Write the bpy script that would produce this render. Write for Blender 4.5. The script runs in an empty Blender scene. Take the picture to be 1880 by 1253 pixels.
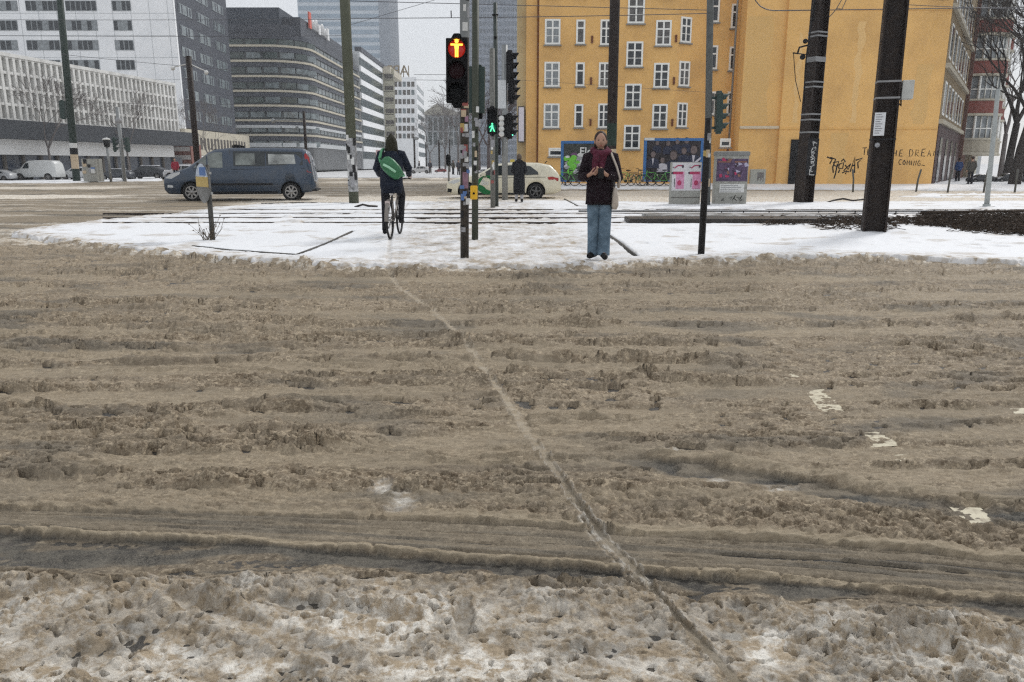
import bpy, bmesh, math, random
import numpy as np
from mathutils import Vector, Matrix
random.seed(7); np.random.seed(7)
PI = math.pi
scene = bpy.context.scene
COL = scene.collection
# ------------------------------------------------------------------ camera
CH = 1.40
FPX, CXP, CYP = 1400.0, 940.0, 626.5
TILT = math.radians(13.1)
cam_d = bpy.data.cameras.new('camera'); cam = bpy.data.objects.new('camera', cam_d); COL.objects.link(cam)
cam.location = (0, 0, CH); cam.rotation_euler = (PI/2 - TILT, 0, 0)
cam_d.sensor_width = 36; cam_d.lens = FPX/1880*36; cam_d.clip_start = 0.05; cam_d.clip_end = 6000
scene.camera = cam
ST, CT = math.sin(TILT), math.cos(TILT)
def ray(px, py):
    x = (px-CXP)/FPX; y = -(py-CYP)/FPX
    return x, CT + y*ST, -ST + y*CT
def P(px, py, Y):
    """world point seen at photo pixel (px, py) at distance Y"""
    x, d, z = ray(px, py); t = Y/d
    return Vector((x*t, Y, CH + z*t))
def G(px, py, z=0.0):
    x, d, zz = ray(px, py); t = (z-CH)/zz
    return Vector((x*t, d*t, z))
# ------------------------------------------------------------------ materials
def new_mat(name):
    m = bpy.data.materials.new(name); m.use_nodes = True
    nt = m.node_tree; b = nt.nodes['Principled BSDF']
    return m, nt, b
def N(nt, t, **kw):
    n = nt.nodes.new(t)
    for k, v in kw.items(): setattr(n, k, v)
    return n
MATS = {}
def mat(name, col, rough=0.6, metal=0.0, var=0.12, scale=6.0, bump=0.0, bscale=None, emit=None, estr=0.0, coat=0.0, dirt=None, stretch=None):
    if name in MATS: return MATS[name]
    m, nt, b = new_mat(name)
    tc = N(nt, 'ShaderNodeTexCoord')
    src = tc.outputs['Object']
    if stretch:
        mp = N(nt, 'ShaderNodeMapping'); mp.inputs['Scale'].default_value = stretch
        nt.links.new(src, mp.inputs[0]); src = mp.outputs[0]
    nz = N(nt, 'ShaderNodeTexNoise'); nz.inputs['Scale'].default_value = scale; nz.inputs['Detail'].default_value = 6; nz.inputs['Roughness'].default_value = .62
    nt.links.new(src, nz.inputs['Vector'])
    mr = N(nt, 'ShaderNodeMapRange'); mr.inputs[1].default_value = .3; mr.inputs[2].default_value = .7; mr.inputs[3].default_value = 1-var; mr.inputs[4].default_value = 1+var
    nt.links.new(nz.outputs[0], mr.inputs[0])
    mx = N(nt, 'ShaderNodeVectorMath', operation='SCALE'); mx.inputs[0].default_value = col[:3]
    nt.links.new(mr.outputs[0], mx.inputs['Scale'])
    out = mx.outputs[0]
    if dirt:
        dcol, amt, dsc = dirt
        n2 = N(nt, 'ShaderNodeTexNoise'); n2.inputs['Scale'].default_value = dsc; n2.inputs['Detail'].default_value = 8; n2.inputs['Roughness'].default_value = .7
        nt.links.new(src, n2.inputs['Vector'])
        r2 = N(nt, 'ShaderNodeMapRange'); r2.inputs[1].default_value = .47; r2.inputs[2].default_value = .64; r2.inputs[3].default_value = 0; r2.inputs[4].default_value = amt
        nt.links.new(n2.outputs[0], r2.inputs[0])
        mm = N(nt, 'ShaderNodeMix', data_type='RGBA'); mm.inputs['B'].default_value = (*dcol, 1)
        nt.links.new(r2.outputs[0], mm.inputs['Factor']); nt.links.new(out, mm.inputs['A']); out = mm.outputs['Result']
    nt.links.new(out, b.inputs['Base Color'])
    b.inputs['Roughness'].default_value = rough; b.inputs['Metallic'].default_value = metal
    if rough >= .5: b.inputs['Specular IOR Level'].default_value = .18
    if coat: b.inputs['Coat Weight'].default_value = coat
    if bump:
        n3 = N(nt, 'ShaderNodeTexNoise'); n3.inputs['Scale'].default_value = bscale or scale*4; n3.inputs['Detail'].default_value = 5
        nt.links.new(src, n3.inputs['Vector'])
        bp = N(nt, 'ShaderNodeBump'); bp.inputs['Strength'].default_value = bump; bp.inputs['Distance'].default_value = .02
        nt.links.new(n3.outputs[0], bp.inputs['Height']); nt.links.new(bp.outputs[0], b.inputs['Normal'])
    if emit:
        b.inputs['Emission Color'].default_value = (*emit, 1); b.inputs['Emission Strength'].default_value = estr
    MATS[name] = m; return m
# ------------------------------------------------------------------ object helpers
def tag(o, label=None, cat=None, group=None, kind=None):
    if label: o['label'] = label
    if cat: o['category'] = cat
    if group: o['group'] = group
    if kind: o['kind'] = kind
    return o
def empty(name, loc=(0, 0, 0), rz=0.0, label=None, cat=None, group=None):
    o = bpy.data.objects.new(name, None); COL.objects.link(o); o.location = loc; o.rotation_euler = (0, 0, rz)
    o.empty_display_size = .2
    return tag(o, label, cat, group)
class MB:
    def __init__(s): s.v = []; s.f = []; s.mi = []; s.m = 0; s.sm = []
    def add(s, vs, fs, smooth=False):
        o = len(s.v); s.v += [tuple(v) for v in vs]
        for f in fs: s.f.append(tuple(i+o for i in f)); s.mi.append(s.m); s.sm.append(smooth)
        return s
    def box(s, x0, x1, y0, y1, z0, z1):
        v = [(x0,y0,z0),(x1,y0,z0),(x1,y1,z0),(x0,y1,z0),(x0,y0,z1),(x1,y0,z1),(x1,y1,z1),(x0,y1,z1)]
        return s.add(v, [(0,3,2,1),(4,5,6,7),(0,1,5,4),(1,2,6,5),(2,3,7,6),(3,0,4,7)])
    def cbox(s, c, d): return s.box(c[0]-d[0]/2, c[0]+d[0]/2, c[1]-d[1]/2, c[1]+d[1]/2, c[2]-d[2]/2, c[2]+d[2]/2)
    def tube(s, pts, r, n=8, cap=True, smooth=True):
        pts = [Vector(p) for p in pts]
        rs = r if isinstance(r, (list, tuple)) else [r]*len(pts)
        vs = []; fs = []; up = None
        for i, p in enumerate(pts):
            d = (pts[min(i+1, len(pts)-1)] - pts[max(i-1, 0)])
            d = d.normalized() if d.length > 1e-9 else Vector((0,0,1))
            if up is None:
                a = Vector((1,0,0)) if abs(d.x) < .8 else Vector((0,1,0))
            else: a = up
            u = (a - d*a.dot(d)).normalized(); w = d.cross(u); up = u
            for k in range(n):
                t = 2*PI*k/n; vs.append(p + (u*math.cos(t) + w*math.sin(t))*rs[i])
        for i in range(len(pts)-1):
            for k in range(n):
                a = i*n+k; b = i*n+(k+1) % n; fs.append((a, b, b+n, a+n))
        s.add(vs, fs, smooth)
        if cap:
            o = len(s.v)-len(vs)
            s.f.append(tuple(o+k for k in reversed(range(n)))); s.mi.append(s.m); s.sm.append(False)
            s.f.append(tuple(o+(len(pts)-1)*n+k for k in range(n))); s.mi.append(s.m); s.sm.append(False)
        return s
    def lathe(s, c, axis, prof, n=20):
        """prof: list of (along, radius); axis 'x','y','z'"""
        c = Vector(c); A = {'x': (Vector((1,0,0)), Vector((0,1,0)), Vector((0,0,1))), 'y': (Vector((0,1,0)), Vector((0,0,1)), Vector((1,0,0))), 'z': (Vector((0,0,1)), Vector((1,0,0)), Vector((0,1,0)))}[axis]
        vs = []; fs = []
        for a, r in prof:
            for k in range(n):
                t = 2*PI*k/n; vs.append(c + A[0]*a + (A[1]*math.cos(t)+A[2]*math.sin(t))*max(r, 1e-4))
        m = len(prof)
        for i in range(m-1):
            for k in range(n): fs.append((i*n+k, i*n+(k+1) % n, (i+1)*n+(k+1) % n, (i+1)*n+k))
        fs.append(tuple(reversed(range(n)))); fs.append(tuple((m-1)*n+k for k in range(n)))
        return s.add(vs, fs, True)
    def prism(s, pts, axis, a0, a1):
        """extrude a 2D polygon. axis 'y': pts=(x,z); axis 'x': pts=(y,z); axis 'z': pts=(x,y)"""
        n = len(pts)
        def mk(p, a): return {'y': (p[0], a, p[1]), 'x': (a, p[0], p[1]), 'z': (p[0], p[1], a)}[axis]
        vs = [mk(p, a0) for p in pts] + [mk(p, a1) for p in pts]
        fs = [tuple(range(n)), tuple(reversed(range(n, 2*n)))] + [(i, i+n, (i+1) % n+n, (i+1) % n) for i in range(n)]
        return s.add(vs, fs)
    def loft(s, rings, n=16, cap=True):
        """rings: (cx,cy,cz,rx,ry[,tiltvec]) horizontal ellipses"""
        vs = []; fs = []
        for r in rings:
            cx, cy, cz, rx, ry = r[:5]; pw = r[5] if len(r) > 5 else 1.0
            for k in range(n):
                t = 2*PI*k/n; c_, s_ = math.cos(t), math.sin(t)
                vs.append((cx + rx*math.copysign(abs(c_)**pw, c_), cy + ry*math.copysign(abs(s_)**pw, s_), cz))
        m = len(rings)
        for i in range(m-1):
            for k in range(n): fs.append((i*n+k, i*n+(k+1) % n, (i+1)*n+(k+1) % n, (i+1)*n+k))
        if cap: fs.append(tuple(reversed(range(n)))); fs.append(tuple((m-1)*n+k for k in range(n)))
        return s.add(vs, fs, True)
    def ball(s, c, r, n=12, m=8):
        r = r if isinstance(r, (tuple, list)) else (r, r, r)
        vs = []; fs = []
        for i in range(m+1):
            ph = PI*i/m
            for k in range(n):
                t = 2*PI*k/n; vs.append((c[0]+r[0]*math.sin(ph)*math.cos(t), c[1]+r[1]*math.sin(ph)*math.sin(t), c[2]-r[2]*math.cos(ph)))
        for i in range(m):
            for k in range(n): fs.append((i*n+k, i*n+(k+1) % n, (i+1)*n+(k+1) % n, (i+1)*n+k))
        return s.add(vs, fs, True)
    def xf(s, M, start=0):
        for i in range(start, len(s.v)): s.v[i] = tuple(M @ Vector(s.v[i]))
        return s
    def build(s, name, mats, parent=None, bevel=0.0, seg=2):
        me = bpy.data.meshes.new(name); me.from_pydata(s.v, [], s.f)
        mats = mats if isinstance(mats, (list, tuple)) else [mats]
        for m in mats: me.materials.append(m)
        for i, p in enumerate(me.polygons): p.material_index = s.mi[i]; p.use_smooth = s.sm[i]
        bm = bmesh.new(); bm.from_mesh(me)
        bmesh.ops.remove_doubles(bm, verts=bm.verts, dist=1e-6)
        bmesh.ops.recalc_face_normals(bm, faces=bm.faces)
        if bevel > 0:
            es = [e for e in bm.edges if len(e.link_faces) == 2 and e.calc_face_angle(0) > .6]
            bmesh.ops.bevel(bm, geom=es, offset=bevel, segments=seg, affect='EDGES', profile=.5, clamp_overlap=True)
        bm.to_mesh(me); bm.free()
        o = bpy.data.objects.new(name, me); COL.objects.link(o)
        if parent: o.parent = parent
        return o
def mesh_from_eval(o, name, mats, parent=None):
    dg = bpy.context.evaluated_depsgraph_get(); dg.update()
    me = bpy.data.meshes.new_from_object(o.evaluated_get(dg)); me.name = name
    old = o.data
    bpy.data.objects.remove(o)
    r = bpy.data.objects.new(name, me); COL.objects.link(r)
    me.materials.clear()
    for m in (mats if isinstance(mats, (list, tuple)) else [mats]): me.materials.append(m)
    if parent: r.parent = parent
    return r
def text(s, size, loc, rot, m, name='lettering', parent=None, depth=.004, shear=0, xs=1.0, offset=0.0, align='CENTER'):
    c = bpy.data.curves.new(name, 'FONT'); c.body = s; c.size = size; c.extrude = depth; c.shear = shear; c.offset = offset
    c.align_x = align; c.align_y = 'CENTER'; c.resolution_u = 2
    o = bpy.data.objects.new(name, c); COL.objects.link(o)
    r = mesh_from_eval(o, name, m, parent)
    r.location = loc; r.rotation_euler = rot; r.scale = (xs, 1, 1)
    return r
def skin(joints, edges, name, m, parent=None, sub=2, root=0):
    me = bpy.data.meshes.new(name); me.from_pydata([j[0] for j in joints], edges, [])
    o = bpy.data.objects.new(name, me); COL.objects.link(o)
    md = o.modifiers.new('s', 'SKIN'); md.use_smooth_shade = True
    md.branch_smoothing = .3
    for i, j in enumerate(joints):
        sv = me.skin_vertices[0].data[i]
        r = j[1]; sv.radius = r if isinstance(r, (tuple, list)) else (r, r)
        sv.use_root = (i == root)
    if sub:
        s2 = o.modifiers.new('u', 'SUBSURF'); s2.levels = sub; s2.render_levels = sub
    return mesh_from_eval(o, name, m, parent)
def dup(o, parent=None):
    c = o.copy(); COL.objects.link(c); c.parent = parent
    for ch in list(o.children): dup(ch, c)
    return c
# ------------------------------------------------------------------ numpy noise
_rng = np.random.RandomState(3)
PERM = np.tile(_rng.permutation(256), 2)
ANG = _rng.rand(256)*2*PI; GX, GY = np.cos(ANG), np.sin(ANG)
def pn(x, y, seed=0):
    x = x + seed*17.31; y = y + seed*41.77
    xi = np.floor(x).astype(np.int64); yi = np.floor(y).astype(np.int64)
    xf = x-xi; yf = y-yi; xi &= 255; yi &= 255
    def g(a, b, dx, dy):
        h = PERM[PERM[a & 255] + (b & 255)]; return GX[h]*dx + GY[h]*dy
    u = xf*xf*xf*(xf*(xf*6-15)+10); v = yf*yf*yf*(yf*(yf*6-15)+10)
    a = g(xi, yi, xf, yf); b = g(xi+1, yi, xf-1, yf); c = g(xi, yi+1, xf, yf-1); d = g(xi+1, yi+1, xf-1, yf-1)
    return (a + u*(b-a))*(1-v) + (c + u*(d-c))*v
# tileable lookup tables keep the ground quick to build
TC, TR = 64, 24; TN = TC*TR
def _mk():
    g = np.arange(TN)/TR; x, y = np.meshgrid(g, g)
    h = np.random.RandomState(11)
    ang = h.rand(TC, TC)*2*PI; gx, gy = np.cos(ang), np.sin(ang)
    xi = np.floor(x).astype(int); yi = np.floor(y).astype(int); xf, yf = x-xi, y-yi
    def G_(i, j, dx, dy): return gx[j % TC, i % TC]*dx + gy[j % TC, i % TC]*dy
    u = xf*xf*xf*(xf*(xf*6-15)+10); v = yf*yf*yf*(yf*(yf*6-15)+10)
    a = G_(xi, yi, xf, yf); b = G_(xi+1, yi, xf-1, yf); c = G_(xi, yi+1, xf, yf-1); d = G_(xi+1, yi+1, xf-1, yf-1)
    P_ = (a+u*(b-a))*(1-v)+(c+u*(d-c))*v
    ox, oy, ra = h.rand(TC, TC), h.rand(TC, TC), h.rand(TC, TC)
    f1 = np.full(x.shape, 9.0); f2 = f1.copy(); rr = np.zeros(x.shape)
    for dx in (-1, 0, 1):
        for dy in (-1, 0, 1):
            i, j = (xi+dx) % TC, (yi+dy) % TC
            dd = np.hypot(xf-dx-ox[j, i]*.8-.1, yf-dy-oy[j, i]*.8-.1)
            k = dd < f1; f2 = np.minimum(f2, np.where(k, f1, dd)); rr = np.where(k, ra[j, i], rr); f1 = np.minimum(f1, dd)
    return [q.astype(np.float32) for q in (P_, f1, f2, rr)]
TP, TF1, TF2, TRA = _mk()
def _look(x, y, seed, tabs):
    x = np.mod(x*TR + (seed*977.3) % TN, TN); y = np.mod(y*TR + (seed*613.7) % TN, TN)
    xi = x.astype(np.int32); yi = y.astype(np.int32); fx = (x-xi).astype(np.float32); fy = (y-yi).astype(np.float32)
    xi %= TN; yi %= TN; x1 = (xi+1) % TN; y1 = (yi+1) % TN
    r0, r1 = yi*TN, y1*TN; out = []
    for T, lin in tabs:
        T = T.ravel()
        if not lin: out.append(T[r0+xi]); continue
        a = T[r0+xi]; b = T[r0+x1]; c = T[r1+xi]; d = T[r1+x1]
        a = a+(b-a)*fx; c = c+(d-c)*fx; out.append(a+(c-a)*fy)
    return out
def pn(x, y, seed=0): return _look(x, y, seed, ((TP, 1),))[0]
def clod(x, y, seed=0, thr=0.0, R=.62):
    """rounded lumps with sharp gaps between them, random heights"""
    f, r = _look(x, y, seed, ((TF1, 1), (TRA, 0)))
    c = np.sqrt(np.clip(1-(f/R)**2, 0, 1)); r = np.clip((r-thr)/(1-thr), 0, 1)
    return c*np.where(r > 0, .35+.65*r, 0)
def fbm(x, y, o=4, seed=0, g=.5):
    r = 0; a = 1
    for i in range(o): r = r + a*pn(x*2**i, y*2**i, seed+i); a *= g
    return r
def billow(x, y, o=4, seed=0, g=.5):
    r = 0; a = 1; t = 0
    for i in range(o): r = r + a*np.abs(pn(x*2**i, y*2**i, seed+i)); t += a; a *= g
    return r/t*2.2
def worley(x, y, seed=0): return _look(x, y, seed, ((TF1, 1), (TF2, 1)))
def sst(a, b, x):
    t = np.clip((x-a)/(b-a), 0, 1); return t*t*(3-2*t)
def curveY(pts):
    w = [G(*p) for p in pts]; xs = np.array([a.x for a in w]); ys = np.array([a.y for a in w])
    i = np.argsort(xs); xs = xs[i]; ys = ys[i]
    s0 = (ys[1]-ys[0])/(xs[1]-xs[0]); s1 = (ys[-1]-ys[-2])/(xs[-1]-xs[-2])
    def f(x):
        y = np.interp(x, xs, ys)
        y = np.where(x < xs[0], ys[0]+s0*(x-xs[0]), y); return np.where(x > xs[-1], ys[-1]+s1*(x-xs[-1]), y)
    return f
def pldist(x, y, w):
    """distance to polyline w [(x,y)], signed side, and param"""
    best = np.full(x.shape, 1e9); side = np.zeros(x.shape); par = np.zeros(x.shape); L = 0
    for a, b in zip(w[:-1], w[1:]):
        dx, dy = b[0]-a[0], b[1]-a[1]; l = math.hypot(dx, dy)
        t = np.clip(((x-a[0])*dx+(y-a[1])*dy)/(l*l), 0, 1)
        d = np.hypot(x-a[0]-t*dx, y-a[1]-t*dy); k = d < best
        cr = ((x-a[0])*dy-(y-a[1])*dx)/l
        side = np.where(k, np.sign(cr), side); par = np.where(k, L+t*l, par); best = np.where(k, d, best); L += l
    return best, side, par
def polysd(x, y, w):
    """signed distance to polygon, negative inside"""
    ins = np.zeros(x.shape, bool); n = len(w)
    for i in range(n):
        a, b = w[i], w[(i+1) % n]
        c = ((a[1] > y) != (b[1] > y)); dy = (b[1]-a[1]) or 1e-9
        ins ^= c & (x < (b[0]-a[0])*(y-a[1])/dy + a[0])
    d, _, _ = pldist(x, y, list(w)+[w[0]])
    return np.where(ins, -d, d)
def grid_mesh(name, X, Y, Z, attrs, m, extra=None, keep=None):
    """build one mesh from one or several vertex grids"""
    grids = [(X, Y, Z, attrs)] + (extra or [])
    co = []; fa = []; off = 0; at = {k: [] for k in attrs}
    for gi, (gx, gy, gz, ga) in enumerate(grids):
        r, c = gx.shape
        co.append(np.stack([gx, gy, gz], -1).reshape(-1, 3))
        ii = np.arange(r*c).reshape(r, c)
        q = np.stack([ii[:-1, :-1], ii[:-1, 1:], ii[1:, 1:], ii[1:, :-1]], -1).reshape(-1, 4)
        if keep is not None and keep[gi] is not None:
            kf = keep[gi][:-1, :-1] | keep[gi][1:, 1:] | keep[gi][:-1, 1:] | keep[gi][1:, :-1]
            q = q[kf.reshape(-1)]
        fa.append(q+off); off += r*c
        for k in at: at[k].append(ga[k].reshape(-1))
    co = np.concatenate(co).astype(np.float32); fa = np.concatenate(fa).astype(np.int32)
    used = np.unique(fa); remap = np.full(len(co), -1, np.int32); remap[used] = np.arange(len(used)); fa = remap[fa]; co = co[used]
    me = bpy.data.meshes.new(name)
    me.vertices.add(len(co)); me.vertices.foreach_set('co', co.ravel())
    me.loops.add(fa.size); me.loops.foreach_set('vertex_index', fa.ravel())
    me.polygons.add(len(fa)); me.polygons.foreach_set('loop_start', np.arange(0, fa.size, 4, dtype=np.int32))
    me.polygons.foreach_set('use_smooth', np.ones(len(fa), bool))
    me.update(calc_edges=True)
    for k in at:
        a = me.attributes.new(k, 'FLOAT', 'POINT'); a.data.foreach_set('value', np.concatenate(at[k]).astype(np.float32)[used])
    me.materials.append(m)
    o = bpy.data.objects.new(name, me); COL.objects.link(o); return o
# ================================================================== GROUND
ISLAND_PX = [(25,436),(90,446),(170,458),(260,468),(350,477),(450,485),(520,490),(620,496),(700,499),(850,500),(1000,499),(1100,497),(1180,491),(1240,488),(1330,486),(1450,481),(1560,480),(1700,484),(1800,489),(1880,493),(2300,510),(2500,372),(1900,374),(1500,376),(1250,377),(1000,373),(800,374),(640,377),(560,379),(470,381),(400,387),(330,398),(240,406),(150,417),(80,426)]
ISLAND = [(G(*p).x, G(*p).y) for p in ISLAND_PX]

def slush_field(X, Y):
    h = np.zeros_like(X); white = np.zeros_like(X); grey = np.zeros_like(X); tan = np.zeros_like(X)
    near = sst(9, 4, Y)
    # warped coordinates along the direction of traffic
    wx = X + .18*fbm(X*1.3, Y*1.3, 3, 1); wy = Y + .12*fbm(X*1.1+9, Y*1.6, 3, 2)
    a = -.06
    U = (wx + a*wy); V = (wy - a*wx)
    patch = sst(-.20, .26, fbm(U*.40, V*1.15, 3, 5) + .30*pn(U*.12, V*.6, 8))      # churned versus pressed flat
    jx = X + .012*pn(X*30, Y*30, 9); jy = Y + .010*pn(X*30, Y*30, 10)
    jU = jx + a*jy; jV = jy - a*jx
    far = sst(3.0, 6.0, Y)
    crumb = billow(X*14, Y*24, 3, 14, .55)
    fine = billow(X*60, Y*60, 2, 15, .6)
    mw = .35*pn(U*2.1, V*2.1, 21)
    r0 = clod(jU*1.1+mw, jV*3.6+mw, 40, .45)                 # long low heaps thrown up by tyres
    r1 = clod(jU*2.3+mw, jV*7.0+mw, 43, .30)
    r2 = clod(jU*3.6, jV*10, 45, .20)
    r3 = clod(jU*7.5, jV*17, 13, .15)
    r4 = clod(jU*15, jV*30, 14, .0)
    rough = sst(-.25, .20, fbm(U*.9+50, V*2.4, 3, 27))
    ridge = np.clip(1-np.abs(fbm(U*.32, V*3.0, 3, 16))*3.6, 0, 1)**2
    ridge2 = np.clip(1-np.abs(fbm(U*.8+30, V*6.0, 3, 26))*3.2, 0, 1)**2
    lumps = r2*(.013+.008*far) + r3*(.012+.001*far) + r4*.006*(1-.5*far)
    heap = r0*.026 + r1*.024
    churned = -.004 + heap*(.75+.5*crumb) + lumps*(.55+.9*rough)
    flat = .005 + r3*.008 + r4*.006 + r2*.009*rough + .005*clod(jU*28, jV*36, 19)*(1-far)
    h = flat + (churned-flat)*patch
    h += (.020+.016*far)*ridge*(.25+.75*patch)*(.75+.5*crumb) + (.007+.010*far)*ridge2*(.7+.5*crumb)
    g1 = pn(U*.35, V*15, 33); g2 = pn(U*.9, V*38, 34)
    h += g1*(.010+.010*far)*(1-.5*patch) + g2*.006*(1-.5*patch)
    h += .0025*fine
    # wheel tracks running across: pressed flat, tread lines, crumbling far lip
    tk = np.zeros_like(X)
    for i, (ya, yb, yc, wt, lh) in enumerate(TRACKS):
        f = curveY([(0, ya), (470, (ya*.55+yb*.45)+3*math.sin(i*2.1)), (940, yb), (1410, (yb*.5+yc*.5)-3*math.sin(i*1.3)), (1880, yc)])
        e = Y - f(X) + .035*fbm(X*2.2, X*0+i, 3, 300+i) + .015*pn(X*11, Y*2, 320+i)
        on = sst(-.32, -.02, fbm(X*.35, X*0+i*3, 2, 340+i))
        w_ = wt*(1+.12*Y)
        inn = sst(w_, w_*.75, np.abs(e))*on
        tread = .006*pn(X*.8+i, e/w_*9, 350+i)+.004*pn(X*9, e/w_*5, 360+i)
        h = h*(1-.5*inn) + .5*inn*(.007+tread)
        amp = np.clip(.40+1.2*pn(X*1.5, X*0+i, 370+i)+.3*pn(X*4, Y*2, 380+i), 0, 1.3)
        lipf = sst(w_*.90, w_*1.12+.010, e)*np.exp(-(np.clip(e-w_, 0, 9)/(.06+.012*Y))**2)*on
        h += lipf*lh*1.25*amp*(1+.06*Y)*(.85+.3*crumb)
        h += np.exp(-((e+w_*1.15)/(.035+.006*Y))**2)*on*lh*.45*amp
        tk = np.maximum(tk, inn)
    # holes and cracks going right down to the wet road
    dens = sst(-.30, .30, fbm(U*.7+70, V*2.0, 3, 28)) 
    pit = sst(.24-.11*patch*dens, .33-.11*patch*dens, pn(jU*(9-3*far), jV*(20-3*far), 29)+.30*pn(jU*24, jV*38, 30))
    pit = np.maximum(pit, sst(.22, .32, pn(jU*3.2, jV*13, 31)+.35*pn(jU*12, jV*25, 32))*patch*dens)
    ln = np.abs(fbm(U*.28, V*3.3, 3, 36)); lmask = sst(-.10, .16, fbm(U*.45+9, V*1.7, 2, 37))
    lw = .022*(1+.8*far)
    crack = sst(lw, lw*.45, ln+.010*pn(X*10, Y*9, 38))*lmask
    ln2 = np.abs(fbm(U*.6+40, V*7.5, 3, 46)); crack = np.maximum(crack, sst(.03, .012, ln2+.02*pn(X*19, Y*9, 39))*sst(.05, .25, fbm(U*.8+19, V*2.7, 2, 47)))
    lipc = sst(lw*1.2, lw*2.2, ln)*sst(lw*5, lw*2.6, ln)*lmask
    h += lipc*(.018+.010*far)*(.75+.5*crumb)
    pit = np.clip(np.maximum(pit, crack), 0, 1)
    pit *= (1-.75*tk)
    h = h*(1-pit) - .008*pit
    tan = np.maximum(tan, tk*.45)
    grey = sst(.10, .45, fbm(U*.8+20, V*1.9, 4, 52))*.55*(1-.6*patch)
    h -= grey*.008*near
    # ---- second rut edge, right
    f2 = curveY([(1060,822),(1200,846),(1330,868),(1440,884),(1600,912),(1760,932),(1880,945)])
    xs = G(1060, 822).x
    e = Y - f2(X) + .02*fbm(X*9, X*0+3, 3, 71) + .012*pn(X*23, X*0, 72)
    fade = sst(xs-.1, xs+.5, X)
    lip = np.exp(-((e-.06)/.055)**2)*fade
    h += lip*(.034+.014*pn(X*7, Y*3, 73)) 
    tan = np.maximum(tan, lip*.8)
    low = fade*sst(.004, -.006, e)*sst(-.20, -.12, e)
    gfl = low*(.55+.45*sst(-.1, .2, fbm(X*2.5, Y*6, 3, 75)))
    h = h*(1-.85*gfl) - .004*gfl; grey = np.maximum(grey, gfl)
    # lip + churn below that, 1000..1880 at y 940-1010
    # ---- upper flank ridge of the tyre track
    fU = curveY([(0,938),(300,944),(520,953),(760,962),(1000,972),(1130,985),(1300,994),(1500,1003),(1700,1022),(1880,1042)])
    fL = curveY([(0,984),(200,994),(450,1004),(650,1018),(900,1036),(1100,1050),(1250,1062),(1500,1078),(1700,1098),(1880,1112)])
    fB = curveY([(0,1056),(200,1066),(450,1060),(620,1052),(800,1062),(1000,1074),(1200,1086),(1400,1108),(1600,1118),(1880,1140)])
    jag = .016*fbm(X*6, X*0+5, 3, 81) + .012*pn(X*19, X*0+2, 82)
    eU = Y - fU(X) + jag
    bank = sst(-.004, .010, eU)*np.exp(-(np.clip(eU, 0, 9)/.16)**2)
    rightish = sst(-1.2, .6, X)
    h = h*(1-.8*bank) + bank*(.014+.018*rightish*(.6+1.2*pn(X*3.4, X*0+7, 83))+.010*crumb)
    tan = np.maximum(tan, sst(-.006, .004, eU)*sst(.09, .03, eU)*(.5+.5*rightish))
    churn = sst(.02, .10, eU)*sst(.62, .25, eU)
    h = h*(1-.6*churn*rightish) + churn*(.030*clod(jx*11, jy*15, 84) + .018*clod(jx*24, jy*28, 85) + .010*clod(jx*48, jy*50, 86)-.004)*(.25+.75*rightish)
    # pressed tyre band
    eL = Y - fL(X) + .010*fbm(X*8, X*0+11, 3, 85) + .007*pn(X*26, X*0+1, 86)
    inb = sst(.004, -.004, eU)*sst(-.004, .002, eL)
    t = (Y - fL(X))/np.maximum(fU(X)-fL(X), .02)
    tr = .0045*np.sin(t*PI*9 + .8*pn(X*.8, X*0, 87)) + .006*pn(X*1.1, t*15, 88) + .004*pn(X*6, t*30, 89) - .012*sst(.20, .30, pn(X*.7, t*12, 94)+.35*pn(X*9, t*16, 100))
    band = .014 + tr + .0025*fine + .004*pn(X*2, Y*9, 90) - .006*sst(.3, .6, t)
    cut = np.clip(pn(X*.9, t*7, 91)-.22, 0, .2)*.06
    h = h*(1-inb) + inb*(band-cut)
    # crumbling lip in front of the band
    f1, f2_ = worley(X*7.5+1.2*pn(X*2.3, X*0+1, 92), Y*5+.4*pn(X*3, X*0+9, 91), 92)
    blk = sst(.02, .16, f2_-f1)
    lipm = sst(-.002, .003, eL)*sst(.058, .030, eL)*inb
    lf = .75*sst(-.12, .18, pn(X*1.4, X*0+5, 95)+.12*sst(-1.3, 0, X))
    h = h*(1-.75*lipm*(1-blk)*lf) + lipm*(.005+.012*(.4+.6*blk)*(.6+1.4*pn(X*3.1, X*0+3, 93)) + .006*crumb)
    h -= inb*sst(.066, .056, eL)*sst(.048, .058, eL)*.004
    tan = np.maximum(tan, inb*.40); tan = np.maximum(tan, lipm); gband = inb*(.30+.35*sst(-.1, .3, fbm(X*1.3, t*5, 3, 112)))*(1-lipm)
    # ---- bare wet asphalt strip in front
    eB = Y - fB(X) + .06*fbm(X*2.5, X*0+21, 3, 95) + .020*pn(X*11, X*0, 96)
    strip = sst(.001, -.004, eL)*sst(-.03, .05, eB)
    film = .0035*fbm(X*26, Y*40, 3, 97) + .005*sst(.2, -1.2, X)*sst(-.2, .2, fbm(X*2, Y*11, 3, 99)) + .009*np.clip(fbm(X*1.6, Y*9, 3, 98)-.05, -.2, .5)
    h = h*(1-strip) + strip*(.0015 + film)
    grey = grey*(1-inb)*(1-strip) + gband*(1-strip) + strip*(.9 - sst(.0, .3, fbm(X*1.8+3, Y*7, 3, 99))*.6)
    tan *= (1-strip)
    # ---- chunky pale snow at the kerb under the camera
    ch = sst(.01, -.10, eB)
    kx = X + .016*pn(X*14, Y*14, 104) + .007*pn(X*55, Y*55, 109); ky = Y + .016*pn(X*14, Y*14, 106) + .007*pn(X*55, Y*55, 108)
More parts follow.
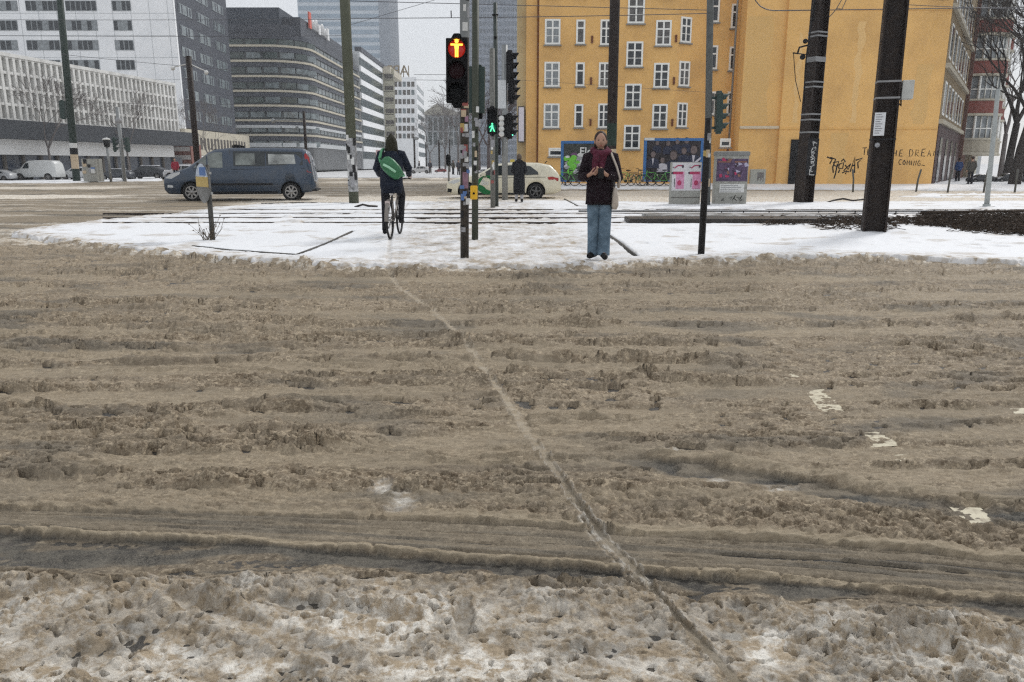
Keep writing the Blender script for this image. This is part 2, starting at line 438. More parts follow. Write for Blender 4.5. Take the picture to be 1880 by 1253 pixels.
    d0 = clod(kx*8.5, ky*9.5, 101, .25); d1 = clod(kx*17, ky*19, 102, .1); d2 = clod(kx*36, ky*38, 103); d3 = clod(kx*75, ky*75, 104)
    hh = .003 + .017*d0 + .018*d1 + .014*d2 + .008*d3 + .012*billow(X*5, Y*7, 2, 110)
    big = sst(-.2, .35, fbm(X*1.7, Y*2.3, 3, 105))
    hh = hh*(.45+.75*big) + .02*big
    # diagonal wheel grooves, bottom left
    for (p0, p1, wd, dp) in DIAG:
        d, s_, pr = pldist(X, Y, [(G(*p0).x, G(*p0).y), (G(*p1).x, G(*p1).y)])
        d = d + .02*fbm(X*7, Y*7, 3, 107)
        k = sst(wd, wd*.4, d)
        hh = hh*(1-k*dp) + k*dp*(.003+.004*d2); grey = np.maximum(grey, k*.25)
        hh += np.exp(-((d-wd*1.35)/(wd*.5))**2)*.022*(.6+.6*d1)
    # pale icy clearings
    for (px, py, rx, ry, w_) in ICE:
        c = G(px, py); sc = 1400/(c.y*1.12)
        d = np.hypot((X-c.x)/(rx/sc), (Y-c.y)/(ry/sc*1.9)) + .5*fbm(X*6, Y*7, 4, 111)
        k = sst(1.15, .55, d)
        hh = hh*(1-.62*k) + k*.006*(1+crumb)
        white = np.maximum(white, k*w_)
        grey = np.maximum(grey, k*.35*(1-w_))
    white = np.maximum(white, ch*(.26+.34*sst(-.05, .35, fbm(X*2.6, Y*3.6, 4, 115))+.16*sst(2.3, 1.85, Y)))
    grey = np.maximum(grey, ch*sst(.12, .34, fbm(X*2.1+4, Y*3.3, 4, 116))*.55)
    dark = sst(.28, .5, fbm(X*3.3+7, Y*4.4, 4, 117))
    hh = hh*(1-.75*dark) + dark*.014*pn(X*24, Y*24, 118) - .001*dark
    gp_ = .8*sst(.31, .42, pn(kx*22, ky*30, 119)+.4*pn(kx*50, ky*55, 120)); hh = hh*(1-gp_) - .004*gp_
    h = h*(1-ch) + ch*hh
    grey = grey*(1-ch) + ch*np.maximum(dark*.85, grey*.3)
    for (px, py, rx, ry) in SALT:
        c = G(px, py); sc = 1400/(c.y*1.08)
        d = np.hypot((X-c.x)/(rx/sc), (Y-c.y)/(ry/sc*c.y/1.2)) + .55*fbm(X*6, Y*7, 4, 121)
        k = sst(1.1, .1, d); white = np.maximum(white, k*.7*(.4+.9*crumb)); h = h*(1-.5*k) + k*.003
    # ---- footprint-like hole, bottom centre
    c = G(852, 1140); d = np.hypot((X-c.x)/.035, (Y-c.y)/.11) + .3*fbm(X*14, Y*14, 3, 125)
    k = sst(1.2, .7, d); h = h*(1-k) + k*.006; grey = np.maximum(grey, k*.6); white *= (1-.6*k)
    # ---- bicycle tyre groove winding across
    d, s_, pr = pldist(X, Y, BIKE)
    d = d + .003*pn(X*18, Y*18, 131)
    nearw = sst(4.2, 2.6, Y)
    wd = .020-.003*nearw
    k = sst(wd*1.08, wd*.92, d)
    side = np.exp(-((d-wd*1.3)/(wd*.2))**2)
    floor = .006 + .008*ch*big + .011*(1-nearw)
    kk = k*.92
    h = h*(1-kk) + kk*(floor+.0015*fine)
    h += side*(.002+.004*nearw)*(.6+.5*crumb)
    tan = np.maximum(tan*(1-k), k*.85); grey = grey*(1-k) + k*.38*nearw; white = white*(1-k*.6)
    white = np.maximum(white*(1-k), np.maximum(side*(.25+.45*nearw)*(.4+crumb), k*(.13-.05*nearw)))
    # second parallel line at the ridge
    d2, _, _ = pldist(X, Y, BIKE2); k = sst(.012, .006, d2+.002*pn(X*30, Y*30, 133)); h = h*(1-.6*k); white = np.maximum(white, np.exp(-((d2-.014)/.006)**2)*.5)
    # ---- paint showing through: slush cleared over the cycle crossing marks
    for q in PAINT:
        d = polysd(X, Y, [(p.x, p.y) for p in q[0]]) + .05*fbm(X*7, Y*7, 3, 61)
        k = sst(.03, -.02, d)*q[1]
        h = h*(1-k) + k*(.001 + .022*np.clip(fbm(X*14, Y*26, 3, 62), -1, 1) + .006*r4)
    return h, white, grey, tan

def paint_quads():
    q = []
    for a, cov in (([(1478,720),(1512,716),(1552,757),(1512,765)], 1.0), ([(1585,797),(1618,794),(1652,820),(1600,824)], 1.0),
              ([(1636,838),(1668,836),(1690,858),(1650,860)], .55), ([(1742,933),(1800,935),(1850,975),(1786,972)], 1.0), ([(1433,688),(1462,686),(1476,698),(1444,700)], .8), ([(1850,748),(1900,746),(1915,760),(1862,762)], .8)):
        q.append(([G(*p) for p in a], cov))
    return q
PAINT = paint_quads()
TRACKS = [(512,520,512,.13,.022),(535,552,548,.14,.026),(575,588,578,.13,.028),(618,610,612,.12,.030),(655,652,640,.12,.032),(690,676,704,.11,.042),(738,722,735,.11,.030),(775,770,768,.10,.030),(812,822,800,.10,.030),(858,846,838,.09,.028),(908,800,762,.09,.026),(905,888,880,.08,.026),(915,925,908,.06,.022)]
DIAG = [((-60,1262),(262,1118),.050,.95), ((90,1280),(345,1130),.040,.85), ((300,1098),(640,1222),.045,.95), ((-60,1120),(180,1085),.05,.8), ((560,1120),(760,1150),.03,.7), ((1500,1150),(1900,1215),.05,.6)]
ICE = [(480,1150,150,34,.45), (690,1165,120,40,.95), (900,1238,220,34,.9), (90,1246,120,22,.7), (470,1236,90,22,.8), (1410,1205,60,34,.95), (1690,1230,70,26,.8), (1520,1140,110,20,.4)]
SALT = [(738,930,34,26), (1318,890,28,12), (1430,905,40,14), (1230,835,26,8), (700,900,26,12)]
BIKE = [(G(*p).x, G(*p).y) for p in ((712,498),(730,530),(790,570),(850,625),(893,690),(930,740),(955,780),(990,830),(1030,885),(1065,940),(1110,995),(1160,1045),(1200,1095),(1245,1150),(1300,1200),(1355,1262),(1400,1320))]
BIKE2 = [(G(*p).x, G(*p).y) for p in ((1070,965),(1110,1010),(1150,1052),(1195,1082))]

def ground_material():
    m, nt, b = new_mat('slush_material'); L = nt.links.new
    def A(n): a = N(nt, 'ShaderNodeAttribute'); a.attribute_name = n; return a.outputs['Fac']
    tc = N(nt, 'ShaderNodeTexCoord')
    def noise(sc, det=6, ro=.6, dist=0.0, mp=None):
        n = N(nt, 'ShaderNodeTexNoise'); n.inputs['Scale'].default_value = sc; n.inputs['Detail'].default_value = det; n.inputs['Roughness'].default_value = ro; n.inputs['Distortion'].default_value = dist
        if mp:
            p = N(nt, 'ShaderNodeMapping'); p.inputs['Scale'].default_value = mp; L(tc.outputs['Object'], p.inputs[0]); L(p.outputs[0], n.inputs['Vector'])
        else: L(tc.outputs['Object'], n.inputs['Vector'])
        return n.outputs[0]
    def mr(s, a, c, d, e):
        r = N(nt, 'ShaderNodeMapRange'); r.inputs[1].default_value = a; r.inputs[2].default_value = c; r.inputs[3].default_value = d; r.inputs[4].default_value = e; L(s, r.inputs[0]); return r.outputs[0]
    def mix(f, a, c):
        x = N(nt, 'ShaderNodeMix', data_type='RGBA'); 
        if isinstance(f, float): x.inputs['Factor'].default_value = f
        else: L(f, x.inputs['Factor'])
        for s, k in ((a, 'A'), (c, 'B')):
            if isinstance(s, tuple): x.inputs[k].default_value = (*s, 1)
            else: L(s, x.inputs[k])
        return x.outputs['Result']
    brown = mix(mr(noise(1.1, 4, .6, 0, (.5, 1.6, 1)), .35, .65, 0, 1), (.232, .187, .132), (.332, .271, .196))
    brown = mix(mr(noise(7, 7, .7, .4), .48, .60, 0, .55), brown, (.225, .170, .112))
    brown = mix(mr(noise(22, 3, .6, .3, (.8, 1.2, 1)), .56, .63, 0, .75), brown, (.120, .088, .058))
    brown = mix(mr(noise(29, 3, .6, .3), .56, .62, 0, .75), brown, (.50, .41, .29))
    brown = mix(mr(noise(85, 3, .6), .55, .63, 0, .60), brown, (.120, .092, .062))
    brown = mix(mr(noise(70, 3, .6, .2), .55, .62, 0, .55), brown, (.50, .42, .31))
    brown = mix(mr(noise(2.6, 5, .65, .3, (.35, 1.8, 1)), .52, .62, 0, .55), brown, (.190, .158, .118))
    tanc = mix(mr(noise(30, 5, .65, 0, (.4, 2, 1)), .40, .62, 0, 1), (.300, .246, .172), (.42, .352, .255))
    c = mix(A('tan'), brown, tanc)
    greyc = mix(mr(noise(160, 3, .7), .42, .62, 0, 1), (.045, .046, .045), (.155, .145, .125))
    greyc = mix(mr(noise(9, 6, .7), .45, .7, 0, .8), greyc, (.20, .185, .155))
    c = mix(A('grey'), c, greyc)
    wht = mix(mr(noise(16, 6, .7, .3), .44, .58, 0, 1), (.86, .82, .74), (.46, .37, .26))
    wfac = N(nt, 'ShaderNodeMath', operation='MULTIPLY'); L(A('white'), wfac.inputs[0]); L(mr(noise(26, 5, .7), .3, .62, .55, 1.25), wfac.inputs[1]); wfac.use_clamp = True
    c = mix(wfac.outputs[0], c, wht)
    # grit
    c = mix(mr(noise(330, 2, .6), .60, .70, 0, .65), c, (.05, .04, .032))
    L(c, b.inputs['Base Color'])
    L(mr(noise(24, 5, .7), .35, .7, .45, .85), b.inputs['Roughness'])
    b.inputs['IOR'].default_value = 1.33; b.inputs['Specular IOR Level'].default_value = .16
    bp = N(nt, 'ShaderNodeBump'); bp.inputs['Strength'].default_value = 1.0; bp.inputs['Distance'].default_value = .005
    hh = N(nt, 'ShaderNodeMath', operation='ADD'); L(noise(42, 7, .72), hh.inputs[0]); L(noise(260, 3, .7), hh.inputs[1])
    L(hh.outputs[0], bp.inputs['Height']); L(bp.outputs[0], b.inputs['Normal'])
    return m
SLUSH = ground_material()

# near field: rows get wider apart with distance
inv = np.linspace(1/1.55, 1/13.2, 760)
rowsY = 1/inv
uu = np.linspace(-.98, .98, 1250)
Yg = np.repeat(rowsY[:, None], len(uu), 1); Xg = uu[None, :]*(Yg+.35)
h, wh, gr, tn = slush_field(Xg, Yg)
# sink under the traffic island
sd = polysd(Xg, Yg, ISLAND) if True else None
edge = sst(.9, .0, sd)
# grey brown crumbs pushed up along the island kerb
pile = np.exp(-((sd-.05)/.26)**2)
h = h + pile*(.05*clod(Xg*3.0, Yg*4.5, 201, .2)+.025*clod(Xg*7, Yg*9, 202, .1)+.02)*(.5+sst(-.3,.3,fbm(Xg*.8, Yg*.8, 2, 205))) - sst(-.25, -.6, sd)*.3
wh = np.maximum(wh, sst(.45, -.05, sd)*sst(-.05, .25, fbm(Xg*7, Yg*4, 4, 203)))
near_at = dict(white=wh, grey=gr, tan=tn)
keep0 = sd > -.8
# far field (second road, the road round the left of the island)
inv2 = np.linspace(1/13.2, 1/75, 260); ry2 = 1/inv2; u2 = np.linspace(-1.0, 1.0, 1100)
Y2 = np.repeat(ry2[:, None], len(u2), 1); X2 = u2[None, :]*(Y2+.35)
def far_field(X, Y):
    h = .02 + .05*billow(X*.9, Y*2.2, 4, 301, .6) + .02*billow(X*5, Y*6, 3, 302)
    streak = fbm(X*.12, Y*.9, 4, 303)
    w = sst(.12, .35, streak)*.45
    px = 940 + 1400*X/(Y*1.02)
    # snow bands: between ruts and along kerbs, in world distances
    def band(y0, y1, soft, x0=-99, x1=99):
        a, c = G(940, y1).y, G(940, y0).y
        j = .25*fbm(X*.5, Y*.3, 3, 305)*(c-a+1)
        return sst(a-soft, a+soft*.2, Y+j)*sst(c+soft, c-soft*.2, Y+j)*sst(x0-1, x0+1, X)*sst(x1+1, x1-1, X)
    w = np.maximum(w, band(361, 367, .4, -40, -16.5)*.95)        # white streak left
    w = np.maximum(w, band(345, 349, .8, -50, -22)*.8)
    w = np.maximum(w, band(363, 379, .5, -9.5, 40)*.9)
    w = np.maximum(w, band(353, 362, .8, 2, 60)*.8)
    w = np.maximum(w, band(317, 329, 1.5, -18, 3)*.9)
    w = np.maximum(w, band(334, 338, .8, -14, -2)*.6)
    return h, np.clip(w, 0, 1), .18+sst(.0, .4, fbm(X*.3, Y*1.1, 3, 308))*.5, .25+0*X
h2, w2, g2, t2 = far_field(X2, Y2)
sd2 = polysd(X2, Y2, ISLAND)
k = sst(13.2, 15.5, Y2); n1 = [np.interp(X2[0], Xg[-1], a[-1]) for a in (h, wh, gr, tn)]
h2 = n1[0][None]*(1-k)+h2*k; w2 = n1[1][None]*(1-k)+w2*k; g2 = n1[2][None]*(1-k)+g2*k; t2 = n1[3][None]*(1-k)+t2*k
h2 = h2 - sst(-.25, -.6, sd2)*.3*k
w2 = np.maximum(w2, sst(1.2, -.05, sd2)*sst(-.1, .35, fbm(X2*2, Y2*2, 4, 309)+.12)*.9)
slush = grid_mesh('slush', Xg, Yg, h, near_at, SLUSH, extra=[(X2, Y2, h2, dict(white=w2, grey=g2, tan=t2))], keep=[keep0, sd2 > -1.5])
tag(slush, 'churned wet brown slush with tyre ruts covering the whole roadway', 'slush', kind='stuff')

# ---- asphalt, base ground
def big_sheet(name, x0, x1, y0, y1, z, m):
    o = MB().add([(x0,y0,z),(x1,y0,z),(x1,y1,z),(x0,y1,z)], [(0,1,2,3)]).build(name, m); return tag(o, kind='structure')
M_ground = mat('ground_snow', (.62,.62,.62), .8, var=.1, scale=.3)
M_asph = mat('wet_asphalt', (.036,.032,.026), .45, var=.5, scale=90, bump=.6, bscale=220, dirt=((.13,.11,.085), .7, 9))
big_sheet('ground', -1500, 1500, -20, 3000, -.30, M_ground)
big_sheet('road', -80, 80, -3, 80, .0, M_asph)
M_paint = mat('worn_road_paint', (.56,.51,.38), .55, var=.15, scale=30, dirt=((.20,.16,.11), .9, 16))
for i, (q, cov) in enumerate(PAINT):
    c = sum(q, Vector())/4
    mb = MB(); mb.prism([(p.x-c.x, p.y-c.y) for p in q], 'z', 0, .003)
    o = mb.build('road_marking', M_paint); o.location = (c.x, c.y, .003)
    tag(o, kind='structure')

# ---- snow on the island
def snow_material():
    m, nt, b = new_mat('snow_material'); L = nt.links.new
    tc = N(nt, 'ShaderNodeTexCoord'); at = N(nt, 'ShaderNodeAttribute'); at.attribute_name = 'dirt'
    n = N(nt, 'ShaderNodeTexNoise'); n.inputs['Scale'].default_value = 7; n.inputs['Detail'].default_value = 7; n.inputs['Roughness'].default_value = .7; L(tc.outputs['Object'], n.inputs['Vector'])
    r = N(nt, 'ShaderNodeMapRange'); r.inputs[1].default_value = .35; r.inputs[2].default_value = .65; r.inputs[3].default_value = .35; r.inputs[4].default_value = 1.35; L(n.outputs[0], r.inputs[0])
    mu = N(nt, 'ShaderNodeMath', operation='MULTIPLY'); mu.use_clamp = True; L(at.outputs['Fac'], mu.inputs[0]); L(r.outputs[0], mu.inputs[1])
    x = N(nt, 'ShaderNodeMix', data_type='RGBA'); x.inputs['A'].default_value = (.76,.77,.785,1); x.inputs['B'].default_value = (.36,.30,.225,1); L(mu.outputs[0], x.inputs['Factor'])
    n4 = N(nt, 'ShaderNodeTexNoise'); n4.inputs['Scale'].default_value = 60; n4.inputs['Detail'].default_value = 3; L(tc.outputs['Object'], n4.inputs['Vector'])
    r4 = N(nt, 'ShaderNodeMapRange'); r4.inputs[1].default_value = .70; r4.inputs[2].default_value = .76; r4.inputs[3].default_value = 0; r4.inputs[4].default_value = .6; L(n4.outputs[0], r4.inputs[0])
    x2 = N(nt, 'ShaderNodeMix', data_type='RGBA'); L(r4.outputs[0], x2.inputs['Factor']); L(x.outputs['Result'], x2.inputs['A']); x2.inputs['B'].default_value = (.12,.09,.06,1)
    L(x2.outputs['Result'], b.inputs['Base Color']); b.inputs['Roughness'].default_value = .75
    bp = N(nt, 'ShaderNodeBump'); bp.inputs['Strength'].default_value = .4; bp.inputs['Distance'].default_value = .02; L(n.outputs[0], bp.inputs['Height']); L(bp.outputs[0], b.inputs['Normal'])
    return m
SNOW = snow_material()
inv3 = np.linspace(1/9.6, 1/31, 420); ry3 = 1/inv3; u3 = np.linspace(-.95, 1.15, 1300)
Y3 = np.repeat(ry3[:, None], len(u3), 1); X3 = u3[None, :]*Y3
s3 = polysd(X3, Y3, ISLAND)
nz = fbm(X3*3, Y3*3, 4, 401); s3j = s3 + .18*nz + .10*pn(X3*7, Y3*4, 402) + .05*pn(X3*16, Y3*9, 410)
zi = .105 + .012*fbm(X3*.8, Y3*.8, 3, 403) + .010*fbm(X3*5, Y3*5, 3, 404)
dirt = np.zeros_like(X3)
# trodden path where people cross
pathc = curveY([(1,1),(2,2)]) if False else None
cx = np.interp(Y3, [10.5, 14, 20, 29], [G(880,495).x, G(880,440).x, G(870,403).x, G(850,375).x])
pw = np.interp(Y3, [10.5, 14, 20, 29], [2.4, 2.3, 2.2, 2.4])
pm = sst(pw, pw*.55, np.abs(X3-cx-.3) + .5*fbm(X3*1.2, Y3*1.2, 3, 405))
foot = billow(X3*5.5, Y3*4.5, 3, 406, .6)
zi += pm*(.030*foot-.028) ; dirt = np.maximum(dirt, pm*(.52+.9*fbm(X3*2.2, Y3*2.2, 4, 407)))
dirt = np.maximum(dirt, .55*sst(.22, .5, fbm(X3*1.1, Y3*1.3, 4, 450)))
fs = clod(X3*2.6, Y3*1.9, 441, .45, .42)*sst(-.1, .25, fbm(X3*.5, Y3*.4, 2, 442)+.9*pm-.12); zi -= fs*.035; dirt = np.maximum(dirt, fs*.42)
zi += sst(.3, .6, pn(X3*.9, Y3*.9, 430)+.35)*.012*billow(X3*4, Y3*4, 2, 431)
edge_d = sst(-.70, .02, s3j+.25*fbm(X3*1.5, Y3*1.5, 3, 451))
dirt = np.maximum(dirt, edge_d*(.35+.8*sst(-.1, .4, fbm(X3*6, Y3*6, 4, 408))))
zi += sst(-.5, -.1, s3)*.02*billow(X3*6, Y3*6, 3, 409)
# bicycle line in the snow
db, _, _ = pldist(X3, Y3, [(G(*p).x, G(*p).y) for p in ((712,502),(714,480),(716,450),(722,425),(735,400),(750,378))])
zi -= sst(.05, .02, db)*.018; dirt = np.maximum(dirt, sst(.05, .02, db)*.55)
for (a, c) in (((560,490),(900,440)), ((80,445),(330,415)), ((500,490),(850,470)), ((760,500),(1010,455))):
    db, _, _ = pldist(X3, Y3, [(G(*a).x, G(*a).y), (G(*c).x, G(*c).y)]); zi -= sst(.05, .02, db+.01*nz)*.010; dirt = np.maximum(dirt, sst(.05, .02, db)*.18)
# kerb edges scraped clear: dark gaps
KERB = [((355,463),(420,471),(545,480),(600,458),(647,434)), ((1117,441),(1140,458),(1167,482)), ((1036,370),(1062,385),(1180,388)), ((480,379),(560,377),(640,379))]
for kl in KERB:
    db, _, _ = pldist(X3, Y3, [(G(*p).x, G(*p).y) for p in kl]); zi -= sst(.055, .03, db+.012*nz)*.06
# tram tracks: grooves melt through the snow, rails lie in them
RAILPX = [391, 398.5, 407, 416.5]
RAILY = [G(400, y).y for y in RAILPX]
for i, ry in enumerate(RAILY):
    e = np.abs(Y3 - ry - .02*fbm(X3*1.5, X3*0, 3, 420+i))
    on = sst(-.32, -.05, fbm(X3*.8, X3*0+i*9, 3, 424)+.12)*sst(G(160,400).x-1, G(260,400).x, X3)
    k = sst(.17, .06, e)*on
    zi -= k*.026*on - (.035+.05*sst(-.05,.3,fbm(X3*2.3, X3*0+i*5, 3, 444)))*(1-.75*on)*sst(.2, .05, e); zi -= sst(.6, .1, e)*.012; dirt = np.maximum(dirt, sst(.45, .1, e)*on*.35); dirt = np.maximum(dirt, k)
trk = sst(RAILY[3]-.4, RAILY[3]+.1, Y3)*sst(RAILY[0]+.5, RAILY[0], Y3)
dirt = np.maximum(dirt, trk*sst(.05, .4, fbm(X3*.9, Y3*2, 4, 433))*.55)
# bare planting strip, right
bed = sst(G(1700,400).x-2.2, G(1720,400).x, X3)*sst(14.2, 15.2, Y3+.5*fbm(X3*.7, Y3*.7, 3, 440)+ .10*(G(1880,440).x-X3))*sst(21, 19.8, Y3)
zi = np.where(s3j > 0, zi - sst(0, .22, s3j)*.30, zi)
island = grid_mesh('snow', X3, Y3, zi, dict(dirt=np.clip(dirt, 0, 1)), SNOW, keep=[s3 < .45])
tag(island, 'white trodden snow covering the traffic island and tram reservation', 'snow', kind='stuff')
isl = MB(); isl.prism(ISLAND, 'z', -.2, .045)
tag(isl.build('traffic_island', mat('kerb_stone', (.10,.095,.085), .7, scale=9)), kind='structure')
M_rail = mat('rail_steel', (.05,.04,.035), .4, .6)
for i, ry in enumerate(RAILY):
    x0 = G(190 if i else 420, RAILPX[i]).x; x1 = 22
    o = MB().box(x0, x1, -.03, .03, 0, .060).build('tram_rail', M_rail, bevel=.006); o.location = (0, ry, .045)
    tag(o, ['tram rail farthest from the camera, furthest back in the snow', 'second tram rail from the back in the snowy island', 'third tram rail from the back in the snowy island', 'tram rail nearest the camera in the snowy island'][i], 'rail', 'tram rails across the island')
M_kerb = mat('kerb_dark', (.075,.07,.062), .55, scale=20)
klab = ['angled dark kerb edge in the snow near the parking sign', 'short dark kerb edge beside the standing pedestrian', 'dark kerb edge in front of the pale taxi', 'dark kerb edge behind the rails near the olive pole']
for kl, lb in zip(KERB, klab):
    mb = MB(); pts = [G(*p) for p in kl]
    mb.tube([(p.x, p.y, .082) for p in pts], .030, 6)
    tag(mb.build('kerb', M_kerb), lb, 'kerb', 'kerb edges on the island')

# ---- pavement snow at the orange building and on the left
def bank(name, poly_px, res, zt, seed, lab, z0=.12):
    w = [(G(*p).x, G(*p).y) for p in poly_px]
    xs = [p[0] for p in w]; ys = [p[1] for p in w]
    gx = np.arange(min(xs)-1, max(xs)+1, res); gy = np.arange(min(ys)-1, max(ys)+1, res*1.6)
    X, Y = np.meshgrid(gx, gy); sd = polysd(X, Y, w) + .25*fbm(X*1.1, Y*1.1, 3, seed)
    z = zt + .05*fbm(X*.7, Y*.7, 3, seed+1)+.03*billow(X*3, Y*3, 3, seed+2) + .12*np.exp(-((sd+.4)/.35)**2)*billow(X*2, Y*2, 3, seed+3)
    z = np.where(sd > -.2, z - sst(-.2, .2, sd)*(zt+.3), z)
    dd = sst(-.35, .1, sd)*.8 + .15*sst(0, .5, fbm(X*.8, Y*.8, 3, seed+5))
    o = grid_mesh(name, X, Y, z, dict(dirt=np.clip(dd, 0, 1)), SNOW, keep=[sd < .4]); tag(o, lab, 'snow', kind='stuff')
bank('snow_bank', [(930,349),(1250,350.5),(1500,351),(1880,354),(2300,356),(2600,330),(1900,326),(1760,327),(940,331)], .16, .10, 501, 'white snow on the pavement along the orange building')
bank('snow_bank', [(-300,338),(0,338),(110,338.5),(200,335.5),(300,334),(300,326),(-300,326)], .3, .08, 521, 'white snow strip in front of the parked cars')
bank('snow_bank', [(1640,364),(1720,366),(1880,366),(2200,366),(2200,359),(1700,359)], .2, .03, 541, 'thin snow cover on the far lane at the right')
# ================================================================== BUILDINGS
M_orange = mat('orange_plaster', (.78,.475,.175), .85, var=.07, scale=.5, bump=.2, bscale=12, dirt=((.60,.36,.14), .75, .30))
M_orange2 = mat('pale_orange_plaster', (.55,.44,.25), .85, var=.08, scale=.4, dirt=((.36,.25,.12), .5, .3))
M_orange3 = mat('lower_orange_plaster', (.72,.44,.15), .85, var=.10, scale=.5, dirt=((.36,.17,.045), .5, .35))
M_wframe = mat('white_window_frame', (.86,.86,.82), .5, var=.05)
M_glass = mat('dark_window_glass', (.025,.03,.035), .12, var=.35, scale=1.5)
M_glass2 = mat('curtained_glass', (.22,.24,.25), .2, var=.4, scale=2.5)
M_sill = mat('zinc_sill', (.26,.25,.23), .5)
M_stone = mat('dark_stone', (.10,.09,.08), .7, var=.2, scale=3)
M_beige = mat('beige_render', (.42,.38,.30), .8, var=.1, scale=.5)
M_white = mat('white_facade_panel', (.84,.85,.86), .7, var=.04, scale=.3, dirt=((.72,.74,.76), .5, .5))
M_grey = mat('pale_grey_facade', (.50,.52,.53), .75, var=.08, scale=.4)
M_dslate = mat('slate_grey_cladding', (.060,.066,.082), .5, var=.18, scale=.5)
M_dgreen = mat('dark_green_cladding', (.030,.040,.044), .4, var=.2, scale=.6)
M_cream = mat('cream_band', (.50,.46,.37), .7, var=.08, scale=.5)
M_gwin = mat('hotel_glass', (.15,.18,.19), .2, var=.55, scale=.9)
M_gwin2 = mat('green_tinted_glass', (.055,.075,.072), .15, var=.6, scale=.7)
M_red = mat('red_brick', (.24,.085,.070), .8, var=.2, scale=5)
M_brown = mat('brown_portal', (.055,.022,.020), .6, var=.2, scale=4)
M_black = mat('matt_black', (.012,.012,.013), .6)

_wc = {}
def window(parent, loc, w, h, rz=0.0, kind='cross', glass=None, name='window', label=None):
    """frame with cross bars, pane child. local: x width, -y outwards, z up; loc = bottom centre"""
    glass = glass or M_glass
    key = (round(w, 2), round(h, 2), kind, glass.name)
    if key not in _wc:
        f = MB(); t = .11 if kind != 'thin' else .07
        f.box(-w/2, -w/2+t, -.06, .02, 0, h); f.box(w/2-t, w/2, -.06, .02, 0, h)
        f.box(-w/2+t, w/2-t, -.06, .02, 0, t); f.box(-w/2+t, w/2-t, -.06, .02, h-t, h)
        if kind == 'cross':
            f.box(-.05, .05, -.055, .02, t, h-t); f.box(-w/2+t, -.05, -.055, .02, h*.62, h*.62+.09); f.box(.05, w/2-t, -.055, .02, h*.62, h*.62+.09)
            f.box(-w/2+t, -.05, -.04, .02, h*.33, h*.33+.035); f.box(.05, w/2-t, -.04, .02, h*.33, h*.33+.035)
        elif kind == 'single': f.box(-w/2+t, w/2-t, -.055, .02, h*.62, h*.62+.09)
        f.m = 1; f.box(-w/2-.08, w/2+.08, -.16, -.0, -.10, -.02)
        fo = f.build(name, [M_wframe, M_sill])
        p = MB(); p.box(-w/2+.02, w/2-.02, -.030, .015, .02, h-.02); po = p.build('pane', glass)
        _wc[key] = (fo.data, po.data)
        bpy.data.objects.remove(fo); bpy.data.objects.remove(po)
    fo = bpy.data.objects.new(name, _wc[key][0]); po = bpy.data.objects.new('pane', _wc[key][1])
    COL.objects.link(fo); COL.objects.link(po); fo.parent = parent; po.parent = fo
    fo.location = loc; fo.rotation_euler = (0, 0, rz)
    return fo

# ---- orange apartment house. faces towards the camera at several depths
OY = 52.0
ob = empty('apartment_building', (0,0,0)); ob.location = (14, OY, 0); OB0 = Vector((14, OY, 0))
tag(ob, 'orange plastered apartment house with white cross windows and blank gable', 'building')
def OX(px, Y=OY, py=260): return P(px, py, Y).x
TOPZ = 21.0
def facade(name, x0, x1, y, z0, z1, m, back=6.0):
    mb = MB(); mb.box(x0-OB0.x, x1-OB0.x, y-OB0.y, y-OB0.y+back, z0, z1); return mb.build(name, m, ob)
xA, xA2, xB, xC, xD, xE, xF, xG = [OX(p, OY, 200) for p in (950, 966, 989, 1129, 1236, 1303, 1352, 1724)]
facade('wall', xA, xA2, OY+.9, 0, TOPZ, M_orange2)
facade('wall', xA2, xB, OY+.45, 0, TOPZ, M_orange)
facade('wall', xB, xC, OY, 0, TOPZ, M_orange)
facade('wall', xC, xD, OY-.35, 0, TOPZ, M_orange)
# oblique wall piece
mb = MB(); mb.prism([(xD-OB0.x, -.35), (xE-OB0.x, .9), (xE-OB0.x, 6), (xD-OB0.x, 6)], 'z', 0, TOPZ); mb.build('wall', M_orange, ob)
facade('wall', xE, xF, OY+1.2, 0, TOPZ, M_orange)
xS = OX(1437, 50.5, 200); xG = OX(1738, 50, 200)
facade('gable_wall', xF, xS, OY-1.0, 0, TOPZ, M_orange)
facade('gable_wall', xS, xG, OY-1.25, 0, TOPZ, M_orange)
# darker painted base zone, string courses and the vertical joint
zb = P(1500, 238, OY-1.25).z; zb2 = P(1500, 19, OY-1.25).z
mb = MB(); mb.box(xS-OB0.x+.02, xG-OB0.x-.02, -1.30, -1.22, zb, zb+.07); mb.box(xS-OB0.x+.02, xG-OB0.x-.02, -1.28, -1.22, zb2, zb2+.06); mb.build('string_course', M_orange3, ob)
mb = MB(); mb.box(xF-OB0.x, xS-OB0.x-.02, -1.16, -.98, zb+.05, zb+.22); mb.build('ledge', mat('pale_ledge', (.62,.52,.38), .7), ob)
mb = MB(); mb.box(xC-OB0.x-.2, xC-OB0.x-.08, -.12, -.0, .2, TOPZ); mb.box(xB-OB0.x-.12, xB-OB0.x-.0, .30, .42, .2, TOPZ); mb.build('joint', mat('brown_joint', (.20,.085,.035), .8), ob)
mb = MB(); xp = OX(1344, OY, 200)-OB0.x
mb.tube([(xp, .25, 3.0), (xp, .25, TOPZ)], .07, 8); mb.build('downpipe', mat('zinc_pipe', (.25,.24,.23), .45, .4), ob)
mb = MB(); mb.tube([(xp-.12, .25, .3), (xp-.02, .25, 3.0)], .075, 8); mb.build('downpipe', mat('rusty_pipe', (.22,.09,.06), .6), ob)
for (a, c) in ((1018, 345), (1250, 340)):
    pass
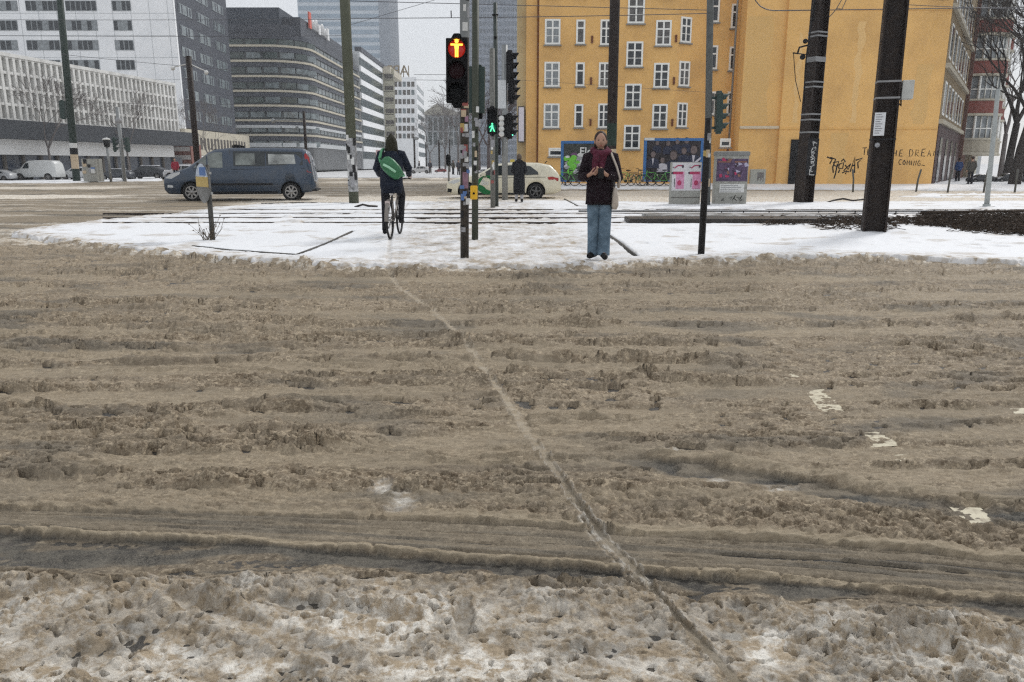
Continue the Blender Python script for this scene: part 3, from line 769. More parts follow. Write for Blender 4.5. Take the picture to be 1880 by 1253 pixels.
# windows (photo pixel centre x, centre y, pixel width, kind, depth)
W_ = [(1014.5,59,26,'cross',0),(1066,59,15,'single',0),(1113,60,20,'cross',0),
      (1013.5,137,26,'cross',0),(1065,137,15,'single',0),(1110,138,20,'cross',0),
      (1012.5,213,27,'cross',0),(1062.5,213,15,'single',0),(1108,213,19,'cross',0),
      (1168,20,28,'cross',-.35),(1165,100,28,'cross',-.35),(1162,177,28,'cross',-.35),(1160,252,28,'cross',-.35),
      (1218,61,26,'cross',-.35),(1214,139,26,'cross',-.35),(1211,214,26,'cross',-.35),
      (1257,57,20,'cross','o'),(1254,137,20,'cross','o'),(1250,212,19,'cross','o'),
      (1312,19,16,'single',1.2),(1309,106,15,'single',1.2),(1306,190,14,'single',1.2),
      (1349,30,12,'single',1.2),(1345,108,12,'single',1.2),(1341,190,12,'single',1.2)]
for i, (px, py, w_, kd, dy) in enumerate(W_):
    Y = OY + (.25 if dy == 'o' else dy); hh = 40 if kd == 'cross' else 38
    c = P(px, py, Y); ww = w_/1400*Y*1.03*(1.12 if dy == 'o' else 1); h_ = hh/1400*Y*1.03
    rz = 0.0; yy = Y
    if dy == 'o':
        t = (c.x-xD)/(xE-xD); yy = OY-.35+t*1.25; rz = math.atan2(1.25, xE-xD)
    g = M_glass2 if i in (3, 6, 0) else (mat('half_curtained_glass', (.09,.085,.08), .15, var=.9, scale=2.2) if i % 4 == 1 else M_glass)
    window(ob, (c.x-OB0.x, yy-OB0.y-.012, c.z-h_/2), ww, h_, rz, kd, g)
# upper windows above the frame, so the facade goes on
for px, dy, kd, w_ in ((1014,0,'cross',26),(1066,0,'single',15),(1113,0,'cross',20),(1218,-.35,'cross',26),(1168,-.35,'cross',28)):
    for k in (1, 2):
        c = P(px, 60 if dy == 0 or px == 1218 else 20, OY+dy); ww = w_/1400*OY*1.03
        window(ob, (c.x-OB0.x, dy-.012, c.z-.75+k*2.9), ww, 1.53, 0, kd)
for (px, py) in ((1021, 279), (1250, 330), (1330, 262)):
    c = P(px, py, OY); window(ob, (c.x-OB0.x, -.012 if px < 1100 else -.2, c.z-.3), 1.0 if px < 1100 else .7, .55, 0, 'single', name='cellar_window')
for (px, py) in ((1087,73),(1085,149),(1084,225),(1239,73),(1235,150),(1232,226)):
    c = P(px, py, OY); mb = MB(); mb.box(-.06, .06, -.1, 0, -.22, .22); o = mb.build('vent_pipe', mat('rust_vent', (.16,.06,.03), .7), ob)
    o.location = (c.x-OB0.x, (0 if px < 1150 else -.36), c.z)
# light sign box on the left edge
c = P(957, 229, OY+.6); mb = MB(); mb.box(-.22, .22, -.15, .15, -1.15, 1.15); mb.m = 1; mb.box(-.17, .17, -.165, -.149, -1.08, 1.08)
o = mb.build('box', [M_stone, mat('lilac_white_panel', (.70,.66,.72), .4)]); o.location = (c.x, OY+.55, c.z)
o.name = 'sign'; tag(o, 'tall narrow white light box sign on the left edge of the orange house', 'sign')
# black door and portal
c = P(1459, 299, OY-1.25); mb = MB(); mb.box(-.35, .35, -.10, .02, -1.5, 1.45); o = mb.build('door', M_black, ob); o.location = (c.x-OB0.x, -1.26, c.z); tag(o, 'black steel door half hidden by the dark mast')
# street side running away to the right
SD = Vector((.646, 1, 0)).normalized(); SN = Vector((SD.y, -SD.x, 0))   # direction, outward normal
C0 = Vector((xG, OY-1.25, 0)) - OB0
def side_box(mb, s0, s1, z0, z1, o0, o1):
    a = C0 + SD*s0; b_ = C0 + SD*s1
    v = [a+SN*o0, b_+SN*o0, b_+SN*o1, a+SN*o1]
    vs = [(p.x, p.y, z0) for p in v] + [(p.x, p.y, z1) for p in v]
    mb.add(vs, [(0,3,2,1),(4,5,6,7),(0,1,5,4),(1,2,6,5),(2,3,7,6),(3,0,4,7)])
mb = MB(); side_box(mb, .05, 23, 3.9, TOPZ, -3, .02); mb.build('street_wall', mat('dark_ochre_render', (.24,.18,.105), .8, var=.15, scale=1), ob)  # darker, browner render than the orange front walls
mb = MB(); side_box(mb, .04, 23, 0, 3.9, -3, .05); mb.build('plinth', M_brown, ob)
mb = MB(); 
for z in (3.9, 7.3, 10.8): side_box(mb, .0, 23.1, z, z+.28, -.1, .25)
mb.build('cornice', M_beige, ob)
for lv, z in enumerate((4.5, 8.0, 11.5, 15)):
    for s in range(7):
        s0 = 1.2 + s*3.0
        f = MB(); side_box(f, s0, s0+1.5, z, z+2.1, 0, .06); fo = f.build('window', M_wframe, ob)
        for q0_ in (.15, .82):
            p = MB(); side_box(p, s0+q0_, s0+q0_+.53, z+.15, z+1.95, .03, .075); p.build('pane', M_glass2 if (s+lv) % 3 == 0 else M_glass, fo)
for s in (2, 7, 12, 17):
    f = MB(); side_box(f, s, s+1.8, .2, 3.1, 0, .09); f.build('shop_window', M_glass, ob)
f = MB(); side_box(f, 23.0, 26, 0, .01, 0, 1)
# ---- red brick house with curved balconies behind it
rb = empty('apartment_building', (0,0,0)); tag(rb, 'red brick house with rounded balconies and white windows down the side street', 'building')
s_ = OB0 + C0; 
RB0 = s_ + SD*23.3
def rbox(mb, s0, s1, z0, z1, o0, o1):
    a = RB0 + SD*s0; b_ = RB0 + SD*s1; v = [a+SN*o0, b_+SN*o0, b_+SN*o1, a+SN*o1]
    mb.add([(p.x, p.y, z0) for p in v] + [(p.x, p.y, z1) for p in v], [(0,3,2,1),(4,5,6,7),(0,1,5,4),(1,2,6,5),(2,3,7,6),(3,0,4,7)])
mb = MB(); rbox(mb, 0, 26, 0, 18, -6, .3); mb.build('wall', mat('grimy_brick', (.16,.085,.065), .8, var=.25, scale=2), rb)
mb = MB(); rbox(mb, 5.2, 6.2, 0, 18, .29, .9); rbox(mb, 9, 12, 0, 18, .29, .8); mb.build('bay', mat('weathered_beige', (.33,.29,.22), .8, var=.2), rb)
for i in range(4):
    z = 2.4+i*3.35
    for j, s in enumerate((0.6, 12.5)):
        prof = []
        c = RB0 + SD*(s+2.2)
        bm_ = MB()
        for k in range(13):
            t = PI*k/12; q = c + SD*(-2.3*math.cos(t)) + SN*(.3+2.5*math.sin(t)); prof.append(q)
        n = len(prof)
        def slab(mb, z0, z1, ex=0):
            pr = [c + (q-c)*(1+ex) for q in prof]
            mb.add([(q.x, q.y, z0) for q in pr] + [(q.x, q.y, z1) for q in pr], [tuple(range(n-1, -1, -1)), tuple(range(n, 2*n))] + [(a, (a+1) % n, (a+1) % n+n, a+n) for a in range(n)])
        b1_ = MB(); slab(b1_, z, z+1.05); bo = b1_.build('balcony', M_red if i else M_beige, rb)
        b2_ = MB(); slab(b2_, z-.22, z-.01, .04); slab(b2_, z+1.06, z+1.22, .04); b2_.build('cornice', M_cream, bo)
        b3_ = MB()
        for k in (1, 5, 10):
            b3_ = MB(); b3_.tube([(prof[k].x, prof[k].y, z+1.2), (prof[k].x, prof[k].y, z+3.1)], .11, 6); b3_.build('post', M_wframe, bo)
        b4_ = MB(); slab(b4_, z+1.23, z+3.1, -.12); b4_.build('glazing', M_glass2, bo)
        b5_ = MB()
        for k in range(0, 13): 
            q = c + (prof[k]-c)*.90; b5_.tube([(q.x, q.y, z+1.23), (q.x, q.y, z+3.1)], .06, 4)
        slab(b5_, z+2.0, z+2.1, -.09); b5_.build('window_bars', M_wframe, bo)
# beige house further on
bb = empty('apartment_building', (0,0,0)); tag(bb, 'tall cream rendered house rising behind the red brick balconies', 'building')
q0 = P(1772, 120, 108); q1 = P(1818, 120, 108)
mb = MB(); mb.box(q0.x-6, q1.x, 108, 130, 0, P(1800, 5, 108).z+14); mb.build('wall', mat('cream_render', (.55,.53,.44), .8, var=.08, scale=.3), bb)
mb = MB(); mb.box(q1.x, q1.x+.8, 108.5, 130, 0, P(1800, 5, 108).z+14); mb.build('corner_strip', M_grey, bb)
for k in range(5):
    for xx in (-4.6, -2.2):
        window(bb, (q1.x+xx, 107.98, 6+k*3.5), 1.1, 1.9)
# ---- left: low building with deep honeycomb concrete screen
lb = empty('office_building', (0,0,0)); tag(lb, 'low long building with a white concrete grid facade above a dark glazed band', 'building')
A = P(-150, 150, 56); B = P(324, 200, 88)
A = Vector((A.x, 56, 0)); B = Vector((B.x, 88, 0))
D = (B-A); LL = D.length; D.normalize(); NL = Vector((D.y, -D.x, 0))
def lbox(mb, s0, s1, z0, z1, o0, o1, base=A, d=D, nn=NL):
    a = base + d*s0; b_ = base + d*s1; v = [a+nn*o0, b_+nn*o0, b_+nn*o1, a+nn*o1]
    mb.add([(p.x, p.y, z0) for p in v] + [(p.x, p.y, z1) for p in v], [(0,3,2,1),(4,5,6,7),(0,1,5,4),(1,2,6,5),(2,3,7,6),(3,0,4,7)])
zr = P(324, 153, 88).z; zf = P(324, 243, 88).z; M_grid = mat('concrete_grid', (.72,.72,.70), .8, var=.1, scale=.8, dirt=((.34,.33,.31), .5, .9))
mb = MB(); lbox(mb, 0, LL, zf, zr-.3, -9, -1.0); mb.build('wall', mat('recessed_wall', (.50,.50,.49), .8), lb)
mb = MB(); nb = 46; st = LL/nb
for i in range(nb+1): lbox(mb, i*st-.13, i*st+.13, zf, zr-.25, -1.0, .05)
nr = 4; rh = (zr-.3-zf)/nr
for j in range(nr+1): lbox(mb, -.1, LL+.1, zf+j*rh-.10, zf+j*rh+.12, -.98, .0)
lbox(mb, -.1, LL+.1, zr-.28, zr, -9, .10); mb.build('screen', M_grid, lb)
for j in (1, 2):
    mbs = MB()
    for i in range(nb):
        w_ = MB() if 2 <= i < 44 else mbs
        lbox(w_, i*st+.30, i*st+st*.62, zf+j*rh+.25, zf+(j+1)*rh-.2, -1.0, -.42)
        if w_ is not mbs: w_.build('window', M_glass, lb)
    
zg = P(324, 268, 88).z
mb = MB(); lbox(mb, -.5, LL+2.5, zg, zf-.02, -9, .9); mb.build('canopy', mat('dark_band', (.055,.06,.068), .5, var=.15), lb)
mb = MB(); lbox(mb, 0, LL*.96, 2.1, zg-.02, -9, .0); mb.build('fascia', mat('white_blind', (.72,.72,.71), .7, var=.06), lb)
mb = MB(); lbox(mb, 0, LL+1, 0, 2.09, -9, -.5); mb.build('shopfront', mat('shop_glass', (.045,.055,.075), .2, var=.4, scale=.8), lb)
for i in range(16):
    mb = MB(); lbox(mb, 1+i*LL/16, 1.25+i*LL/16, 0, 2.09, -.5, -.3); mb.build('pillar', M_stone, lb)
# red and white kiosk wall right of it
q = P(312, 300, 92); mb = MB(); mb.box(-1.0, 2.6, 0, 3, 0, 3.6); mb.m = 1
for k in range(3): mb.box(-.9, 2.5, -.05, 0, .9+k*.95, 1.4+k*.95)
o = mb.build('kiosk', [mat('brick_brown', (.24,.12,.10), .8), mat('kiosk_white', (.6,.58,.56), .6)]); o.location = (q.x, 92, 0)
tag(o, 'low reddish brown kiosk with pale stripes behind the parked cars', 'kiosk')
# ---- white tower with slate side
wt = empty('hotel_tower', (0,0,0)); tag(wt, 'white tower block with strip windows and a slate grey side wall', 'building')
TY = 115.; xr = P(336, 200, TY).x; xl = P(-260, 200, TY).x
mb = MB(); mb.box(xl, xr, TY, TY+.5, 3, 52); mb.build('wall', M_white, wt)
mb = MB(); mb.box(xl, xr-4.0, TY+.5, TY+24, 3, 52); mb.build('core', M_white, wt)
xe = P(430, 200, 138).x
mb = MB(); mb.add([(xr,TY-.02,P(336,235,TY).z),(xe,138,P(336,235,TY).z),(xe,138,52),(xr,TY-.02,52),(xr-1,TY+1,P(336,235,TY).z),(xe-1,138.2,P(336,235,TY).z),(xe-1,138.2,52),(xr-1,TY+1,52)], [(0,1,2,3),(4,7,6,5),(0,4,5,1),(3,2,6,7),(0,3,7,4),(1,5,6,2)])
mb.build('side_wall', M_dslate, wt)
mb = MB(); 
for k in range(12): 
    zz = P(0, 66, TY).z + (k-3)*2.95 ; mb.box(xl, xr-.02, TY-.03, TY-.0, zz, zz+.05)
for k in range(9): mb.box(xr-.9-k*2.6, xr-.85-k*2.6, TY-.03, TY, 8, 52)
mb.build('panel_joint', M_grey, wt)
def strip(parent, px0, px1, pyc, Y, hm, nsec, seed):
    a = P(px0, pyc, Y); b_ = P(px1, pyc, Y); rr = random.Random(seed)
    f = MB(); f.box(0, b_.x-a.x, -.05, .03, -hm/2, hm/2); fo = f.build('window', M_glass2, parent); fo.location = (a.x, Y, a.z)
    p = MB(); W = b_.x-a.x
    for i in range(nsec):
        if rr.random() < .62: p.box(i*W/nsec+.08, (i+1)*W/nsec-.08, -.07, .02, -hm/2+.08, hm/2-.08)
    if p.v: p.build('pane', M_glass, fo)
for k in range(-3, 4):
    py = 10+36.2*k
    for (a_, c_) in ((-110,-50),(-35,32),(44,108),(117,177),(203,240)):
        d = (py-10)/36*2.6*(c_/240)
        strip(wt, a_+3+d, c_+d, py+1, TY-.02, 1.35, 6 if c_-a_ > 50 else 4, k*7+a_)
D2 = Vector((xe-xr, 138-TY, 0)); L2 = D2.length; D2.normalize(); N2 = Vector((D2.y, -D2.x, 0)); B2 = Vector((xr, TY, 0))
for k in range(14):
    z = P(336,235,TY).z+1.2+k*2.95
    for s in range(3):
        f = MB(); s0 = 1.6+s*7.2; lbox(f, s0, s0+5.0, z, z+1.35, 0, .06, B2, D2, N2); fo = f.build('window', M_gwin, wt)
        p = MB()
        for q_ in range(5):
            if (q_*7+s*3+k*5) % 3: lbox(p, s0+.1+q_, s0+.55+q_, z+.1, z+1.25, .05, .08, B2, D2, N2)
        if p.v: p.build('pane', M_dslate, fo)
# cream storey under it
mb = MB(); z0 = P(336,262,TY).z; z1 = P(336,237,TY).z
lbox(mb, -1, L2+6, 2.6, z1, -2, .4, B2, D2, N2); mb.build('lower_storey', M_cream, wt)
mb = MB()
for k in range(18): lbox(mb, k*1.5, k*1.5+.8, 3.5, 5.2, .39, .45, B2, D2, N2)
mb.build('lower_windows', M_stone, wt)
# ---- dark banded hotel with rounded corner
hb = empty('hotel_building', (0,0,0)); tag(hb, 'dark banded hotel with cream stripes and a rounded street corner', 'building')
HY = 150.; hx0 = P(424, 200, HY).x; hx1 = P(562, 200, HY).x; hyE = 203.
R = 7.0
path = [(hx0-4, HY)] + [(hx0, HY), (hx1-R, HY)] + [(hx1-R+R*math.sin(t), HY+R-R*math.cos(t)) for t in np.linspace(.25, PI/2-.0, 6)] + [(hx1, hyE)]
def band(mb, z0, z1, off):
    pr = []
    for i, p in enumerate(path):
        a = path[max(i-1, 0)]; c = path[min(i+1, len(path)-1)]; d = Vector((c[0]-a[0], c[1]-a[1], 0)).normalized(); n = Vector((d.y, -d.x, 0))
        pr.append((p[0]+n.x*off, p[1]+n.y*off))
    n_ = len(pr)
    poly = pr + [(path[-1][0]-30, hyE), (path[0][0], hyE)]
    mb.prism(poly, 'z', z0, z1)
zt = P(480, 62, HY).z; sp = 3.0
mb = MB(); band(mb, 0, zt, -.3); mb.build('wall', M_dgreen, hb)
zrow = [P(480, y, HY).z for y in (84, 112, 140, 167, 194, 221, 248)]
for z in zrow:
    m1 = MB(); band(m1, z-.22, z+.15, .35); m1.build('stripe', M_cream, hb)
for z in [P(480, 60, HY).z] + zrow:
    m2 = MB(); band(m2, z-1.05, z-.24, .12); m2.build('parapet', M_dslate, hb)
# windows along the path
def along(s):
    acc = 0
    for a, c in zip(path[:-1], path[1:]):
        l = math.hypot(c[0]-a[0], c[1]-a[1])
        if s <= acc+l: t = (s-acc)/l; return Vector((a[0]+(c[0]-a[0])*t, a[1]+(c[1]-a[1])*t, 0)), Vector(((c[0]-a[0])/l, (c[1]-a[1])/l, 0))
        acc += l
    return Vector((*path[-1], 0)), Vector((0, 1, 0))
tot = sum(math.hypot(c[0]-a[0], c[1]-a[1]) for a, c in zip(path[:-1], path[1:]))
cnt = 0; rr = random.Random(5)
for z in [P(480, 60, HY).z] + zrow:
    s = 4.5
    stuff_ = MB()
    while s < tot-2:
        p0, d = along(s); n = Vector((d.y, -d.x, 0))
        w_ = MB() if cnt < 96 else stuff_
        a = p0 - n*.25; wd = 2.6
        q4 = [a, a+d*wd, a+d*wd+n*.12, a+n*.12]
        w_.add([(q.x, q.y, z-2.65+.5) for q in q4]+[(q.x, q.y, z-1.10) for q in q4], [(0,3,2,1),(4,5,6,7),(0,1,5,4),(1,2,6,5),(2,3,7,6),(3,0,4,7)])
        if w_ is not stuff_: w_.build('window', (M_gwin if rr.random() < .45 else M_gwin2), hb)
        cnt += 1; s += 3.1
    if stuff_.v: tag(stuff_.build('window', M_gwin, hb), kind='stuff')
mb = MB(); band(mb, zt, P(480, 42, HY).z, -1.2); mb.build('top_floor', M_dslate, hb)
mb = MB(); mb.box(hx0-1, P(513, 30, HY+2).x, HY+2, HY+16, zt, P(470, 14, HY+2).z); mb.build('penthouse', mat('penthouse_panels', (.045,.055,.072), .5, var=.1), hb)
mb = MB(); mb.box(P(513, 30, HY+2).x, hx1-1.2, HY+4, hyE, zt, P(560, 38, HY+4).z+.6); mb.build('roof_storey', M_dslate, hb)
# roof lettering
zs_ = P(575, 52, HY+8).z+.2
for i in range(7):
    mb = MB(); y_ = HY+9+i*2.5; hh_ = 3.0 if i == 0 else (1.9 if i % 2 else 2.4)
    mb.box(-.15, .15, 0, 1.5, 0, hh_) if i in (0, 3, 6) else mb.tube([(0,.1,.2),(0,.1,hh_-.3),(0,.8,hh_-.1),(0,1.4,hh_-.5),(0,1.4,.2)], .26, 6)
    o = mb.build('letter', mat('sign_red', (.6,.12,.08), .5) if i == 0 else mat('sign_white', (.7,.7,.7), .5), hb); o.location = (hx1-.8, y_, zs_)
# ground floor glazing
mb = MB(); band(mb, .2, 4.4, -.1); mb.build('ground_floor', mat('shopfront_dark', (.06,.065,.07), .3, var=.5, scale=.5), hb)
mb = MB()
for z, hh in ((4.45, .8), (8.0, .5)): band(mb, z, z+hh, .15)
mb.build('fascia', M_grey, hb)
# ---- pale banded building with zigzag stair bays
zz = empty('office_building', (0,0,0)); tag(zz, 'pale office block with white bands and a cream zigzag stair bay down the street', 'building')
zx = hx1+.2
ztop = P(660, 112, 222).z
mb = MB(); mb.box(zx-14, zx, hyE+.5, 262, 0, ztop); mb.build('wall', M_grey, zz)
for k in range(8):
    z = ztop-1.2-k*3.3
    mb = MB(); mb.box(zx-.1, zx+.35, hyE+.6, 238, z-.2, z+1.1); mb.build('stripe', M_white, zz)
    mb = MB(); mb.box(zx-.1, zx+.12, hyE+.6, 238, z-2.0, z-.22); mb.build('window', M_gwin2, zz)
    mb = MB(); mb.prism([(zx, 240), (zx+3.4, 240), (zx, 252)], 'z', z-1.9, z+1.2); mb.build('stair_bay', mat('cream_bay', (.44,.42,.33), .8), zz)
    mb = MB(); mb.prism([(240.-.05, z-1.6), (240-.05, z-.4), (239.9, z-.4), (239.9, z-1.6)], 'x', zx+.5, zx+3); mb.build('window', M_stone, zz)
mb = MB(); mb.box(zx-1, zx+.6, hyE+.6, 262, ztop, ztop+1.1); mb.build('roof_edge', M_dslate, zz)
mb = MB(); mb.box(zx-12, zx+2.6, 238, 262, ztop-1.5, ztop+.4); mb.build('roof', M_cream, zz)
# ---- white office block with the roof letters seen from behind
gb = empty('office_building', (0,0,0)); tag(gb, 'white block with rows of small dark windows and roof letters seen from behind', 'building')
GY_ = 290.; gx0 = P(700, 200, GY_).x; gx1 = P(766, 200, GY_).x; gt = P(740, 142, GY_).z
gxe = P(779, 200, 325.).x
mb = MB(); mb.prism([(gx0, GY_), (gx1, GY_), (gxe, 325), (gx0, 325)], 'z', 0, gt); mb.build('wall', M_white, gb)
for r_, py in enumerate((155, 170, 187, 204, 221, 236, 250)):
    for c_ in range(6):
        px = 718.5+c_*7.9; a = P(px, py, GY_-.1); mb = MB(); mb.box(-.55, .55, -.05, .1, -.85, .85); o = mb.build('window', M_stone if r_ in (2, 5) or (r_+c_) % 3 else M_gwin, gb); o.location = (a.x, GY_-.05, a.z)
mb = MB(); dd = Vector((gxe-gx1, 325-GY_, 0)); l_ = dd.length; dd.normalize(); nn = Vector((dd.y, -dd.x, 0))
for r_ in range(8): lbox(mb, 2, l_-2, gt-4-r_*3.4, gt-2.4-r_*3.4, 0, .1, Vector((gx1, GY_, 0)), dd, nn)
mb.build('side_windows', M_gwin, gb)
ln = empty('roof_letters', (0,0,0)); tag(ln, 'brown rooftop letters seen mirrored from behind above the white block', 'sign')
for i, ch in enumerate('APP'):
    a = P(742-i*13.5, 131, GY_+3)
    t = text(ch, 5.2, (a.x, GY_+3, a.z), (PI/2, 0, PI), mat('sign_brown', (.20,.15,.08), .6), 'letter', ln, depth=.15)
mb = MB(); a = P(712, 131, GY_+3); b_ = P(750, 131, GY_+3)
for k in range(5): mb.tube([(a.x+(b_.x-a.x)*k/4, GY_+3.4, gt), (a.x+(b_.x-a.x)*k/4, GY_+3.4, a.z+2)], .16, 4)
mb.tube([(a.x, GY_+3.4, a.z-2.4), (b_.x, GY_+3.4, a.z-2.4)], .2, 4); mb.build('letter_frame', mat('sign_brown', (.20,.15,.08)), ln)
# ---- end of the street
nb_ = empty('classical_building', (0,0,0)); tag(nb_, 'pale old building with tall windows closing the far end of the street', 'building')
q0 = P(781, 250, 400); q1 = P(1000, 250, 400); zt_ = P(800, 212, 400).z
mb = MB(); mb.box(q0.x, q1.x, 400, 425, 0, zt_); mb.build('wall', M_grey, nb_)
mb = MB(); mb.box(q0.x-.5, q1.x, 399, 401, zt_, zt_+1.6); mb.prism([(q0.x, zt_+1.6), (q0.x+16, zt_+1.6), (q0.x+6, zt_+5.5)], 'y', 399.2, 424); mb.build('roof', M_cream, nb_)
for i in range(9):
    for k in range(2):
        a = P(790+i*9.5, 228+k*26, 399.9); mb = MB(); mb.box(-.9, .9, -.1, .1, -3.2, 3.0); o = mb.build('window', M_gwin2, nb_); o.location = (a.x, 399.9, a.z)
# ---- high towers far behind
def tower(px0, px1, Y, side, h, mw, mg, rows, cols, lab, depth):
    t = empty('tower', (0,0,0)); tag(t, lab, 'tower')
    a = P(px0, 60, Y).x; c = P(px1, 60, Y).x
    mb = MB(); mb.box(a, c, Y, Y+depth, 0, h); mb.build('wall', mw, t)
    n = 0; st = MB()
    rh = h/rows
    for r_ in range(rows):
        z = r_*rh
        if cols == 1:
            m1 = MB(); m1.box(a+.3, c-(side or .3), Y-.15, Y, z+rh*.42, z+rh*.95); m1.build('window', mg, t)
        else:
            cw = (c-a)/cols
            for k in range(cols):
                w_ = MB() if n < 96 and z > 60 else st
                w_.box(a+k*cw+cw*.14, a+(k+1)*cw-cw*.14, Y-.15, Y, z+rh*.25, z+rh*.85)
                if w_ is not st: w_.build('window', mg, t); n += 1
    if st.v: tag(st.build('window', mg, t), kind='stuff')
    return t, a, c
t, a, c = tower(549, 716, 350., 4.6, 128, mat('tower_white_panel', (.50,.55,.60), .5, var=.05), mat('tower_blue_glass', (.26,.33,.40), .25, var=.2, scale=.12), 40, 1, 'tall pale blue glass tower with horizontal bands left of the sky gap', 26)
mb = MB(); mb.box(c-4.4, c+.1, 349.7, 376, 0, 128); mb.build('corner_strip', mat('tower_grey_strip', (.27,.30,.34), .5, var=.05), t)
tower(857, 960, 380., 0, 120, mat('tower_grey_blue', (.22,.25,.30), .5, var=.1), mat('tower_dark_glass', (.10,.125,.16), .2, var=.5, scale=.3), 38, 14, 'dark grey gridded tower rising left of the orange house', 30)

# weathering on the plaster: repaired patches and streaks, thin coats 2 mm proud
M_patch1 = mat('repainted_plaster', (.70,.445,.175), .85, var=.05, scale=.7); M_patch2 = mat('faded_plaster', (.77,.505,.22), .85, var=.05, scale=.7)
for i, (x0, x1, y0, y1, m_) in enumerate(((1360,1420,30,228,M_patch1),(1560,1590,40,226,M_patch2),(1672,1712,118,228,M_patch1),(1455,1475,60,226,M_patch2),(1520,1556,244,338,M_patch1))):
    Yp = OY-1.0 if x1 < 1437 else OY-1.25
    a = P(x0, y1, Yp); b_ = P(x1, y0, Yp); mb = MB(); n_ = 14; rr_ = random.Random(i)
    L_ = [(a.x+rr_.uniform(-.12,.12), a.z+(b_.z-a.z)*k/n_) for k in range(n_+1)]; R_ = [(b_.x+rr_.uniform(-.12,.12), a.z+(b_.z-a.z)*k/n_) for k in range(n_, -1, -1)]
    mb.prism([(q[0]-OB0.x, q[1]) for q in L_+R_], 'y', Yp-OB0.y-.002-.0005*i, Yp-OB0.y+.01); mb.build('plaster_patch', m_, ob)
# ================================================================== STREET FURNITURE
M_pole_g = mat('olive_green_paint', (.055,.062,.045), .55, var=.15, scale=5, dirt=((.09,.085,.07), .5, 8))
M_pole_dg = mat('dark_green_paint', (.018,.032,.026), .5, var=.15, scale=5)
M_pole_br = mat('dark_brown_steel', (.022,.016,.014), .55, var=.25, scale=4, dirt=((.05,.035,.025), .5, 6))
M_galv = mat('galvanised_steel', (.26,.27,.27), .5, .35, var=.12, scale=8)
M_sgreen = mat('signal_dark_green', (.008,.028,.022), .45, var=.1)
M_spoly = mat('signal_black', (.007,.007,.008), .85, var=.1)
M_stick = [mat('sticker_white', (.62,.62,.60), .6, var=.2, scale=30), mat('sticker_grey', (.30,.30,.31), .6, var=.3, scale=30), mat('sticker_pink', (.33,.19,.26), .6), mat('sticker_yellow', (.45,.33,.12), .6), mat('sticker_red', (.28,.09,.08), .6), mat('sticker_blue', (.10,.18,.38), .6), mat('sticker_black', (.02,.02,.02), .6), mat('sticker_tan', (.50,.40,.28), .7)]
def patch_ring(mb, r, z0, z1, a0, a1, n=6, ex=.003, lean=None):
    """curved patch glued round a pole"""
    vs = []; 
    for i in range(n+1):
        t = a0+(a1-a0)*i/n
        for rr_, z in ((r+ex, z0), (r+ex, z1), (r-.002, z0), (r-.002, z1)): vs.append((rr_*math.cos(t), rr_*math.sin(t), z))
    fs = []
    for i in range(n):
        a = i*4; b = a+4; fs += [(a, b, b+1, a+1), (a+2, a+3, b+3, b+2), (a+1, b+1, b+3, a+3), (a, a+2, b+2, b)]
    fs += [(0, 1, 3, 2), (n*4, n*4+2, n*4+3, n*4+1)]
    mb.add(vs, fs)
def stickers(parent, r, z0, z1, count, seed, sz=(.05, .12), cols=None, rt=None, face=-PI/2, name='sticker'):
    """stickers on the side facing the camera (angles near face)"""
    rr_ = random.Random(seed); z = z0
    cols = cols if cols is not None else range(8)
    for i in range(count):
        h = rr_.uniform(*sz); z = z0+(z1-z0)*rr_.random(); w_ = rr_.uniform(.5, 1.2)
        a = face+rr_.uniform(-.9, .9); mb = MB(); patch_ring(mb, r, z, z+h, a-w_/2, a+w_/2, ex=.002+.0006*i)
        mb.build(name, M_stick[rr_.choice(list(cols))], parent)
def pole_thing(name, px, py, h, r, m, label, cat, group=None, rtop=None, base=None, z=.08, top_px=None):
    g = G(px, py, z); t = empty(name, g, 0, label, cat, group)
    mb = MB(); rt = rtop or r
    mb.tube([(0,0,-.1), (0,0,h*.5), (0,0,h)], [r, (r+rt)/2, rt], 14); mb.build('pole', m, t)
    if base: mb = MB(); mb.tube([(0,0,-.05), (0,0,base)], r*1.45, 14); mb.build('base', m, t)
    if top_px is not None:      # the pole stands slightly out of plumb
        q = P(top_px, 0, g.y); t.rotation_euler = (0, math.atan2(q.x-g.x, q.z-g.z), 0)
    return t
def man_icon(mb, cx, cz, s, y, walk=False):
    mb.lathe((cx, y, cz+.30*s), 'y', [(-.004, .075*s), (0, .08*s)], 14)
    if not walk:
        mb.box(cx-.13*s, cx+.13*s, y-.004, y, cz+.36*s, cz+.385*s)
        mb.prism([(cx-.075*s, cz-.02*s), (cx+.075*s, cz-.02*s), (cx+.10*s, cz+.2*s), (cx-.10*s, cz+.2*s)], 'y', y-.004, y)
        mb.box(cx-.25*s, cx+.25*s, y-.004, y, cz+.13*s, cz+.20*s)
        mb.box(cx-.07*s, cx-.01*s, y-.004, y, cz-.33*s, cz-.0*s); mb.box(cx+.01*s, cx+.07*s, y-.004, y, cz-.33*s, cz-.0*s)
    else:
        mb.prism([(cx-.08*s, cz-.05*s), (cx+.09*s, cz-.05*s), (cx+.08*s, cz+.2*s), (cx-.06*s, cz+.2*s)], 'y', y-.004, y)
        mb.prism([(cx-.02*s, cz), (cx+.10*s, cz), (cx+.24*s, cz-.34*s), (cx+.14*s, cz-.34*s)], 'y', y-.005, y-.001)
        mb.prism([(cx-.08*s, cz), (cx+.04*s, cz), (cx-.12*s, cz-.34*s), (cx-.22*s, cz-.34*s)], 'y', y-.005, y-.001)
        mb.prism([(cx-.06*s, cz+.18*s), (cx-.02*s, cz+.12*s), (cx-.24*s, cz-.02*s), (cx-.26*s, cz+.04*s)], 'y', y-.005, y-.001)
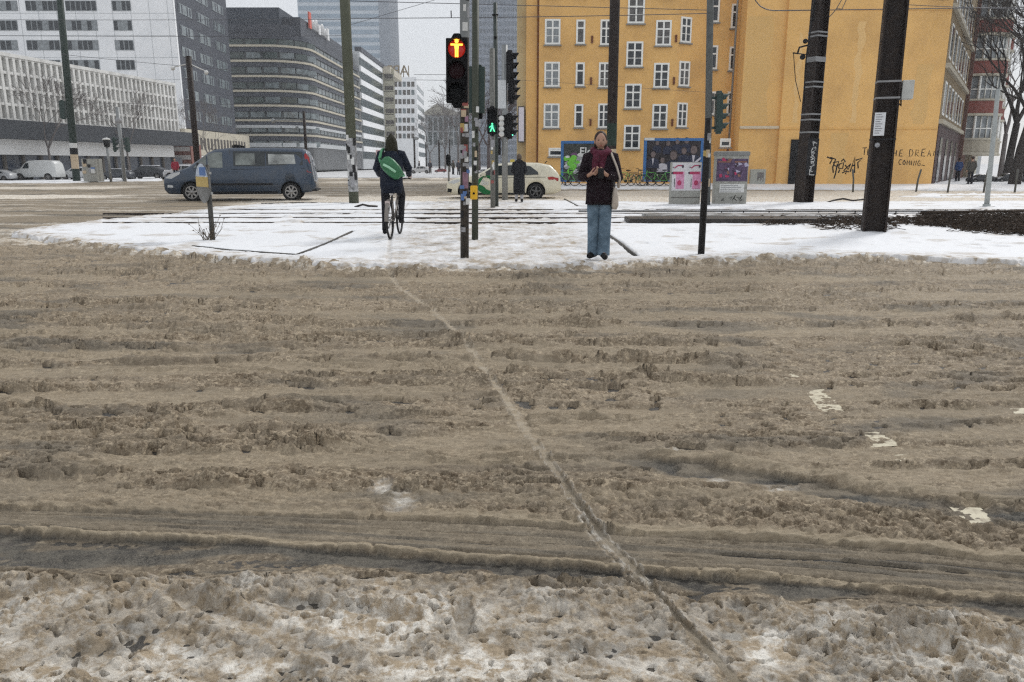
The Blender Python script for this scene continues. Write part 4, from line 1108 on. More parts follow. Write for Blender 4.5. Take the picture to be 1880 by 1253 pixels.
def ped_head(parent, x, z0, w_, h, lit='red', ry=0.0, m=None, n=3):
    """pedestrian signal facing the camera: housing, lenses, visors, icon"""
    m = m or M_spoly
    mb = MB(); d = w_*.55
    mb.box(x-w_/2, x+w_/2, -d/2, d/2, z0, z0+h)
    mb.prism([(x-w_*.28, z0+h), (x+w_*.28, z0+h), (x+w_*.14, z0+h+w_*.22), (x-w_*.14, z0+h+w_*.22)], 'y', -d*.35, d*.35)
    mb.prism([(x-w_*.28, z0), (x-w_*.14, z0-w_*.22), (x+w_*.14, z0-w_*.22), (x+w_*.28, z0)], 'y', -d*.35, d*.35)
    hd = mb.build('housing', m, parent, bevel=.012)
    sec = h/n
    for i in range(n):
        zc = z0+h-sec*(i+.5); rr_ = min(w_, sec)*.42
        on = (lit == 'red' and i == 0) or (lit == 'green' and i == n-1-(n > 2))
        lm = MB(); lm.lathe((x, -d/2-.001, zc), 'y', [(-.012, rr_*.9), (0, rr_)], 20)
        lm.build('lens', mat('lens_red_glow', (.10,.004,.003), .3, emit=(.5,.02,.01), estr=.45) if on and lit == 'red' else (mat('lens_green_dark', (.003,.03,.022), .3, emit=(0,.12,.08), estr=.25) if on else (mat('lens_red_dark', (.016,.003,.005), .6) if lit == 'red' and i == 1 else mat('lens_dark', (.004,.005,.006), .7))), hd)
        vs = MB()
        n_ = 12; t0, t1 = -.25*PI, 1.25*PI; vv = []
        for k in range(n_+1):
            t = t0+(t1-t0)*k/n_
            for q, yy in ((rr_*1.06, -d/2), (rr_*1.06, -d/2-rr_*(.35+.8*max(math.sin(t), 0))), (rr_*1.13, -d/2-rr_*(.35+.8*max(math.sin(t), 0))), (rr_*1.13, -d/2)): vv.append((x+q*math.cos(t), yy, zc+q*math.sin(t)))
        vs.add(vv, [(k*4+a, k*4+b, k*4+4+b, k*4+4+a) for k in range(n_) for a, b in ((0,1),(1,2),(2,3),(3,0))] + [(0,3,2,1), (n_*4, n_*4+1, n_*4+2, n_*4+3)])
        vs.build('visor', m, hd)
        if on:
            ic = MB(); man_icon(ic, x, zc, rr_*2.75, -d/2-.014, lit == 'green')
            ic.build('lit_figure', mat('red_figure', (.1,.02,.01), .5, emit=(1,.42,.04), estr=3.2) if lit == 'red' else mat('green_figure', (.02,.1,.06), .5, emit=(.12,1,.45), estr=1.3), hd)
    return hd
def veh_head(parent, loc, rz, n=3, s=.30, m=None, lit=None):
    """vehicle signal: housing with n round lenses and hoods, facing local -y then turned by rz"""
    m = m or M_sgreen; h = n*s
    mb = MB(); mb.box(-s*.5, s*.5, -.10, .10, 0, h)
    mb.prism([(-s*.35, h), (s*.35, h), (s*.2, h+.07), (-s*.2, h+.07)], 'y', -.08, .08); mb.prism([(-s*.35, 0), (-s*.2, -.07), (s*.2, -.07), (s*.35, 0)], 'y', -.08, .08)
    hd = mb.build('signal_head', m, parent, bevel=.015); hd.location = loc; hd.rotation_euler = (0, 0, rz)
    for i in range(n):
        zc = h-s*(i+.5); r = s*.36
        lm = MB(); lm.lathe((0, -.101, zc), 'y', [(-.01, r*.9), (0, r)], 16)
        lm.build('lens', (mat('lit_lens_'+lit[1], lit[2], .4, emit=lit[2], estr=1.6) if lit and lit[0] == i else mat('lens_dark', (.004,.005,.006), .7)), hd)
        vv = []; n_ = 10; t0, t1 = -.15*PI, 1.15*PI
        for k in range(n_+1):
            t = t0+(t1-t0)*k/n_; L_ = .10+.14*max(math.sin(t), 0)
            for q, yy in ((r*1.08, -.10), (r*1.08, -.10-L_), (r*1.17, -.10-L_), (r*1.17, -.10)): vv.append((q*math.cos(t), yy, zc+q*math.sin(t)))
        vs = MB(); vs.add(vv, [(k*4+a, k*4+b, k*4+4+b, k*4+4+a) for k in range(n_) for a, b in ((0,1),(1,2),(2,3),(3,0))] + [(0,3,2,1), (n_*4, n_*4+1, n_*4+2, n_*4+3)])
        vs.build('visor', m, hd)
    return hd
Z0 = .08
# 1 nearest pedestrian signal
t = pole_thing('pedestrian_signal', 853, 475, 4.9, .060, mat('worn_dark_pole', (.045,.040,.034), .6, var=.3, scale=14, dirt=((.10,.085,.07), .6, 9)), 'pedestrian signal showing a lit red standing figure on a sticker covered pole', 'traffic light', top_px=853)
g = t.location; z = lambda py: P(853, py, g.y).z-Z0
ped_head(t, (840-853)/1400*g.y, z(190), .29, z(72)-z(190), 'red', n=3)
mb = MB(); mb.box(-.10, .0, .0, .05, z(195), z(187)); mb.box(-.10, .0, .0, .05, z(76), z(70)); mb.build('bracket', M_spoly, t)
mb = MB(); patch_ring(mb, .060, z(70), 4.85, -PI, 0, 10, .004); mb.build('sleeve', mat('grey_sleeve', (.20,.21,.21), .5, var=.2), t)
stickers(t, .060, .75, 2.1, 30, 21, (.03, .10), cols=[0,1,1,1,2,4,5,6,6,7,3]); stickers(t, .062, 2.95, 4.8, 9, 22, (.05, .13), cols=[0, 1, 0, 6]); stickers(t, .060, .15, .6, 4, 23, (.04, .1), cols=[1, 6])
mb = MB(); patch_ring(mb, .060, z(346), z(316), -PI*.62, -PI*.22, 8, .030-.022); mb.build('poster', mat('faded_pink_paper', (.25,.15,.19), .7, var=.4, scale=14), t)
# 2 second pole: back of a signal
t = pole_thing('signal_pole', 872, 441, 4.0, .058, M_pole_g, 'olive pole carrying a dark green signal turned away with a yellow push button', 'traffic light', top_px=873)
g = t.location; z = lambda py: P(872, py, g.y).z-Z0
mb = MB(); mb.box(-.02, .16, .02, .22, z(208), z(122)); mb.prism([(.03, z(122)), (.12, z(122)), (.10, z(118)), (.05, z(118))], 'y', .04, .2); hd = mb.build('housing', M_sgreen, t, bevel=.01)
mb = MB(); mb.box(-.12, -.04, .0, .2, z(208), z(122)); mb.build('housing', M_sgreen, t, bevel=.01)
mb = MB(); mb.box(.05, .12, .06, .18, z(218), z(208)); mb.build('bracket', M_spoly, t)
mb = MB(); mb.box(-.075, .045, -.15, -.05, z(366), z(341)); bb_ = mb.build('push_button', mat('yellow_box', (.70,.40,.03), .5), t, bevel=.015)
mb = MB(); mb.lathe((-.015, -.15, z(355)), 'y', [(-.01, .018), (0, .02)], 12); mb.build('button', M_spoly, bb_)
stickers(t, .058, 1.0, 2.4, 12, 31, (.05, .12), cols=[0, 1, 3, 6, 7])
mb = MB(); mb.box(-.0, .09, -.075, -.05, z(233), z(221)); mb.build('sticker', M_stick[1], t)
# 3 green pedestrian signal beyond the tracks
t = pole_thing('pedestrian_signal', 905, 382, 4.6, .075, mat('stickered_grey_pole', (.16,.16,.145), .6, var=.35, scale=20), 'pedestrian signal with a lit green walking figure beyond the tracks', 'traffic light')
g = t.location; z = lambda py: P(905, py, g.y).z-Z0
mb = MB(); 
ped_head(t, 0, z(247), .30, z(200)-z(247), 'green', n=2)
for o in t.children: 
    if o.name.startswith('housing'): o.location.y = -.18
stickers(t, .075, .6, 2.3, 14, 41, (.08, .22))
# 4 tall pole with traffic heads on it
t = pole_thing('traffic_light', 911, 380, P(911, 28, G(911, 380).y).z, .075, mat('dull_green_pole', (.05,.06,.055), .5, var=.2), 'tall thin dark pole behind the green figure with a bracket near its top', 'traffic light', rtop=.06)
g = t.location; z = lambda py: P(911, py, g.y).z-Z0
mb = MB(); mb.tube([(0,0,z(70)), (.0,-.1,z(70))], .05, 6); mb.box(-.09, .09, -.09, .09, z(29), z(27)); mb.build('cap', M_spoly, t)
t = pole_thing('traffic_light', 927, 366, P(927, 100, G(927, 366).y).z, .11, M_galv, 'grey pole with three traffic signals and white backboards beside the orange house', 'traffic light')
g = t.location; z = lambda py: P(927, py, g.y).z-Z0
for (pya, pyb, px, lit) in ((150, 97, 936, None), (188, 147, 939, None), (252, 212, 936, (2, 'green', (.15,1,.6)))):
    hd = veh_head(t, ((px-927)/1400*g.y, -.12, z(pya)), PI*.42, 3, (z(pyb)-z(pya))/3, M_spoly, lit)
mb = MB(); mb.box(-.05, .12, -.10, -.05, z(148), z(100)); mb.m = 0; mb.box(-.25, .05, -.14, -.09, z(200), z(148)); mb.build('backboard', mat('backboard_white', (.55,.57,.58), .5), t)
mb = MB(); mb.box(-.42, .1, -.2, -.14, z(252), z(212)); mb.m = 1
for k in range(4): mb.lathe((-.12, -.2, z(247-k*9.5)), 'y', [(-.03, .10), (0, .11)], 10)
mb.build('tram_signal', [M_spoly, mat('tram_lamp_white', (.6,.6,.58), .4)], t)
mb = MB(); mb.box(-.50, -.15, -.2, -.1, z(285), z(254)); mb.m = 1; mb.lathe((-.36, -.21, z(256)), 'y', [(-.03, .09), (0, .09)], 10); mb.build('signal_head', [M_spoly, mat('red_lamp_lit', (.5,.03,.02), emit=(1,.12,.06), estr=2)], t)
# 5 right: slim near post and four lens signal mast
t = pole_thing('post', 1287, 470, P(1291, 222, G(1287,470).y).z-.08, .050, mat('black_post', (.016,.015,.015), .5, var=.2), 'slim black post with small stickers in front of the pink poster cabinet', 'post')
stickers(t, .050, 1.2, 2.0, 5, 51, (.05, .12), cols=[3, 0, 1, 7])
t = pole_thing('traffic_light', 1298, 378, 9.0, .105, mat('grey_green_mast', (.10,.105,.10), .5, var=.2), 'tall mast with a dark green four lens signal pointing right', 'traffic light', top_px=1304)
g = t.location; z = lambda py: P(1298, py, g.y).z-Z0
hd = veh_head(t, (.32, 0, z(243)), PI*.5, 4, (z(172)-z(243))/4, M_sgreen)
mb = MB(); mb.box(0, .3, -.04, .04, z(238), z(233)); mb.box(0, .3, -.04, .04, z(183), z(178)); mb.build('bracket', M_sgreen, t)
stickers(t, .105, .5, 2.4, 6, 52, (.1, .25), cols=[1, 7, 0])
# 6 catenary masts
t = pole_thing('catenary_mast', 1120, 381, 9.5, .15, M_pole_br, 'dark brown round mast behind the standing pedestrian', 'mast', top_px=1129)
mb = MB(); patch_ring(mb, .15, 1.0, 1.75, -PI*.9, -PI*.1, 8, .004); mb.build('poster', M_stick[7], t)
mb = MB(); patch_ring(mb, .15, 1.85, 2.5, -PI*.95, -PI*.05, 8, .003); mb.build('band', mat('dark_green_band', (.02,.035,.025), .5), t)
t = pole_thing('catenary_mast', 650, 375, 10, .165, mat('olive_mast_paint', (.085,.09,.062), .6, var=.15, scale=3), 'olive green mast plastered with torn black and white posters', 'mast', top_px=633)
g = t.location; z = lambda py: P(650, py, g.y).z-Z0
mb = MB(); patch_ring(mb, .165, z(352), z(254), -PI*.98, -PI*.02, 10, .003); mb.build('poster', mat('torn_poster', (.28,.28,.28), .7, var=.9, scale=7, stretch=(1,1,.7)), t)
rr_ = random.Random(4)
for i in range(20):
    zz_ = z(350)+(z(258)-z(350))*rr_.random(); a = -PI/2+rr_.uniform(-1, 1); mb = MB(); patch_ring(mb, .165, zz_, zz_+rr_.uniform(.1, .28), a-.35, a+.3, 5, .004+.0005*i); mb.build('poster', M_stick[rr_.choice([0, 0, 6, 6, 1])], t)
t = pole_thing('catenary_mast', 141, 333, 17, .27, mat('left_mast_green', (.030,.045,.038), .5, var=.15, scale=2), 'tall dark green mast behind the poster covered cabinet on the left', 'mast', rtop=.22, top_px=110)
g = t.location; z = lambda py: P(141, py, g.y).z-Z0
hd = veh_head(t, (-.55, 0, z(218)), PI, 3, .42, M_sgreen); 
mb = MB(); patch_ring(mb, .27, z(272), z(263), -PI, 0, 8, .01); mb.build('band', M_stick[0], t)
mb = MB(); patch_ring(mb, .27, z(283), z(272), -PI, 0, 8, .012); mb.build('band', M_black, t)
mb = MB(); patch_ring(mb, .27, z(310), z(284), -PI, 0, 8, .01); mb.build('poster', M_stick[7], t)
t = pole_thing('catenary_mast', 366, 345, P(347, 118, G(366,345).y).z, .16, M_pole_br, 'dark brown mast with a flat top rising behind the blue van', 'mast')
q = P(347, 118, t.location.y); t.rotation_euler = (0, math.atan2(q.x-t.location.x, q.z), 0)
mb = MB(); mb.tube([(-.9, 0, 6.4), (0, 0, 6.6), (.9, 0, 6.2)], .03, 5); mb.ball((-.9, 0, 6.35), .12, 8, 6); mb.ball((.9, 0, 6.15), .12, 8, 6); mb.build('insulator', M_stick[0], t)
# rolled steel H masts, right
def hmast(px, py, wpx, toppx, lab, seed, top=10.5, ratio=.6):
    g = G(px, py, Z0); t = empty('catenary_mast', g, 0, lab, 'mast')
    w0 = wpx/1400*g.y; w1 = w0*.82
    mb = MB(); d = w0*.95
    def tap(x0, x1, y0, y1):
        k = w1/w0
        vs = [(x0,y0,-.1),(x1,y0,-.1),(x1,y1,-.1),(x0,y1,-.1),(x0*k,y0*k,top),(x1*k,y0*k,top),(x1*k,y1*k,top),(x0*k,y1*k,top)]
        mb.add(vs, [(0,3,2,1),(4,5,6,7),(0,1,5,4),(1,2,6,5),(2,3,7,6),(3,0,4,7)])
    a = w0/2
    tap(-a, -a+.035, -d/2, d/2); tap(a-.035, a, -d/2, d/2); tap(-a+.03, a-.03, -.02, .02)
    body = mb.build('mast_profile', M_pole_br, t)
    q = P(toppx, 0, g.y); t.rotation_euler = (0, math.atan2(q.x-g.x, q.z-Z0), math.radians(24) if seed == 1 else math.radians(-18))
    return t, g, w0, d, (lambda y_: P(px, y_, g.y).z-Z0)
M_tape = mat('steel_strap', (.24,.24,.24), .5, .3)
t, g, w0, d, z = hmast(1474.5, 373, 25, 1508, 'dark steel profile mast with white tag writing and an insulator bracket', 1)
def strap(t, w0, d, zz, hh, m=M_tape):
    mb = MB(); k = 1-.18*zz/10.5; a = w0/2*k+.006; b_ = d/2*k+.006
    for (x0, x1, y0, y1) in ((-a, a, -b_, -b_+.005), (-a, a, b_-.005, b_), (-a, -a+.005, -b_+.005, b_-.005), (a-.005, a, -b_+.005, b_-.005)): mb.box(x0, x1, y0, y1, zz, zz+hh)
    mb.build('strap', m, t)
for py_ in (245, 222, 212, 162, 153): strap(t, w0, d, z(py_), .05)
strap(t, w0, d, z(115), .16); strap(t, w0, d, z(69), .05); strap(t, w0, d, z(62), .05)
mb = MB(); rr_ = random.Random(8); x_ = 0
for i in range(16):
    zc = z(320)+i*(z(258)-z(320))/16
    pts = [(rr_.uniform(-.10, .14), -d/2-.012, zc+rr_.uniform(-.06, .10)) for _ in range(4)]
    mb.tube(pts, .014, 4)
mb.build('graffiti', M_stick[0], t)
mb = MB(); mb.box(-w0*.5, w0*.5, -d/2-.008, -d/2-.0, z(322), z(255)); mb.build('sheet', M_black, t)
# insulator bracket
mb = MB(); mb.tube([(-.28, 0, z(20)), (-.42, 0, z(100)), (-.42, 0, z(135)), (-.35, 0, z(190))], .022, 6); mb.tube([(-.42,0,z(135)), (-.42,0,z(102)), (-1.0,0,z(101))], .022, 6); mb.tube([(-.98,0,z(101)), (-.80,0,z(150)), (-.50,0,z(188))], .013, 5)
mb.tube([(-.42,0,z(85)), (-.75,0,z(90)), (-.80,0,z(100))], .03, 6); mb.ball((-.52,0,z(78)), .08, 8, 6); mb.ball((-.58,0,z(107)), .09, 8, 6)
mb.tube([(-.28,0,z(1)), (-.30,0,z(37))], .03, 6); mb.ball((-.31,0,z(38)), .05, 8, 6); mb.build('cable_bracket', M_black, t)
t, g, w0, d, z = hmast(1603, 427, 39, 1646, 'massive dark brown profile mast with a white notice and grey box', 2)
for py_ in (153, 183): strap(t, w0, d, z(py_), .035)
strap(t, w0, d, z(258), .03, M_black)
mb = MB(); mb.box(w0*.55, w0*.55+.20, -.16, .14, z(184), z(150)); mb.build('cabinet', mat('pale_grey_box', (.45,.45,.42), .5), t, bevel=.01)
mb = MB(); mb.tube([(w0*.55+.02, 0, z(184)), (w0*.62, 0, z(196)), (w0*.5, 0, z(190))], .015, 6); mb.box(w0*.4, w0*.56, -.05, .05, z(178), z(172)); mb.build('cable', M_black, t)
mb = MB(); mb.box(-w0*.47, -w0*.02, -d/2-.012, -d/2-.004, z(250), z(208)); nt_ = mb.build('notice', mat('paper_notice', (.62,.63,.64), .6, var=.06, scale=20), t)
mb = MB()
for k in range(9): mb.box(-w0*.42, -w0*.42+w0*.33*(.6+.4*((k*7) % 5)/5), -d/2-.0145, -d/2-.012, z(246)+k*.042, z(246)+k*.042+.014)
mb.build('print', mat('grey_print', (.25,.25,.26), .7), nt_)
mb = MB(); mb.lathe((-w0*.25, -d/2-.004, z(267)), 'y', [(-.006, .045), (0, .045)], 14); mb.build('sticker', M_stick[1], t)
# light grey post, right
t = pole_thing('lamp_post', 1811, 381, P(1832, 176, G(1811,381).y).z, .075, mat('light_grey_paint', (.36,.38,.37), .5, var=.12, scale=6), 'light grey tapering post with a foot flange at the right edge', 'lamp post', base=.10, rtop=.06)
q = P(1831, 176, t.location.y); t.rotation_euler = (0, math.atan2(q.x-t.location.x, q.z), 0)
mb = MB(); mb.box(-.16, .16, -.16, .16, -.03, .03); mb.build('foot_plate', M_galv, t)
# 7 round sign seen obliquely, twigs beside it
g = G(391, 443, Z0); t = empty('traffic_sign', g, 0, 'round grimy sign seen edge on with yellow and blue stickers on a short leaning post', 'sign')
q = P(380, 310, g.y); lean = math.atan2(q.x-g.x, q.z-Z0); t.rotation_euler = (0, lean, 0)
mb = MB(); mb.tube([(0,0,-.1), (0,0,1.30)], .042, 12); mb.build('pole', mat('dirty_steel_post', (.07,.068,.062), .6, var=.3, scale=10), t)
sg = MB(); sg.lathe((0, -.055, 1.0), 'y', [(-.012, .335), (-.004, .345), (.004, .335)], 36); so_ = sg.build('sign_plate', mat('grimy_plate', (.16,.16,.155), .5, .2, var=.35, scale=7), t)
so_.rotation_euler = (0, 0, math.radians(-50)); so_.location = (-.03, 0, 0)
mb = MB()
def cap_seg(mb, r, a0, a1, y, n=14, zc=1.0):
    vs = [(r*math.cos(a0+(a1-a0)*k/n), y, zc+r*math.sin(a0+(a1-a0)*k/n)) for k in range(n+1)]; mb.add([(v[0], v[1], v[2]) for v in vs]+[(v[0], v[1]-.004, v[2]) for v in vs], [tuple(range(n+1)), tuple(reversed(range(n+1, 2*n+2)))])
cap_seg(mb, .32, PI*.10, PI*.9, -.070); mb.build('sticker', mat('bluish_white_sticker', (.45,.50,.58), .5, var=.5, scale=14), so_)
mb = MB(); mb.box(-.30, .30, -.076, -.070, .93, 1.10); mb.build('sticker', M_stick[3], so_)
mb = MB(); mb.box(-.1, .22, -.077, -.071, 1.12, 1.26); mb.build('sticker', M_stick[5], so_)
mb = MB(); mb.box(-.05, .05, -.05, .05, .80, .84); mb.box(-.05, .05, -.05, .05, 1.14, 1.18); mb.build('clamp', M_galv, t)
# 8 cabinets with posters
def cabinet(px0, px1, pyt, pyb, lab, depth=.45, snow=False):
    gc = G((px0+px1)/2, pyb, Z0); w_ = (px1-px0)/1400*gc.y*1.015; h = P(px0, pyt, gc.y).z-Z0
    t = empty('utility_cabinet', gc, 0, lab, 'cabinet', None)
    mb = MB(); mb.box(-w_/2, w_/2, 0, depth, .0, h); mb.build('body', mat('grey_grp_cabinet', (.33,.33,.30), .6, var=.15, scale=6, dirt=((.20,.185,.16), .6, 5)), t, bevel=.02)
    return t, w_, h
t, w_, h = cabinet(1231, 1284, 298, 377, 'low grey utility cabinet with two pink and white bicycle posters', .28)
mb = MB(); mb.box(-w_/2+.02, w_/2-.02, -.004, 0, h*.34, h-.02); po = mb.build('poster', mat('white_poster', (.62,.61,.62), .6, var=.08, scale=12), t)
Mpink = mat('poster_pink', (.60,.28,.42), .6, var=.3, scale=9); Mred = mat('poster_magenta', (.42,.05,.12), .6); Mdk = mat('poster_ink', (.06,.04,.06), .6)
mb = MB()
for dx in (-.24, .30):
    mb.m = 0; mb.box(dx-.10, dx+.17, -.008, -.004, h*.38, h*.78)
    mb.m = 1; mb.tube([(dx-.16, -.010, h*.86), (dx-.05, -.010, h*.92), (dx+.08, -.010, h*.92)], .018, 4); mb.box(dx-.20, dx+.12, -.012, -.008, h*.72, h*.78); mb.ball((dx+.02, -.010, h*.52), (.07, .006, .085), 10, 6)
    mb.m = 2; mb.ball((dx-.22, -.012, h*.75), (.035, .006, .035), 8, 5); mb.ball((dx+.11, -.012, h*.90), (.035, .006, .05), 8, 5); mb.box(dx-.15, dx-.13, -.012, -.008, h*.42, h*.62); mb.ball((dx-.20, -.010, h*.88), (.02, .006, .02), 8, 5)
mb.build('poster_picture', [Mpink, Mred, Mdk], po)
mb = MB(); mb.box(-w_/2+.01, w_/2-.01, -.006, 0, h*.17, h*.185); mb.build('door_gap', M_stone, t)
t, w_, h = cabinet(1311, 1369, 278, 376, 'tall grey utility cabinet with dark purple poster and papers', .30)
mb = MB(); mb.box(-w_/2-.02, w_/2+.02, -.03, .32, h-.14, h-.02); mb.build('hood', mat('weathered_hood', (.22,.22,.21), .6), t, bevel=.01)
mb = MB(); mb.box(-w_/2+.03, w_/2-.03, -.006, 0, h*.44, h*.86); po = mb.build('poster', mat('purple_poster', (.10,.07,.12), .6, var=.6, scale=7), t)
mb = MB(); rr_ = random.Random(12)
for sx in (-.27, .27):
    for i in range(9):
        zc = h*(.48+.33*rr_.random()); xx = sx+rr_.uniform(-.20, .20); mb.m = rr_.choice([0, 0, 1, 2, 3])
        mb.prism([(xx, zc), (xx+rr_.uniform(.05, .14), zc+.03), (xx+rr_.uniform(.02, .12), zc+rr_.uniform(.06, .16)), (xx-.03, zc+.1)], 'y', -.010-i*.0004, -.006)
for sx in (-.27, .27): mb.m = 3; mb.box(sx-.20, sx+.20, -.016, -.006, h*.79, h*.815)
mb.build('poster_picture', [mat('poster_lilac', (.42,.40,.52), .6), Mred, Mdk, mat('poster_brown', (.24,.12,.09), .6)], po)
mb = MB(); mb.box(-w_/2+.16, w_/2-.1, -.006, 0, h*.23, h*.39); po = mb.build('paper', M_stick[0], t)
mb = MB()
for k in range(4): mb.box(-w_/2+.2, w_/2-.2-.1*(k % 2), -.009, -.006, h*.25+k*.06, h*.25+k*.06+.018)
mb.build('print', mat('grey_print', (.25,.25,.26)), po)
mb = MB(); 
for k in range(8): a = rr_.uniform(-.5, .4); mb.tube([(a, -.004, h*(.05+.1*rr_.random())), (a+.1, -.004, h*(.05+.14*rr_.random())), (a+.05, -.004, h*.1)], .008, 4)
mb.build('graffiti', M_black, t)
g = G(1391, 339, .1); t = empty('utility_cabinet', g, 0, 'small grey box with dark scribbles at the foot of the blank orange wall', 'cabinet')
w_ = 27/1400*g.y; mb = MB(); mb.box(-w_/2, w_/2, 0, .3, 0, .95); mb.build('body', mat('box_grey', (.36,.36,.32), .6), t, bevel=.02)
mb = MB(); 
for k in range(7): mb.box(-.05+k*.06, -.02+k*.06, -.005, 0, .2+.1*(k % 3), .75); 
mb.build('graffiti', Mdk, t)
# left cabinet with posters
g = G(166, 334, .1); t = empty('utility_cabinet', g, 0, 'poster plastered cabinet at the foot of the tall green mast', 'cabinet'); sc = g.y/1400
mb = MB(); mb.box(-12*sc, 14*sc, 0, .9, 0, 40*sc); mb.build('body', mat('grey_grp_cabinet', (.33,.33,.30)), t, bevel=.02)
rr_ = random.Random(14)
for i in range(9):
    x0 = rr_.uniform(-12, 6)*sc; z0 = rr_.uniform(13, 32)*sc; mb = MB(); mb.box(x0, x0+rr_.uniform(4, 8)*sc, -.02-.003*i, 0, z0, z0+rr_.uniform(5, 8)*sc); mb.build('poster', M_stick[rr_.choice([0, 1, 7, 6, 0, 5])], t)
# heap of snow covered stuff left of it
# 9 billboards
def billboard(px0, px1, pyt, pyb, Y, lab):
    a = P(px0, pyt, Y); b_ = P(px1, pyb, Y); t = empty('billboard', ((a.x+b_.x)/2, Y, .08), 0, lab, 'billboard')
    w_ = b_.x-a.x; z1 = a.z-.08; z0 = max(b_.z-.08, .25)
    fb = MB(); fr = .16
    fb.box(-w_/2, w_/2, -.08, .12, z1-fr, z1); fb.box(-w_/2, w_/2, -.08, .12, z0, z0+fr*.6); fb.box(-w_/2, -w_/2+fr, -.08, .12, z0+fr*.6, z1-fr); fb.box(w_/2-fr, w_/2, -.08, .12, z0+fr*.6, z1-fr)
    fb.build('frame', mat('billboard_blue', (.05,.15,.36), .5, var=.15), t, bevel=.01)
    mb = MB()
    for x in (-w_/2+.3, w_/2-.3): mb.box(x-.06, x+.06, .0, .1, -.1, z0)
    mb.build('leg', M_stone, t)
    return t, w_, z0, z1
t, w_, z0, z1 = billboard(1030, 1118, 259, 344, 47, 'blue framed billboard with a graffiti sprayed black and white collage')
mb = MB(); mb.box(-w_/2+.16, w_/2-.16, -.05, .05, z0+.1, z1-.16); po = mb.build('poster', mat('collage_dark', (.05,.055,.05), .6, var=.5, scale=3), t)
mb = MB(); rr_ = random.Random(3)
for i in range(70):
    x = rr_.uniform(-w_/2+.3, w_/2-.35); z = z0+.15+(z1-z0-.9)*rr_.random(); mb.m = rr_.choice([0, 0, 1, 2, 3, 1]); r = rr_.uniform(.05, .2)
    mb.prism([(x+r*1.4*math.cos(k*1.05+i), z+r*math.sin(k*1.05+i)*rr_.uniform(.5, 1)) for k in range(6)], 'y', -.055-.0005*i, -.05)
mb.m = 3
for k in range(6): mb.ball((-.9+.1*(k % 3), -.09, z0+.6+.16*k), (.20, .015, .17), 8, 5)
mb.build('poster_picture', [M_stick[0], M_stick[1], mat('poster_plum', (.16,.08,.16), .6), mat('spray_green', (.16,.50,.06), .6)], po)
text('Elor', .62, (.45-.3, -.10, z1-.62), (PI/2, 0, 0), M_stick[0], 'lettering', t, depth=.01, offset=.01)
t, w_, z0, z1 = billboard(1183, 1287, 254, 344, 47, 'blue framed billboard showing a dark group photograph of people in suits')
mb = MB(); mb.box(-w_/2+.16, w_/2-.16, -.05, .05, z0+.1, z1-.16); po = mb.build('poster', mat('group_photo_dark', (.035,.030,.034), .5, var=.6, scale=1.6), t)
mb = MB(); mb.box(-w_/2, -w_/2+.6, -.09, -.08, z1-.13, z1+.02); mb.build('label_plate', M_stick[0], t)
mb = MB(); skin_m = mat('photo_skin', (.16,.125,.12), .6, var=.3, scale=5); suit = mat('photo_suit', (.03,.035,.06), .6); shirt = mat('photo_shirt', (.50,.48,.52), .6)
for j, (x, z, r, sh) in enumerate(((-1.22,.35,.20,1),(-.65,.02,.17,2),(.0,.30,.28,0),(.62,.55,.2,0),(1.2,.62,.27,3),(-.35,1.0,.16,0),(.2,1.12,.18,0),(.75,1.15,.17,0),(-1.0,1.02,.14,0))):
    zc = z0+1.25+z; y_ = -.052-.004*(10-j)
    mb.m = 1 if sh != 2 else 2; mb.prism([(x-r*1.9, zc-r*4), (x+r*1.9, zc-r*4), (x+r*1.7, zc-r*1.6), (x+r*.6, zc-r*1.1), (x-r*.6, zc-r*1.1), (x-r*1.7, zc-r*1.6)], 'y', y_-.002, y_+.002)
    mb.m = 0; mb.ball((x, y_-.004, zc), (r*.75, .01, r), 12, 8)
    if sh in (1, 3): mb.m = 2; mb.prism([(x-r*.35, zc-r*1.15), (x+r*.35, zc-r*1.15), (x, zc-r*3.2)], 'y', y_-.006, y_-.003)
    mb.m = 3; mb.ball((x, y_-.001, zc+r*.55), (r*.8, .01, r*.6), 10, 6)
mb.m = 2; mb.prism([(.95, z0+.9), (1.05, z0+.78), (1.65, z0+1.35), (1.6, z0+1.45)], 'y', -.11, -.10)
mb.build('poster_picture', [skin_m, suit, shirt, mat('photo_hair', (.045,.035,.035), .7)], po)
# 10 graffiti on the blank wall
GW = OY-1.25-.006
STK = {'T': [[(0,1),(.7,1.02)],[(.36,1),(.32,0)]], 'H': [[(0,1),(.02,0)],[(.55,1.03),(.5,0)],[(0,.5),(.53,.55)]], 'E': [[(.5,1),(.02,.97),(0,0),(.52,.02)],[(0,.52),(.4,.5)]],
       'D': [[(0,1),(.02,0),(.4,.1),(.58,.5),(.4,.92),(0,1)]], 'R': [[(0,0),(.02,1),(.5,.9),(.45,.55),(.03,.48),(.55,0)]], 'A': [[(0,0),(.3,1),(.6,0)],[(.12,.4),(.5,.38)]], 'M': [[(0,0),(.08,1),(.38,.35),(.68,1),(.75,0)]],
       'C': [[(.5,.9),(.2,1),(0,.5),(.15,.05),(.5,.1)]], 'O': [[(.3,1),(.02,.6),(.1,.1),(.4,0),(.6,.5),(.3,1)]], 'I': [[(.1,1),(.08,0)]], 'N': [[(0,0),(.02,1),(.5,.02),(.52,1)]], 'G': [[(.52,.88),(.2,1),(0,.5),(.2,0),(.52,.1),(.5,.45),(.3,.45)]], '.': [[(.05,.05),(.2,.02)]], '_': [[(0,.1),(.7,-.05)]]}
